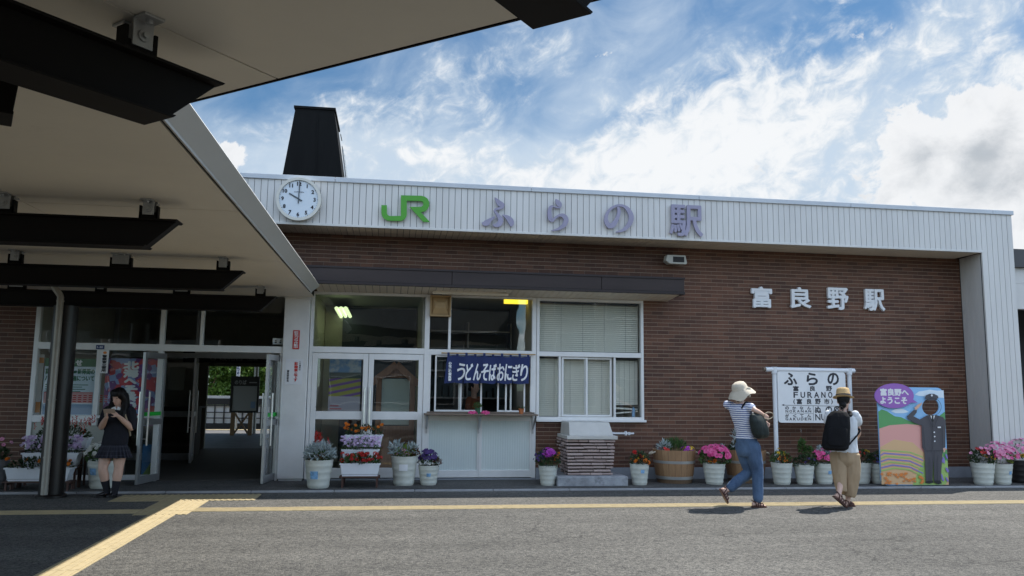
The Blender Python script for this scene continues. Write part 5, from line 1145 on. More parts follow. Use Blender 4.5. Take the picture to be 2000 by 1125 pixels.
simple((1527, 12.8, 39, 39, 'cream pot of orange marigolds and trailing bronze leaves under the name board post', G1, None, 'pot_cream', 7),
       [('leaf_green', .95, .9, .8, 170, .055, .024, -.1, .3), ('leaf_bronze', .5, .5, .9, 150, .06, .016, .45, -.1)], [('bloom_orange', 'pom', 6, .026, .8, .5, -.3, .15), ('bloom_yellow', 'pom', 4, .028, .4, .6, -.15, .7)])
t = simple((1571, 12.79, 37, 36, 'cream pot with one tall leafy stem and dark trailing purple leaves', G1, None, 'pot_cream', 8),
       [('leaf_dark', 1.2, 1.0, .7, 260, .055, .024, .1, .1), ('leaf_violet', .9, .9, .8, 150, .055, .022, .3, .2)] if False else [('leaf_dark', 1.25, 1.0, .8, 330, .055, .022, .1, .1), ('leaf_green', .35, .35, 1.0, 130, .07, .032, -.15, 1.5), ('leaf_green', .3, .3, .65, 80, .07, .032, .55, 1.1)], [('bloom_violet', 'bloom', 22, .02, .9, .5, .3, .2), ('bloom_white', 'spike', 1, .008, .1, .5, -.15, 3.0)])
simple((1609, 12.85, 38, 37, 'cream pot of pink petunias with a silver tuft left of the woman in khaki trousers', G1, (268, 292, .5, .66, 'sticker_blue'), 'pot_cream', 9),
       [('leaf_green', 1.1, 1.0, .9, 220, .055, .026, .0, .3), ('leaf_silver', .65, .6, .8, 150, .08, .026, .05, .9)], [('bloom_pink', 'bloom', 34, .038, 1.1, .9, .0, .45)])
simple((1683, 12.88, 35, 37, 'cream pot of dark green leaves with few red blooms right of the khaki trousers', G1, None, 'pot_cream', 10),
       [('leaf_dark', 1.15, 1.0, 1.0, 260, .06, .024, .0, .3)], [('bloom_red', 'bloom', 5, .024, .8, .8, -.1, .6), ('bloom_yellow', 'pom', 3, .028, .4, .5, .6, .7)])
simple((1718, 12.87, 36, 35, 'cream pot of yellow green leaves and blue lobelia beside the painted photo board', G1, None, 'pot_cream', 11),
       [('leaf_dark', 1.2, 1.0, .9, 250, .055, .024, .0, .3), ('leaf_lime', .7, .7, .8, 80, .06, .024, .5, .5)], [('bloom_blue', 'bloom', 50, .016, 1.05, .7, -.1, .15)])
simple((1920, 12.58, 40, 38, 'cream pot of mixed orange, pink and yellow flowers before the white end pillar', G1, None, 'pot_cream', 12),
       [('leaf_dark', 1.2, 1.0, .95, 290, .055, .026, .0, .3)], [('bloom_red', 'bloom', 9, .03, .8, .7, -.2, .6), ('bloom_yellow', 'pom', 4, .032, .8, .4, .3, .2), ('bloom_rose', 'bloom', 7, .03, .9, .8, -.3, .75)])
simple((1956, 12.63, 38, 36, 'cream pot heaped with bright pink blooms, right of the mixed pot at the pillar', G1, (275, 296, .5, .66, 'sticker_blue'), 'pot_cream', 13),
       [('leaf_lime', 1.2, 1.0, .9, 190, .05, .022, .0, .3)], [('bloom_rose', 'bloom', 70, .036, 1.5, 1.5, .0, .5), ('bloom_pink', 'bloom', 40, .034, 1.5, 1.3, .1, .5), ('bloom_yellow', 'pom', 2, .036, .5, .3, -.9, .2)])
simple((1999, 12.75, 52, 40, 'black planter of pink and yellow flowers at the right edge, past the white pillar', None, None, 'pot_black', 14),
       [('leaf_green', 1.05, .9, .8, 190, .055, .026, .0, .25)], [('bloom_rose', 'bloom', 46, .034, 1.1, .9, -.1, .5), ('bloom_yellow', 'pom', 5, .032, .8, .4, .2, .2)])
simple((200, 12.80, 62, 57, 'large cream pot of white flowers behind the schoolgirl', G1, (232, 262, .5, .74, 'sticker_blue'), 'pot_cream', 15),
       [('leaf_green', 1.15, .95, .75, 240, .07, .034, -.1, .2)], [('bloom_white', 'bloom', 26, .032, 1.15, .8, -.3, .35)])
simple((-12, 12.70, 56, 64, 'grey concrete pot of dark leaves at the left edge', None, None, 'pot_grey', 16), [('leaf_dark', 1.0, .9, .7, 200, .07, .03, 0, .2)], [('bloom_rose', 'bloom', 6, .03, .8, .9, .3, .9)])
# stepped stands with planter boxes
def planter_box(cx, cy, zb_, wd_, dp, ht, label, group, fol, kind, bmat, nb_, br, seed, rz=.16):
    rng = random.Random(seed); t = thing('planter_box', label, 'planter box', (cx, cy, zb_), group); q = MB(); a, b2 = wd_/2, dp/2; k = .86
    q.rings([[(cx-a*k, cy-b2*k, zb_), (cx+a*k, cy-b2*k, zb_), (cx+a*k, cy+b2*k, zb_), (cx-a*k, cy+b2*k, zb_)], [(cx-a*.96, cy-b2*.96, zb_+ht*.88), (cx+a*.96, cy-b2*.96, zb_+ht*.88), (cx+a*.96, cy+b2*.96, zb_+ht*.88), (cx-a*.96, cy+b2*.96, zb_+ht*.88)],
             [(cx-a, cy-b2, zb_+ht*.88), (cx+a, cy-b2, zb_+ht*.88), (cx+a, cy+b2, zb_+ht*.88), (cx-a, cy+b2, zb_+ht*.88)], [(cx-a, cy-b2, zb_+ht), (cx+a, cy-b2, zb_+ht), (cx+a, cy+b2, zb_+ht), (cx-a, cy+b2, zb_+ht)],
             [(cx-a*.93, cy-b2*.86, zb_+ht), (cx+a*.93, cy-b2*.86, zb_+ht), (cx+a*.93, cy+b2*.86, zb_+ht), (cx-a*.93, cy+b2*.86, zb_+ht)], [(cx-a*.92, cy-b2*.84, zb_+ht-.03), (cx+a*.92, cy-b2*.84, zb_+ht-.03), (cx+a*.92, cy+b2*.84, zb_+ht-.03), (cx-a*.92, cy+b2*.84, zb_+ht-.03)]])
    ob('box', q, 'pot_white', t, bevel=.006); q = MB().box(cx-a*.875, cy-b2*.905, zb_+ht*.14, cx+a*.875, cy-b2*.88, zb_+ht*.17); ob('rib', q, 'plinth', t)
    q = MB(); q.box(cx-a*.915, cy-b2*.83, zb_+ht-.04, cx+a*.915, cy+b2*.83, zb_+ht-.022); ob('soil', q, 'soil', t)
    q = MB(); fm, fn, fl, fw = fol; foliage(q, rng, (cx, cy, zb_+ht-.01), a*1.02, b2*1.15, rz, fn, fl, fw, None, .0); ob('foliage', q, fm, t)
    q = MB()
    for _ in range(nb_):
        p = Vector((cx+rng.uniform(-1.05, 1.05)*a, cy+rng.uniform(-1.15, .8)*b2, zb_+ht+rz*rng.uniform(.25, 1.05))); d = Vector((rng.uniform(-.5, .5), -.7, .6))
        if kind == 'pom': pompom(q, rng, p, d, br)
        elif kind == 'cluster':
            for _ in range(16): e = Vector((rng.uniform(-1, 1), rng.uniform(-1, .3), rng.uniform(-.5, 1))).normalized(); bloom(q, rng, p+e*br, e, br*.55, 5)
        elif kind == 'spike':
            for j in range(12): leaf(q, p+Vector((rng.uniform(-.008, .008), rng.uniform(-.008, .008), j*br*.5)), Vector((rng.uniform(-1, 1), rng.uniform(-1, 1), .8)), br*1.6, br*.7, rng)
        else: bloom(q, rng, p, d, br)
    ob('flowers', q, bmat, t); return t
def stand(label, cx, ys, zs_, w_, dp):
    t = thing('plant_stand', label, 'plant stand', (cx, ys[0], ZA)); P_ = MB()
    for y, z in zip(ys, zs_):
        q = MB()
        for k in range(3): q.box(cx-w_/2, y-dp/2+k*dp/3+.004, z-.022, cx+w_/2, y-dp/2+(k+1)*dp/3-.004, z)
        ob('shelf', q, 'stand_brown', t, bevel=.003)
        for s in (-1, 1):
            q = MB(); q.beam((cx+s*(w_/2-.05), y-dp/2+.03, ZA), (cx+s*(w_/2-.05), y-dp/2+.03, z-.023), .028, .028, (0, 1, 0)); q.beam((cx+s*(w_/2-.05), y+dp/2-.03, ZA), (cx+s*(w_/2-.05), y+dp/2-.03, z-.023), .028, .028, (0, 1, 0)); q.box(cx+s*(w_/2-.05)-.012, y-dp/2+.045, z-.06, cx+s*(w_/2-.05)+.012, y+dp/2-.045, z-.024); ob('leg', q, 'stand_brown', t)
    return t
cx = F(703, 930, 12.85).x; wq = (F(743, 930, 12.8)-F(663, 930, 12.8)).x
z3 = [F(703, 931, 12.72).z, F(703, 903, 12.95).z, F(705, 874, 13.18).z]; y3 = (12.85, 13.08, 13.31)
stand('low stepped brown stand holding three white planter boxes by the shop door', cx, y3, z3, wq, .22)
G2 = 'white planter boxes on the stand by the shop door'; G3 = 'white planter boxes on the stand behind the post'
planter_box(cx, y3[0], z3[0]+.001, wq, .21, .195, 'white planter box of red geraniums on the lowest step by the shop door', G2, ('leaf_green', 260, .06, .035), 'cluster', 'bloom_red', 26, .026, 31, .15)
planter_box(cx-.01, y3[1], z3[1]+.001, wq*.95, .21, .195, 'white planter box of lilac flowers on the middle step by the shop door', G2, ('leaf_green', 240, .055, .02), 'bloom', 'bloom_lilac', 150, .020, 32, .19)
planter_box(cx+.03, y3[2], z3[2]+.001, wq*.98, .21, .195, 'white planter box of orange marigolds on the top step by the shop door', G2, ('leaf_dark', 260, .05, .02), 'pom', 'bloom_orange', 20, .028, 33, .17)
xa_, xb2 = F(8, 930, 12.7).x, F(143, 930, 12.7).x; cx = (xa_+xb2)/2; wq = xb2-xa_
z3 = [F(40, 941, 12.6).z, F(40, 911, 12.83).z, F(40, 880, 13.06).z]; y3 = (12.74, 12.97, 13.20)
stand('low stepped brown stand of planter boxes half hidden by the dark post', cx, y3, z3, wq, .22)
planter_box(cx, y3[0], z3[0]+.001, wq*.98, .21, .19, 'white planter box of orange marigolds on the lowest step behind the post', G3, ('leaf_dark', 330, .06, .024), 'pom', 'bloom_orange', 11, .03, 41, .16)
planter_box(cx+.06, y3[1], z3[1]+.001, wq*.86, .21, .19, 'white planter box of lilac flowers on the middle step behind the post', G3, ('leaf_dark', 300, .06, .022), 'bloom', 'bloom_lilac', 170, .023, 42, .24)
planter_box(cx+.10, y3[2], z3[2]+.001, wq*.86, .21, .19, 'white planter box of red salvia on the top step behind the post', G3, ('leaf_dark', 300, .06, .024), 'spike', 'bloom_red', 46, .02, 43, .20)
# half barrels
m, N, L, b = nodes_of('barrel_wood'); g_ = N.new('ShaderNodeNewGeometry'); tc = N.new('ShaderNodeTexCoord'); sp = N.new('ShaderNodeSeparateXYZ'); L.new(tc.outputs['Object'], sp.inputs[0])
an = nmath(N, L, 'MULTIPLY', nmath(N, L, 'ARCTAN2', sp.outputs[1], sp.outputs[0]), 20/(2*pi)); fr = nmath(N, L, 'FRACT', an); fl = nmath(N, L, 'FLOOR', an)
wn_ = N.new('ShaderNodeTexWhiteNoise'); wn_.noise_dimensions = '1D'; L.new(fl, wn_.inputs['W']); c = nmix(N, L, wn_.outputs['Value'], (.27, .15, .075), (.40, .24, .125))
gr = nnoise(N, L, tc.outputs['Object'], 6, 7, .65, (5, 5, .8)); c = nmix(N, L, nrange(N, L, gr, .35, .7, 0, .55), c, (.20, .105, .05)); c = nmix(N, L, nmath(N, L, 'LESS_THAN', fr, .04), c, (.08, .045, .025))
c = nmix(N, L, nrange(N, L, sp.outputs[2], .13, .05, 0, .8), c, (.10, .065, .04)); L.new(c, b.inputs['Base Color']); b.inputs['Roughness'].default_value = .65
P('rope', (.50, .44, .34), .9, var=.2, vscale=40, bump=.4, bscale=120)
def barrel(px, yc, wpx, hpx, label, seed):
    k = mpp(px, yc); R = wpx*k/2; h = hpx*k; c = F(px, 920, yc); rng = random.Random(seed); t = thing('barrel_planter', label, 'barrel planter', (c.x, yc, ZA), 'half barrel planters')
    o = (c.x, yc, ZA); q = MB().lathe([(R*.80, 0), (R*.88, h*.25), (R*.95, h*.6), (R, h), (R*.93, h), (R*.90, h-.06)], o, 40); ob('staves', q, 'barrel_wood', t, smooth=50)
    for u, hh in ((.12, .05), (.60, .045)): q = MB(); rr = lambda v: R*(.80+.2*v**.8)+.005; q.lathe([(rr(u), u*h), (rr(u)+.004, u*h), (rr(u+.08)+.004, u*h+hh), (rr(u+.08), u*h+hh)], o, 40, cap=False); ob('hoop', q, 'zinc', t, smooth=50)
    for s in (-1, 1):
        q = MB(); x = c.x+s*R*.96; q.tube([(x, yc-.06, ZA+h*.93), (x+s*.05, yc-.065, ZA+h*.90), (x+s*.085, yc-.03, ZA+h*.86), (x+s*.09, yc+.02, ZA+h*.86), (x+s*.05, yc+.065, ZA+h*.90), (x, yc+.06, ZA+h*.93)], .014, 8); ob('rope_handle', q, 'rope', t, smooth=50)
    q = MB().lathe([(R*.91, h-.05), (.02, h-.03)], o, 24); ob('soil', q, 'soil', t)
    return t, Vector((c.x, yc, ZA+h)), R, rng
t, c, R, rng = barrel(1317, 13.33, 80, 60, 'round half barrel planter of lavender and pansies right of the orange marigold pot', 51)
q = MB(); foliage(q, rng, (c.x, c.y, c.z-.02), R*.62, R*.6, R*.55, 420, .11, .012, None, .05, 1.2); ob('foliage', q, 'leaf_green', t)
q = MB(); foliage(q, rng, (c.x-R*.55, c.y-R*.2, c.z), R*.28, R*.28, R*.42, 90, .09, .028); ob('silver_foliage', q, 'leaf_silver', t)
for mt, dx, n in (('bloom_yellow', .62, 9), ('bloom_magenta', .5, 9), ('bloom_red', -.6, 6)): q = MB(); scatter_blooms(q, rng, (c.x+dx*R, c.y-R*.35, c.z-.02), R*.28, R*.25, R*.22, n, .03); ob('flowers', q, mt, t)
t, c, R, rng = barrel(1456, 13.33, 76, 58, 'half barrel planter partly hidden behind the woman in the striped shirt', 52)
q = MB(); foliage(q, rng, (c.x-R*.1, c.y, c.z-.02), R*.7, R*.6, R*.5, 360, .10, .014, None, .05, 1.1); ob('foliage', q, 'leaf_dark', t)
q = MB(); foliage(q, rng, (c.x-R*.55, c.y-R*.3, c.z+.12), R*.22, R*.22, R*.7, 70, .10, .03); ob('silver_foliage', q, 'leaf_silver', t)
# stone stack with metal hood
m, N, L, b = nodes_of('stack_stone'); g_ = N.new('ShaderNodeNewGeometry'); c = nmix(N, L, g_.outputs['Random Per Island'], (.36, .27, .25), (.46, .36, .33)); c = nmix(N, L, nrange(N, L, nnoise(N, L, g_.outputs['Position'], 22, 8, .7), .58, .72, 0, .6), c, (.16, .11, .09)); L.new(c, b.inputs['Base Color']); b.inputs['Roughness'].default_value = .9
bp = N.new('ShaderNodeBump'); bp.inputs['Strength'].default_value = .7; bp.inputs['Distance'].default_value = .01; L.new(nnoise(N, L, g_.outputs['Position'], 60, 6, .7), bp.inputs['Height']); L.new(bp.outputs[0], b.inputs['Normal'])
P('slab_concrete', (.30, .31, .33), .85, var=.35, vscale=5, bump=.5, bscale=40, dirt=((.07, .075, .08), 6, .56, .8)); P('hood_metal', (.50, .49, .46), .45, var=.08, vscale=5, dirt=((.3, .26, .2), 3, .6, .5))
sk = thing('vent_stack', 'pinkish split stone vent stack with a pale metal hood on a concrete slab', 'vent', (3.25, 13.3, ZA))
x0, x1 = F(1089, 940, 12.83).x, F(1227, 940, 12.83).x; q = MB(); q.box(x0, 12.83, ZA-.01, x1, YW-.014, F(1150, 931, 12.83).z); zsl = F(1150, 931, 12.83).z; ob('base_slab', q, 'slab_concrete', sk, bevel=.015)
xs0, xs1 = F(1109, 890, 13.0).x, F(1197, 890, 13.0).x; zt_ = F(1150, 858, 13.0).z; rng = random.Random(61); n = 11; ch = (zt_-zsl)/n; q = MB()
for i in range(n):
    z = zsl+i*ch; gr_ = .024; k = .035*(i/n); ins = .0
    for (ax, a0, a1, fixed) in (('f', xs0-k, xs1+k, 13.0-k), ('l', 13.0, 13.7, xs0-k), ('r', 13.0, 13.7, xs1+k)):
        u = a0
        while u < a1-.04:
            w_ = min(rng.uniform(.12, .3), a1-u); j = rng.uniform(-.022, .016); zz0, zz1 = z+gr_/2+rng.uniform(-.003, .003), z+ch-gr_/2+rng.uniform(-.004, .004)
            if ax == 'f': q.box(u+.003, fixed+j, zz0, u+w_-.003, fixed+.12, zz1)
            elif ax == 'l': q.box(fixed+j, u+.124, zz0, fixed+.12, min(u+w_, 13.7), zz1) if u+.124 < min(u+w_, 13.7) else None
            else: q.box(fixed-.12, u+.124, zz0, fixed+j, min(u+w_, 13.7), zz1) if u+.124 < min(u+w_, 13.7) else None
            u += w_
ob('stone_courses', q, 'stack_stone', sk, bevel=.008); q = MB().box(xs0+.03, 13.03, zsl, xs1-.03, 13.68, zt_); ob('core', q, 'vent_dark', sk)
xh0, xh1, zh0, zh1 = F(1107, 850, 12.95).x, F(1206, 850, 12.95).x, zt_, F(1150, 825, 13.05).z; q = MB()
zl = zh0+(zh1-zh0)*.22
def rc(x0, x1, y0, y1, z): return [(x0, y0, z), (x1, y0, z), (x1, y1, z), (x0, y1, z)]
q.rings([rc(xh0, xh1, 12.93, 13.72, zh0), rc(xh0, xh1, 12.93, 13.72, zl)]); q.rings([rc(xh0+.05, xh1-.06, 12.97, 13.70, zl), rc(xh0+.07, xh1-.10, 13.10, 13.70, zh1)]); ob('hood', q, 'hood_metal', sk, bevel=.008)
wp_ = thing('wall_pipe', 'short white pipe with a stop valve on the brick wall right of the stone stack', 'pipe', (xh1+.1, YW, zl)); za = F(1215, 847, 13.5).z; q = MB()
q.tube([(xh1-.02, 13.55, za), (F(1238, 847, 13.55).x, 13.55, za)], .017, 10); q.tube([(xh1+.14, 13.55, za), (xh1+.14, YW+.01, za)], .015, 8); ob('pipe', q, 'tube_white', wp_, smooth=40); q = MB(); xx = F(1222, 847, 13.55).x; q.tube([(xx, 13.55, za-.03), (xx, 13.55, za+.04)], .022, 8); q.tube([(xx+.06, 13.55, za-.025), (xx+.06, 13.55, za+.025)], .024, 8); ob('valve', q, 'tube_white', wp_, smooth=40)
# things on the serving counter
P('terracotta', (.42, .14, .05), .7, var=.15); P('green_pot', (.03, .12, .06), .6)
def mini(px, mat, fol, label, sc=1.):
    c = F(px, 805, 13.52); t = thing('counter_plant', label, 'plant', (c.x, 13.52, 1.141)); q = MB().lathe([(.034*sc, 0), (.05*sc, .09*sc), (.052*sc, .095*sc), (.044*sc, .095*sc), (.042*sc, .07*sc)], (c.x, 13.52, 1.141), 16); ob('pot', q, mat, t, smooth=50); rng = random.Random(int(px)); q = MB(); foliage(q, rng, (c.x, 13.52, 1.141+.09*sc), .075*sc, .06*sc, .10*sc*fol[1], fol[2], .045, .02, None, .0, .6); ob('foliage', q, fol[0], t)
mini(933, 'green_pot', ('leaf_green', 1.0, 60), 'small leafy plant in a green pot on the serving counter', 1.0); mini(1018, 'terracotta', ('leaf_dark', .4, 12), 'small terracotta pot at the right end of the serving counter', 1.0)
for i, px in enumerate((923, 948)):
    rng = random.Random(70+i); c = F(px, 806, 13.48); q = MB(); scatter_blooms(q, rng, (c.x, 13.47, 1.141), .07, .05, .045, 26, .022, bloom, None, .05); tag(ob('pink_blossom', q, 'bloom_pink'), ('bunch of pink blossoms left of the green pot on the counter', 'bunch of pink blossoms right of the green pot on the counter')[i], 'flowers', 'pink blossoms on the counter')
# neighbouring roof at the right edge, houses across the square (mirrored in the glass)
P('shed_grey', (.30, .31, .31), .7, var=.1); P('shed_roof', (.04, .038, .042), .5, var=.1)
sb = thing('side_building', 'low annex with a dark roof edge and shadowed opening past the white end pillar', 'building', (14, 14.5, 0))
xl = XR+.05; z_a = 3.92
q = MB(); q.prism([(xl, z_a+.34), (24, z_a+1.4), (24, z_a+1.7), (xl, z_a+.46)], 'y', 13.3, 21) if False else q.box(xl, 13.15, z_a+.02, 30, 21, z_a+.36); ob('roof', q, 'shed_roof', sb)
q = MB().box(xl, 13.25, z_a-.28, 30, 13.45, z_a+.018); q.box(xl, 13.24, z_a-.76, 30, 13.4, z_a-.285); ob('fascia', q, 'white_paint', sb); q = MB().box(xl, 15.5, 0, 30, 15.7, z_a-.3); q.box(16, 13.3, 0, 16.3, 15.5, z_a-.77); ob('wall', q, 'groove_dark', sb)
# ================================================================== people
from mathutils import noise as mnoise
P('skin', (.58, .365, .28), .55, var=.06, vscale=14); P('skin_fair', (.58, .38, .30), .55, var=.06, vscale=14); P('hair_black', (.0055, .0048, .0048), .55, spec=.25, var=.3, vscale=60, stretch=(1, 1, .15)); P('lip', (.42, .16, .13), .5); P('eye_dark', (.015, .012, .01), .3)
stripe_material('striped_knit', (.70, .72, .78), (.055, .085, .28), .029, .40)
m, N, L, b = nodes_of('denim'); tc = N.new('ShaderNodeTexCoord'); n1 = nnoise(N, L, tc.outputs['Object'], 5, 6, .6, (1, 1, .5)); n2 = nnoise(N, L, tc.outputs['Object'], 160, 2, .5)
c = nmix(N, L, nrange(N, L, n1, .35, .68), (.032, .065, .135), (.085, .145, .245)); c = nmix(N, L, nrange(N, L, n2, .4, .7, 0, .35), c, (.14, .20, .30)); L.new(c, b.inputs['Base Color']); b.inputs['Roughness'].default_value = .9
P('blouse_white', (.66, .68, .70), .85, var=.04); P('khaki', (.37, .265, .165), .85, var=.10, vscale=5); P('leather_brown', (.075, .028, .02), .5, var=.2, vscale=20); P('leather_black', (.012, .011, .012), .3)
P('hat_cream', (.52, .46, .37), .9, var=.08, vscale=12, bump=.15, bscale=160); P('straw', (.50, .34, .16), .8, var=.18, vscale=60, bump=.3, bscale=220); P('band_navy', (.02, .022, .035), .8); P('bag_green', (.016, .023, .022), .6, spec=.3, var=.25, vscale=7, bump=.2, bscale=40); P('bag_black', (.006, .006, .0075), .8, spec=.2, var=.3, vscale=6, bump=.15, bscale=60); P('strap_beige', (.34, .28, .20), .8)
P('knit_navy', (.0085, .009, .016), .95, var=.2, vscale=12); P('sock_navy', (.010, .010, .016), .9); P('phone_black', (.02, .02, .022), .25); P('phone_case', (.38, .28, .22), .5)
m, N, L, b = nodes_of('plaid_skirt'); tc = N.new('ShaderNodeTexCoord'); s = N.new('ShaderNodeSeparateXYZ'); L.new(tc.outputs['Object'], s.inputs[0])
g1 = nmath(N, L, 'LESS_THAN', nmath(N, L, 'FRACT', nmath(N, L, 'DIVIDE', s.outputs[2], .058)), .14); g2 = nmath(N, L, 'LESS_THAN', nmath(N, L, 'FRACT', nmath(N, L, 'DIVIDE', nmath(N, L, 'ARCTAN2', s.outputs[1], s.outputs[0]), .22)), .13)
c = nmix(N, L, nmath(N, L, 'MULTIPLY', nmath(N, L, 'MAXIMUM', g1, g2), .55), (.011, .012, .022), (.06, .06, .085)); L.new(c, b.inputs['Base Color']); b.inputs['Roughness'].default_value = .9
def spline(pts, vals, n=6):
    """Catmull-Rom through points with radii"""
    P3 = [Vector((*p, r)) for p, r in zip([Vector(p) for p in pts], vals)]; out = []
    for i in range(len(P3)-1):
        a, b, c, d = P3[max(i-1, 0)], P3[i], P3[i+1], P3[min(i+2, len(P3)-1)]
        for k in range(n):
            t = k/n; out.append(.5*((2*b)+(c-a)*t+(2*a-5*b+4*c-d)*t*t+(3*b-a-3*c+d)*t**3))
    out.append(P3[-1]); return [Vector(q[:3]) for q in out], [max(q[3], .003) for q in out]
def limb(mb, pts, radii, n=14, caps=True):
    p, r = spline(pts, radii); mb.tube(p, r, n)
    if caps:
        for q, k in ((p[0], r[0]), (p[-1], r[-1])): mb.ball(q, k*.985, 12)
def trunk(mb, secs, right, fwd, n=22):
    """secs: (centre, half width, half depth)"""
    ps, ws = spline([s[0] for s in secs], [s[1] for s in secs]); _, ds = spline([s[0] for s in secs], [s[2] for s in secs]); rows = []
    for p, w_, d_ in zip(ps, ws, ds): rows.append([p+right*(abs(cos(t))**.85*(1 if cos(t) > 0 else -1))*w_+fwd*(abs(sin(t))**.85*(1 if sin(t) > 0 else -1))*d_ for t in [2*pi*k/n for k in range(n)]])
    mb.rings(rows)
def fuse(name, mb, mat, parent, voxel=.008, smooth=3, wrinkle=0., wscale=9., stretch=(1, 1, .5), seed=0):
    """union of the closed lofts as one continuous skin"""
    off = wloc(parent); me = mesh_of('tmp', mb, mat, off); o = bpy.data.objects.new('tmp', me); COL.objects.link(o)
    r = o.modifiers.new('r', 'REMESH'); r.mode = 'VOXEL'; r.voxel_size = voxel
    s_ = o.modifiers.new('s', 'SMOOTH'); s_.iterations = smooth; s_.factor = .5
    bpy.context.view_layer.update(); m2 = bpy.data.meshes.new_from_object(o.evaluated_get(bpy.context.evaluated_depsgraph_get())); m2.name = name
    bpy.data.objects.remove(o); bpy.data.meshes.remove(me)
    if wrinkle:
        ns = [v.normal.copy() for v in m2.vertices]
        for v, nn in zip(m2.vertices, ns):
            q = Vector((v.co.x*stretch[0], v.co.y*stretch[1], v.co.z*stretch[2]))*wscale+Vector((seed, seed*.7, 0)); v.co += nn*wrinkle*(mnoise.noise(q)+.6*(1-2*abs(mnoise.noise(q*1.9))))
    if not m2.materials: m2.materials.append(MATS[mat])
    m2.polygons.foreach_set('use_smooth', [True]*len(m2.polygons)); m2.update()
    o = bpy.data.objects.new(name, m2); COL.objects.link(o); o.parent = parent; return o
def hand_mesh(mb, wrist, d, palm_n, side, curl=.5, sc=1.):
    """palm, four unequal bent fingers and a thumb; d: direction of the hand, palm_n: way the palm faces, side: thumb side"""
    d = d.normalized(); palm_n = (palm_n-d*palm_n.dot(d)).normalized(); a = d.cross(palm_n).normalized()*side
    c = wrist+d*.045*sc; rows = []
    for u, w_, t in ((-.012, .022, .016), (.02, .034, .016), (.055, .040, .014), (.088, .038, .012)):
        o = wrist+d*u*sc; rows.append([o+a*w_*cos(k*pi/5)*sc+palm_n*t*sin(k*pi/5)*sc for k in range(10)])
    mb.rings(rows)
    for i, (off, ln) in enumerate(((.028, .066), (.010, .074), (-.009, .070), (-.027, .055))):
        p = wrist+d*.082*sc+a*off*sc; pts = [p]; ang = curl*.35
        for j, f in enumerate((.45, .32, .23)):
            pts.append(pts[-1]+(d*cos(ang)+palm_n*sin(ang))*ln*f*sc); ang += curl*(.85+.1*i*.3)
        limb(mb, pts, [.0088*sc, .0082*sc, .0075*sc, .0062*sc], 8)
    p = wrist+d*.028*sc+a*.030*sc; limb(mb, [p, p+(a*.75+d*.6+palm_n*.15).normalized()*.032*sc, p+(a*.55+d*.8+palm_n*.35).normalized()*.064*sc], [.0115*sc, .0098*sc, .007*sc], 8)
def head_mesh(mb, c, fwd, up, sc=1.):
    fwd = (fwd-up*fwd.dot(up)).normalized(); r = fwd.cross(up).normalized()
    rows = []
    for z, w_, df, db in ((-.112, .026, .062, -.02), (-.105, .040, .078, .0), (-.085, .052, .084, .03), (-.055, .061, .088, .062), (-.02, .068, .089, .082), (.015, .073, .090, .092), (.05, .075, .088, .095), (.08, .068, .074, .085), (.102, .050, .050, .062), (.116, .022, .02, .03)):
        rows.append([c+up*z*sc+r*w_*cos(t)*sc+fwd*(df if sin(t) > 0 else db)*sin(t)*sc for t in [2*pi*k/20 for k in range(20)]])
    mb.rings(rows)
    limb(mb, [c+fwd*.082*sc+up*.006*sc, c+fwd*.098*sc-up*.022*sc, c+fwd*.106*sc-up*.036*sc], [.008*sc, .011*sc, .0135*sc], 8)
    limb(mb, [c+fwd*.084*sc-up*.066*sc+r*.02*sc, c+fwd*.091*sc-up*.065*sc, c+fwd*.084*sc-up*.066*sc-r*.02*sc], [.006*sc, .0085*sc, .006*sc], 8)
    for s in (-1, 1): mb.ball(c+r*s*.076*sc-up*.012*sc-fwd*.008*sc, (.012*sc, .022*sc, .032*sc), 8)
def face_marks(parent, c, fwd, up, sc=1.):
    fwd = (fwd-up*fwd.dot(up)).normalized(); r = fwd.cross(up).normalized()
    for s in (-1, 1):
        q = MB(); o = c+r*s*.032*sc+fwd*.0835*sc+up*.006*sc; rows = []
        for t in range(9): u = t/8*2-1; rows.append(o+r*u*.016*sc-fwd*.004*u*u*sc)
        limb(q, [rows[0], rows[4]+up*.003, rows[8]], [.0025, .0048, .0025], 6); ob('eye', q, 'eye_dark', parent)
    q = MB(); limb(q, [c+fwd*.086*sc-up*.064*sc+r*.021*sc, c+fwd*.096*sc-up*.0635*sc, c+fwd*.086*sc-up*.064*sc-r*.021*sc], [.003, .0058, .003], 6); ob('mouth', q, 'lip', parent)
UP = Vector((0, 0, 1))
def shoe(mb, heel, toe, up, w_=.045, hgt=.06, low=.0):
    d = (toe-heel); l = d.length; d.normalize(); s = d.cross(up).normalized(); up = s.cross(d).normalized(); rows = []
    for u, ww, hh in ((0, .55, .75), (.06, .72, 1.), (.25, .8, 1.05), (.45, .85, .8), (.65, 1.0, .58), (.85, .9, .42), (.96, .6, .3), (1., .3, .2)):
        o = heel+d*l*u; rows.append([o+s*ww*w_*cos(t)+up*(hgt*hh*.5+hgt*hh*.5*sin(t)) for t in [2*pi*k/14 for k in range(14)]])
    mb.rings(rows)
def sole(mb, heel, toe, up, w_=.044, th=.016):
    d = (toe-heel); l = d.length; d.normalize(); s = d.cross(up).normalized(); up = s.cross(d).normalized(); o_ = []
    prof = ((0, .45), (.04, .66), (.15, .76), (.4, .74), (.65, .95), (.82, .95), (.95, .65), (1., .3))
    pl = [heel+d*l*u+s*w_*k for u, k in prof]+[heel+d*l*u-s*w_*k for u, k in prof[::-1]]; n = len(pl)
    mb.add(pl+[p-up*th for p in pl], [tuple(range(n)), tuple(range(n, 2*n))[::-1]]+[((i+1) % n, i, n+i, n+(i+1) % n) for i in range(n)])
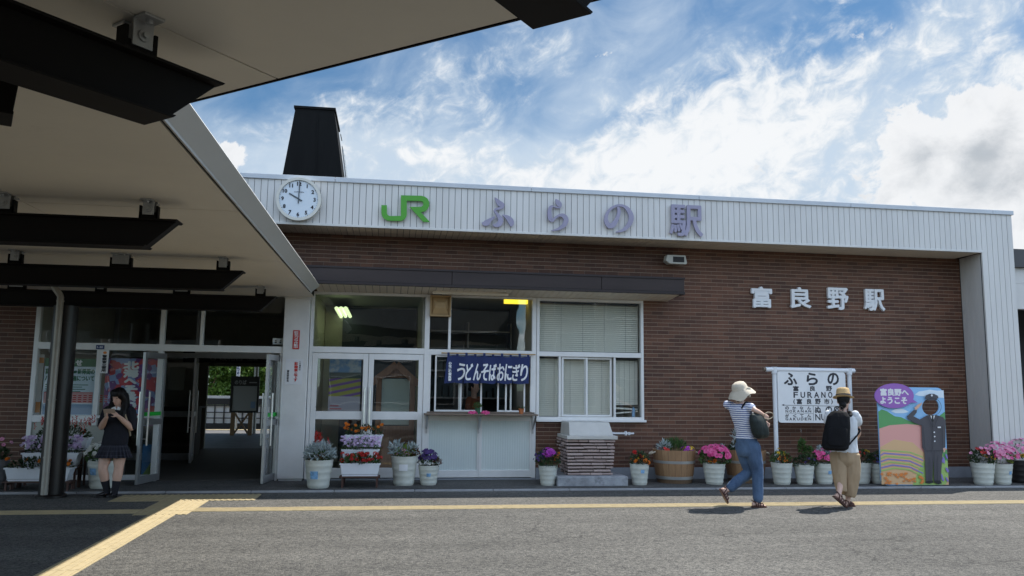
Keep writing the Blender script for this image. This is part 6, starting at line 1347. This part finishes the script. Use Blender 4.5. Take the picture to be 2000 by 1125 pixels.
def sandal(name, parent, heel, toe, up, ankle, mat='leather_brown'):
    q = MB(); sole(q, heel, toe, up); d = (toe-heel); l = d.length; d.normalize(); s = d.cross(up).normalized(); u_ = s.cross(d).normalized()
    for f, h in ((.72, .042), (.55, .055), (.40, .07)): c = heel+d*l*f; q.tube([c+s*.042, c+s*.036+u_*h*.6, c+u_*h, c-s*.036+u_*h*.6, c-s*.042], .0085, 6)
    q.tube([heel+d*l*.30+s*.037+u_*.0, heel+d*l*.2+s*.034+u_*.06, heel+d*l*.02+u_*.075, heel+d*l*.2-s*.034+u_*.06, heel+d*l*.30-s*.037], .008, 6)
    q.tube([heel+d*l*.35+s*.03+u_*.06, ankle+s*.0+d*.035, heel+d*l*.35-s*.03+u_*.06], .008, 6); return ob(name, q, mat, parent, smooth=40)
def foot(mb, ankle, heel, toe, up): shoe(mb, heel+(toe-heel)*.04, heel+(toe-heel)*.95, up, .036, .055); limb(mb, [ankle, (heel*.72+toe*.28)+up*.03], [.034, .03], 12)
def hat(parent, c, axis, r, prof, mat, rimlift=None, n=40):
    ax = axis.normalized(); a = ax.orthogonal().normalized(); b2 = ax.cross(a); rows = []
    for k_, (rr, z) in enumerate(prof): rows.append([c+a*rr*cos(t)+b2*rr*sin(t)+ax*(z+(rimlift(t, rr) if rimlift else 0)) for t in [2*pi*k/n for k in range(n)]])
    q = MB().rings(rows); return ob('hat', q, mat, parent, smooth=60)
# ---- woman in the striped shirt, striding to the right, looking up and away
Y1 = 10.62; f1 = lambda x, y, dy=0.: F(x, y, Y1+dy)
w1 = thing('person', 'woman in cream sun hat, striped blue shirt and jeans striding past the barrels', 'person', (f1(1470, 990).x, Y1, 0))
fw = Vector((.90, .43, 0)).normalized(); rt = Vector((fw.y, -fw.x, 0)); ln_ = (f1(1444, 788)-f1(1458, 866)).normalized()
pel, wst, chs, nkb = f1(1460, 872), f1(1457, 850), f1(1450, 812), f1(1445, 789)
hd = f1(1447, 766); hup = Vector((-.22, .02, .97)).normalized(); hf = Vector((.55, .83, .15)).normalized()
shR, elR, wrR = nkb+rt*.165-UP*.035+fw*.0, f1(1476, 802, -.24), f1(1491, 810, -.17)
shL, elL, wrL = nkb-rt*.165-UP*.035, f1(1474, 815, .20), f1(1487, 822, .02)
hipR, knR, anR = pel+rt*.085, f1(1480, 923, -.07), f1(1480.5, 978, -.08); hipL, knL, anL = pel-rt*.085, f1(1463, 921, .08), f1(1424, 955, .08)
ank_heelR, toeR = G(1471, 992.5)+Vector((0, -.04, .02)), G(1503, 993)+Vector((0, -.02, .016)); ank_heelR.y = toeR.y = anR.y
heelL, toeL = f1(1407, 954, .08), f1(1422.5, 983, .08); toeL.z = max(toeL.z, .02)
q = MB(); trunk(q, [(pel-UP*.07, .13, .09), (pel, .15, .105), (wst, .115, .085), (chs, .14, .10), (nkb-UP*.05, .15, .085), (nkb, .07, .06), (nkb+(hd-nkb)*.3, .05, .052), (hd-hup*.03, .046, .05)], rt, fw); head_mesh(q, hd+hup*.0, hf, hup)
for sh, el, wr, s in ((shR, elR, wrR, 1), (shL, elL, wrL, -1)): limb(q, [sh, sh+(el-sh)*.5, el, el+(wr-el)*.35, wr], [.046, .042, .034, .035, .024])
for hp, kn, an in ((hipR, knR, anR), (hipL, knL, anL)): limb(q, [hp, hp+(kn-hp)*.5, kn, kn+(an-kn)*.35, an], [.085, .07, .052, .05, .034])
hand_mesh(q, wrR, Vector((.75, .25, -.45)), Vector((.1, .9, -.2)), -1, .7, .95); hand_mesh(q, wrL, Vector((.8, -.2, -.5)), Vector((0, -.9, -.3)), 1, .7, .95)
foot(q, anR, ank_heelR, toeR, UP); upL = (toeL-heelL).cross(Vector((0, 1, 0))); upL = upL if upL.z*0+upL.x > 0 else -upL; foot(q, anL, heelL, toeL, upL.normalized())
fuse('body', q, 'skin_fair', w1, .0065, 3)
q = MB(); trunk(q, [(wst-UP*.045+fw*.0, .150, .122), (wst+UP*.03, .138, .112), (chs, .160, .125), (nkb-UP*.055, .170, .105), (nkb-UP*.015, .105, .075), (nkb+UP*.004, .068, .062)], rt, fw)
for sh, el in ((shR, elR), (shL, elL)): limb(q, [sh-(el-sh)*.15, sh, sh+(el-sh)*.22], [.055, .062, .064])
fuse('shirt', q, 'striped_knit', w1, .008, 3, .006, 11, seed=1)
q = MB(); trunk(q, [(wst-UP*.035, .140, .112), (pel+UP*.01, .165, .125), (pel-UP*.07, .160, .125), (pel-UP*.13, .12, .1)], rt, fw)
limb(q, [hipR, hipR+(knR-hipR)*.5, knR, knR+(anR-knR)*.5, anR+UP*.035], [.105, .098, .080, .072, .064]); limb(q, [hipL, hipL+(knL-hipL)*.5, knL, knL+(anL-knL)*.5, anL+(knL-anL)*.09], [.105, .098, .080, .072, .064])
fuse('jeans', q, 'denim', w1, .008, 3, .008, 9, seed=4)
sandal('sandal', w1, ank_heelR, toeR, UP, anR); sandal('sandal', w1, heelL, toeL, upL.normalized(), anL)
q = MB(); q.ball(hd+hup*.03-hf*.018, (.085, .085, .098), 18); limb(q, [hd-hf*.06, hd-hf*.07-hup*.05, nkb-fw*.02+UP*.03], [.05, .045, .03]); fuse('hair', q, 'hair_black', w1, .008, 2)
hax = Vector((-.36, -.10, .93)).normalized(); hc = hd+hup*.045-hf*.015
ht = hat(w1, hc, hax, .1, [(.0, .105), (.05, .102), (.085, .085), (.104, .05), (.110, .01), (.118, -.004), (.155, -.035), (.188, -.085), (.192, -.092), (.185, -.090), (.150, -.042), (.108, -.012)], 'hat_cream', lambda t, r: (.018*sin(3*t+1)+.012*sin(5*t))*max(0, (r-.11)/.08))
q = MB(); ba = hax.orthogonal(); rows = []
bc = hc+Vector((.045, -.105, -.005)); 
for s in (-1, 1): q.ball(bc+Vector((s*.035, 0, s*.012)), (.034, .014, .024), 10)
q.ball(bc+Vector((0, -.006, 0)), .014, 8); limb(q, [bc, bc+Vector((.015, -.02, -.05)), bc+Vector((.03, -.035, -.085))], [.006, .014, .016], 8); ob('bow', q, 'hat_cream', ht, smooth=60)
# bag held in front
sb1 = thing('shoulder_bag', 'dark green soft bag on the shoulder of the woman in the striped shirt', 'bag', f1(1483, 858, -.2)); bs = Vector((.80, .60, 0)).normalized(); bn = Vector((bs.y, -bs.x, 0)); q = MB(); rows = []
ctop, cbot = f1(1476, 806, -.20), f1(1488, 856, -.17)
for u, w_, d_ in ((0, .085, .03), (.08, .125, .055), (.3, .150, .085), (.6, .160, .098), (.85, .150, .09), (.97, .11, .06), (1, .06, .03)):
    c = ctop+(cbot-ctop)*u; rows.append([c+bs*w_*1.08*cos(t)+bn*d_*sin(t) for t in [2*pi*k/24 for k in range(24)]])
q.rings(rows); fuse('body', q, 'bag_green', sb1, .009, 2, .009, 8, seed=9)
q = MB(); a, b_, c = nkb+rt*.13+UP*.018, nkb+rt*.19-UP*.05+fw*.055, ctop+Vector((-.06, -.075, -.17)); limb(q, [nkb+rt*.11-fw*.09-UP*.05, nkb+rt*.13-fw*.02+UP*.028, b_+rt*.015+fw*.03, (b_+c)/2+rt*.05, c], [.011]*5, 8); ob('strap', q, 'bag_black', sb1, smooth=60)
q = MB(); h0 = f1(1491, 812, -.22); limb(q, [h0, h0+Vector((.055, 0, .045)), h0+Vector((.13, .0, .035)), h0+Vector((.14, 0, -.01)), h0+Vector((.08, 0, -.045)), h0+Vector((.02, 0, -.035))], [.007]*6, 8); ob('handle', q, 'strap_beige', sb1, smooth=60)
# ---- woman with the black backpack, seen from behind
Y2 = 10.50; f2 = lambda x, y, dy=0.: F(x, y, Y2+dy)
w2 = thing('person', 'woman in straw hat, white blouse and wide khaki trousers seen from behind', 'person', (f2(1652, 990).x, Y2, 0))
fw = Vector((.42, .91, 0)).normalized(); rt = Vector((fw.y, -fw.x, 0))
pel, wst, chs, nkb = f2(1650, 886), f2(1649, 868), f2(1647, 835), f2(1645, 808); hd = f2(1648, 783); hup = Vector((.04, .12, 1)).normalized(); hf = (fw+rt*.3).normalized()
shR, shL = nkb+rt*.172-UP*.03, nkb-rt*.172-UP*.03; elR, wrR = f2(1677, 845, .04), f2(1670, 861, .22); elL, wrL = f2(1622, 848, .12), f2(1640, 862, .28)
hipR, hipL = pel+rt*.088, pel-rt*.088; knR, anR = f2(1661, 928, .03), f2(1656, 977, .02); knL, anL = f2(1643, 930, -.02), f2(1639, 963, -.14)
heelR, toeR = f2(1650, 985, .02), f2(1668, 986, .02); heelR.z = toeR.z = .018; toeR += Vector((.03, .03, 0)); heelL, toeL = f2(1628, 968, -.16), f2(1655, 991, -.16); toeL.z = .02
q = MB(); trunk(q, [(pel-UP*.07, .13, .09), (pel, .155, .11), (wst, .12, .085), (chs, .14, .10), (nkb-UP*.045, .155, .08), (nkb, .065, .06), (nkb+(hd-nkb)*.4, .048, .05), (hd-hup*.03, .044, .05)], rt, fw); head_mesh(q, hd, hf, hup)
for sh, el, wr in ((shR, elR, wrR), (shL, elL, wrL)): limb(q, [sh, sh+(el-sh)*.5, el, el+(wr-el)*.35, wr], [.044, .040, .033, .034, .024])
hand_mesh(q, wrR, Vector((-.45, .6, .1)), Vector((-.6, -.3, -.2)), 1, .8, .92); hand_mesh(q, wrL, Vector((.5, .5, .1)), Vector((.3, -.5, -.2)), -1, .8, .92)
for hp, kn, an in ((hipR, knR, anR), (hipL, knL, anL)): limb(q, [hp, hp+(kn-hp)*.5, kn, kn+(an-kn)*.35, an], [.085, .07, .052, .048, .032])
foot(q, anR, heelR, toeR, UP); upL = (toeL-heelL).cross(Vector((0, 1, 0))); upL = (upL if upL.z > 0 else -upL).normalized(); foot(q, anL, heelL, toeL, upL)
fuse('body', q, 'skin_fair', w2, .0065, 3)
q = MB(); trunk(q, [(pel+UP*.02, .180, .135), (wst+UP*.03, .172, .125), (chs, .180, .125), (nkb-UP*.055, .185, .10), (nkb-UP*.02, .125, .078), (nkb+UP*.0, .075, .065)], rt, fw)
for sh, el in ((shR, elR), (shL, elL)): limb(q, [sh-(el-sh)*.1, sh, sh+(el-sh)*.30], [.055, .068, .076])
fuse('blouse', q, 'blouse_white', w2, .008, 3, .009, 8, seed=2)
q = MB(); trunk(q, [(wst-UP*.02, .150, .115), (pel+UP*.01, .165, .13), (pel-UP*.09, .165, .13), (pel-UP*.16, .13, .10)], rt, fw)
hemR, hemL = f2(1657, 967, .02), f2(1643, 960, -.06); limb(q, [hipR-rt*.005, (hipR+hemR)/2+rt*.015, hemR], [.112, .112, .088], 18, False); limb(q, [hipL+rt*.005, (hipL+hemL)/2+rt*.0, hemL], [.108, .094, .066], 18, False)
fuse('trousers', q, 'khaki', w2, .008, 3, .014, 7, (1.3, 1.3, .35), 6)
sandal('sandal', w2, heelR, toeR, UP, anR); sandal('sandal', w2, heelL, toeL, upL, anL)
q = MB(); q.ball(hd+hup*.028-hf*.02, (.086, .086, .096), 18); q.ball(hd-hf*.09-hup*.055, (.05, .05, .048), 14); limb(q, [hd-hf*.08-hup*.07, hd-hf*.10-hup*.11+rt*-.02], [.03, .014]); fuse('hair', q, 'hair_black', w2, .007, 2, .004, 22)
hax = Vector((.05, .16, 1)).normalized(); hc = hd+hup*.055-hf*.01
ht = hat(w2, hc, hax, .1, [(.0, .112), (.03, .116), (.062, .128), (.078, .120), (.087, .095), (.098, .01), (.101, .0), (.125, -.006), (.142, -.002), (.143, .003), (.122, .001), (.099, .006)][:10]+[(.125, -.012), (.100, -.008)], 'straw', lambda t, r: .010*cos(2*t)*max(0, (r-.10)/.04))
q = MB(); ax = hax; a = ax.orthogonal().normalized(); b2 = ax.cross(a); q.rings([[hc+(a*cos(t)+b2*sin(t))*rr+ax*z for t in [2*pi*k/40 for k in range(40)]] for rr, z in ((.1035, .005), (.0995, .036))], cap=False); ob('hat_band', q, 'band_navy', ht, smooth=60)
bp_ = thing('backpack', 'black rounded backpack hanging on the back of the woman in the white blouse', 'backpack', f2(1630, 880, -.2)); q = MB(); rows = []; ctr_t, ctr_b = f2(1636, 802, -.02)-fw*.16, f2(1628, 878, -.02)-fw*.19
for u, w_, d_ in ((0, .05, .025), (.03, .10, .05), (.14, .148, .075), (.4, .165, .095), (.75, .175, .10), (.94, .165, .09), (1., .12, .05)):
    c = ctr_t+(ctr_b-ctr_t)*u; rows.append([c+rt*(abs(cos(t))**.6*(1 if cos(t) > 0 else -1))*w_+fw*(abs(sin(t))**.7*(1 if sin(t) > 0 else -1))*d_ for t in [2*pi*k/28 for k in range(28)]])
q.rings(rows); fuse('body', q, 'bag_black', bp_, .009, 2, .005, 8, seed=3)
q = MB(); rows = []
for u, w_ in ((.42, .10), (.46, .125), (.8, .13), (.86, .10)):
    c = ctr_t+(ctr_b-ctr_t)*u-fw*.088; rows.append([c+rt*w_*cos(t)+fw*.032*sin(t) for t in [2*pi*k/16 for k in range(16)]])
q.rings(rows); ob('pocket', q, 'bag_black', bp_, smooth=50)
for s in (-1, 1):
    q = MB(); o = nkb+rt*s*.10; limb(q, [ctr_t+rt*s*.06-UP*.02, o-fw*.085-UP*.02, o+UP*.025, o+fw*.08-UP*.05+rt*s*.02, chs+rt*s*.17+fw*.07, chs+rt*s*.21-UP*.05, ctr_b+rt*s*.165+UP*.06+fw*.02], [.016, .020, .022, .022, .02, .014, .01], 8); ob('strap', q, 'bag_black', bp_, smooth=60)
q = MB(); limb(q, [ctr_t-rt*.05, ctr_t-rt*.045+UP*.05, ctr_t+rt*.045+UP*.05, ctr_t+rt*.05], [.008]*4, 8); ob('handle', q, 'bag_black', bp_, smooth=60)
# ---- schoolgirl with the phone
Y3 = 12.08; f3 = lambda x, y, dy=0.: F(x, y, Y3+dy)
w3 = thing('person', 'schoolgirl in dark uniform and pleated skirt looking down at a phone', 'person', (f3(217, 975).x, Y3, 0))
fw = Vector((-.22, -.975, 0)).normalized(); rt = Vector((fw.y, -fw.x, 0))   # rt: her own right hand side, left in the picture
pel, wst, chs, nkb = f3(223, 872), f3(227, 850), f3(230, 825), f3(233, 798); hd = f3(232, 775, -.04); hup = Vector((-.02, -.30, .95)).normalized(); hf = (fw*.92+Vector((-.16, 0, -.30))).normalized()
shR, shL = nkb+rt*.165-UP*.035, nkb-rt*.165-UP*.035; elR, wrR = f3(198, 834, -.05), f3(208, 815, -.25); elL, wrL = f3(258, 836, -.05), f3(231, 813, -.25)
hipR, hipL = pel+rt*.085, pel-rt*.085; knR, anR = f3(201, 915, -.08), f3(209, 960, -.02); knL, anL = f3(232, 914, -.05), f3(224, 962, -.06)
q = MB(); trunk(q, [(pel-UP*.07, .14, .10), (pel, .16, .115), (wst, .13, .095), (chs, .145, .11), (nkb-UP*.045, .155, .085), (nkb, .065, .06), (nkb+(hd-nkb)*.35, .048, .05), (hd-hup*.03, .046, .05)], rt, fw); head_mesh(q, hd, hf, hup, .98)
for sh, el, wr in ((shR, elR, wrR), (shL, elL, wrL)): limb(q, [sh, sh+(el-sh)*.5, el, el+(wr-el)*.35, wr], [.048, .046, .041, .041, .026])
hand_mesh(q, wrR, Vector((.12, -.25, .85)), Vector((.8, .1, -.1)), -1, .75, .9); hand_mesh(q, wrL, Vector((-.65, -.2, .55)), Vector((-.3, .5, -.5)), 1, .75, .9)
for hp, kn, an in ((hipR, knR, anR), (hipL, knL, anL)): limb(q, [hp, hp+(kn-hp)*.5, kn, kn+(an-kn)*.32, kn+(an-kn)*.7, an], [.095, .085, .062, .064, .045, .036])
fR, tR = f3(211, 968, .02), f3(184, 974, -.06); fL, tL = f3(226, 970, -.02), f3(209, 979, -.12)
for p in (fR, tR, fL, tL): p.z = .02
for an, h_, t_ in ((anR, fR, tR), (anL, fL, tL)): foot(q, an, h_, t_, UP)
fuse('body', q, 'skin', w3, .0065, 3); face_marks(w3, hd, hf, hup, .98)
q = MB(); trunk(q, [(pel+UP*.03, .175, .135), (wst+UP*.02, .168, .125), (chs, .165, .13), (nkb-UP*.06, .172, .105), (nkb-UP*.02, .115, .08), (nkb-UP*.005, .085, .07)], rt, fw)
for sh, el in ((shR, elR), (shL, elL)): limb(q, [sh-(el-sh)*.1, sh, sh+(el-sh)*.5, sh+(el-sh)*.86], [.055, .068, .070, .066])
fuse('jumper', q, 'knit_navy', w3, .008, 3, .006, 9, seed=5)
q = MB()
for s in (-1, 1): q.prism([(0, 0), (1, 0), (1, 1)], 'y', 0, 0) if False else q.obox(nkb+fw*.073+rt*s*.035-UP*.01, rt*.028+UP*-.012*s, fw*.006, UP*.03+rt*s*.012)
ob('collar', q, 'sign_white', w3, bevel=.004); q = MB(); q.obox(nkb+fw*.088-UP*.06, rt*.022, fw*.006, UP*.03); q.obox(nkb+fw*.084-UP*.035, rt*.05, fw*.008, UP*.014); ob('bow_tie', q, 'band_navy', w3, bevel=.006)
q = MB(); rows = []; n = 96
for u in [k/8 for k in range(9)]:
    c = (pel+UP*.05)+(f3(222, 893)-(pel+UP*.05))*u; A_, B_ = .165+.075*u, .125+.075*u
    rows.append([c+rt*(A_+(.012*u)*(1 if k % 4 < 2 else -1))*cos(2*pi*k/n)+fw*(B_+(.012*u)*(1 if k % 4 < 2 else -1))*sin(2*pi*k/n) for k in range(n)])
q.rings(rows); ob('skirt', q, 'plaid_skirt', w3, smooth=30)
for s, kn, an in ((1, knR, anR), (-1, knL, anL)):
    q = MB(); limb(q, [kn+(an-kn)*.52, kn+(an-kn)*.75, an, an-UP*.03], [.058, .049, .041, .042], 14, False); ob('sock', q, 'sock_navy', w3, smooth=60)
for h_, t_ in ((fR, tR), (fL, tL)):
    q = MB(); shoe(q, h_+(h_-t_)*.06, t_+(t_-h_)*.04, UP, .050, .068); sole(q, h_+(h_-t_)*.08+UP*.004, t_+(t_-h_)*.05+UP*.004, UP, .052, .020); ob('loafer', q, 'leather_black', w3, smooth=50)
q = MB(); hr = hf.cross(hup).normalized()
q.ball(hd+hup*.030-hf*.018, (.093, .097, .102), 20)
for s in (-1, 1):
    limb(q, [hd+hup*.06+hr*s*.045+hf*.02, hd+hr*s*.088-hf*.005-hup*.02, hd+hr*s*.098+hf*.0-hup*.09, hd+hr*s*.108-UP*.19+fw*.015, nkb+hr*s*.115-UP*.10+fw*.085, nkb+hr*s*.11-UP*.19+fw*.115], [.05, .042, .043, .046, .036, .014])
    limb(q, [hd-hf*.05+hr*s*.05, hd-hf*.07+hr*s*.06-UP*.12, nkb-fw*.08+hr*s*.06-UP*.08, nkb-fw*.10+hr*s*.05-UP*.16], [.06, .058, .05, .02])
for k in range(-4, 5): t = k/4; limb(q, [hd+hup*.105+hf*.035+hr*t*.035, hd+hup*.085+hf*.080+hr*t*.055, hd+hup*.036+hf*(.100-.022*t*t)+hr*t*.062], [.02, .015, .006], 8)
fuse('hair', q, 'hair_black', w3, .0055, 2, .004, 26, (1.6, 1.6, .25), 8)
ph = thing('phone', 'dark smartphone with a tan case held up by the schoolgirl', 'phone', f3(212, 803, -.30)); pc = f3(213.5, 803, -.305); px_ = Vector((.97, .1, .05)).normalized(); pu = Vector((-.02, -.55, .8)).normalized(); pn = px_.cross(pu)
q = MB().obox(pc, px_*.072, pu*.037, pn*.0045); ob('case', q, 'phone_case', ph, bevel=.003); q = MB().obox(pc+pn*-.0055 if pn.y < 0 else pc+pn*.0055, px_*.068, pu*.034, pn*.001); ob('screen', q, 'phone_black', ph)
rs = thing('school_bag', 'schoolgirl backpack with pale straps, mostly hidden behind her', 'backpack', nkb-fw*.2); q = MB(); o = nkb-fw*.17-UP*.17; q.obox(o, rt*.12, fw*.055, UP*.16); ob('body', q, 'bag_black', rs, bevel=.03)
for s in (-1, 1): q = MB(); b_ = nkb+rt*s*.125; limb(q, [b_-fw*.11-UP*.03, b_+UP*.015+rt*s*.01-fw*.02, b_+fw*.09-UP*.06+rt*s*.015, chs+rt*s*.178+fw*.04-UP*.02, wst+rt*s*.17-fw*.06-UP*.0], [.014]*5, 8); ob('strap', q, 'strap_beige', rs, smooth=60)
# ---- cook behind the serving hatch
Y4 = 14.9; f4 = lambda x, y: F(x, y, Y4); w4 = thing('person', 'cook in rust coloured top and dark hair behind the serving hatch', 'person', (f4(925, 800).x, Y4, .03)); P('rust_cloth', (.20, .06, .025), .9)
hd = f4(926, 756); nkb = hd-UP*.20; fw = Vector((.8, -.6, 0)); rt = Vector((fw.y, -fw.x, 0)); hip = nkb-UP*.52
q = MB(); trunk(q, [(hip, .15, .10), (nkb-UP*.3, .12, .09), (nkb-UP*.05, .15, .09), (nkb, .06, .055), (hd-UP*.03, .045, .05)], rt, fw); head_mesh(q, hd, fw, UP)
for s in (-1, 1):
    sh = nkb+rt*s*.17-UP*.04; el = sh-UP*.26+fw*.03+rt*s*.03; wr = el+fw*.2+UP*.03; limb(q, [sh, el, wr], [.045, .036, .026]); hand_mesh(q, wr, fw, -UP, s, .5, .9); limb(q, [hip+rt*s*.08, hip+rt*s*.08-UP*.4, Vector((hip.x+rt.x*s*.08, hip.y+rt.y*s*.08, .08))], [.08, .055, .04])
fuse('body', q, 'skin', w4, .009, 3)
q = MB(); trunk(q, [(hip-UP*.05, .17, .12), (nkb-UP*.3, .145, .11), (nkb-UP*.06, .172, .105), (nkb-UP*.01, .09, .07)], rt, fw)
for s in (-1, 1): sh = nkb+rt*s*.17-UP*.04; limb(q, [sh, sh-UP*.15+rt*s*.02], [.065, .06])
fuse('shirt', q, 'rust_cloth', w4, .010, 3, .006); q = MB(); trunk(q, [(hip+UP*.02, .165, .12), (hip-UP*.15, .16, .11)], rt, fw)
for s in (-1, 1): a = hip+rt*s*.08; limb(q, [a, a-UP*.4, Vector((a.x, a.y, .09))], [.1, .075, .065])
fuse('trousers', q, 'knit_navy', w4, .012, 2); q = MB(); q.ball(hd+UP*.03-fw*.02, (.09, .09, .10), 16); q.ball(hd-fw*.08-UP*.03, .05, 10); fuse('hair', q, 'hair_black', w4, .009, 2)
# ================================================================== across the square (mirrored in the station glass)
P('render_beige', (.15, .135, .11), .8, var=.08); P('render_grey', (.13, .135, .14), .8, var=.08); P('window_dark', (.03, .035, .04), .15)
def shop(x0, x1, y, h, mat, label, nf, nw):
    t = thing('shop_building', label, 'building', ((x0+x1)/2, y, 0)); q = MB().box(x0, y-9, 0, x1, y, h); ob('wall', q, mat, t); q = MB().box(x0-.2, y-9.2, h+.002, x1+.2, y+.25, h+.35); ob('roof', q, 'plinth', t)
    for i in range(nf):
        for k in range(nw):
            xa = x0+.8+(x1-x0-1.6)*k/nw; wq = (x1-x0-1.6)/nw-.7; z = .4+i*3.1; q = MB().box(xa, y-.05, z, xa+wq, y+.03, z+1.9); f = ob('window', q, 'window_dark', t); q = MB().ring(xa-.06, z-.06, xa+wq+.06, z+1.96, .06, y-.0, y+.06); ob('frame', q, 'alu_white', f)
shop(-22, -6, -26, 9.6, 'render_beige', 'beige two storey shop building across the station square', 3, 4)
shop(-5, 9, -30, 8.2, 'render_grey', 'grey shop building across the station square', 2, 4)
shop(10.5, 26, -27, 10.4, 'render_beige', 'taller beige shop building at the far side of the square', 3, 4)
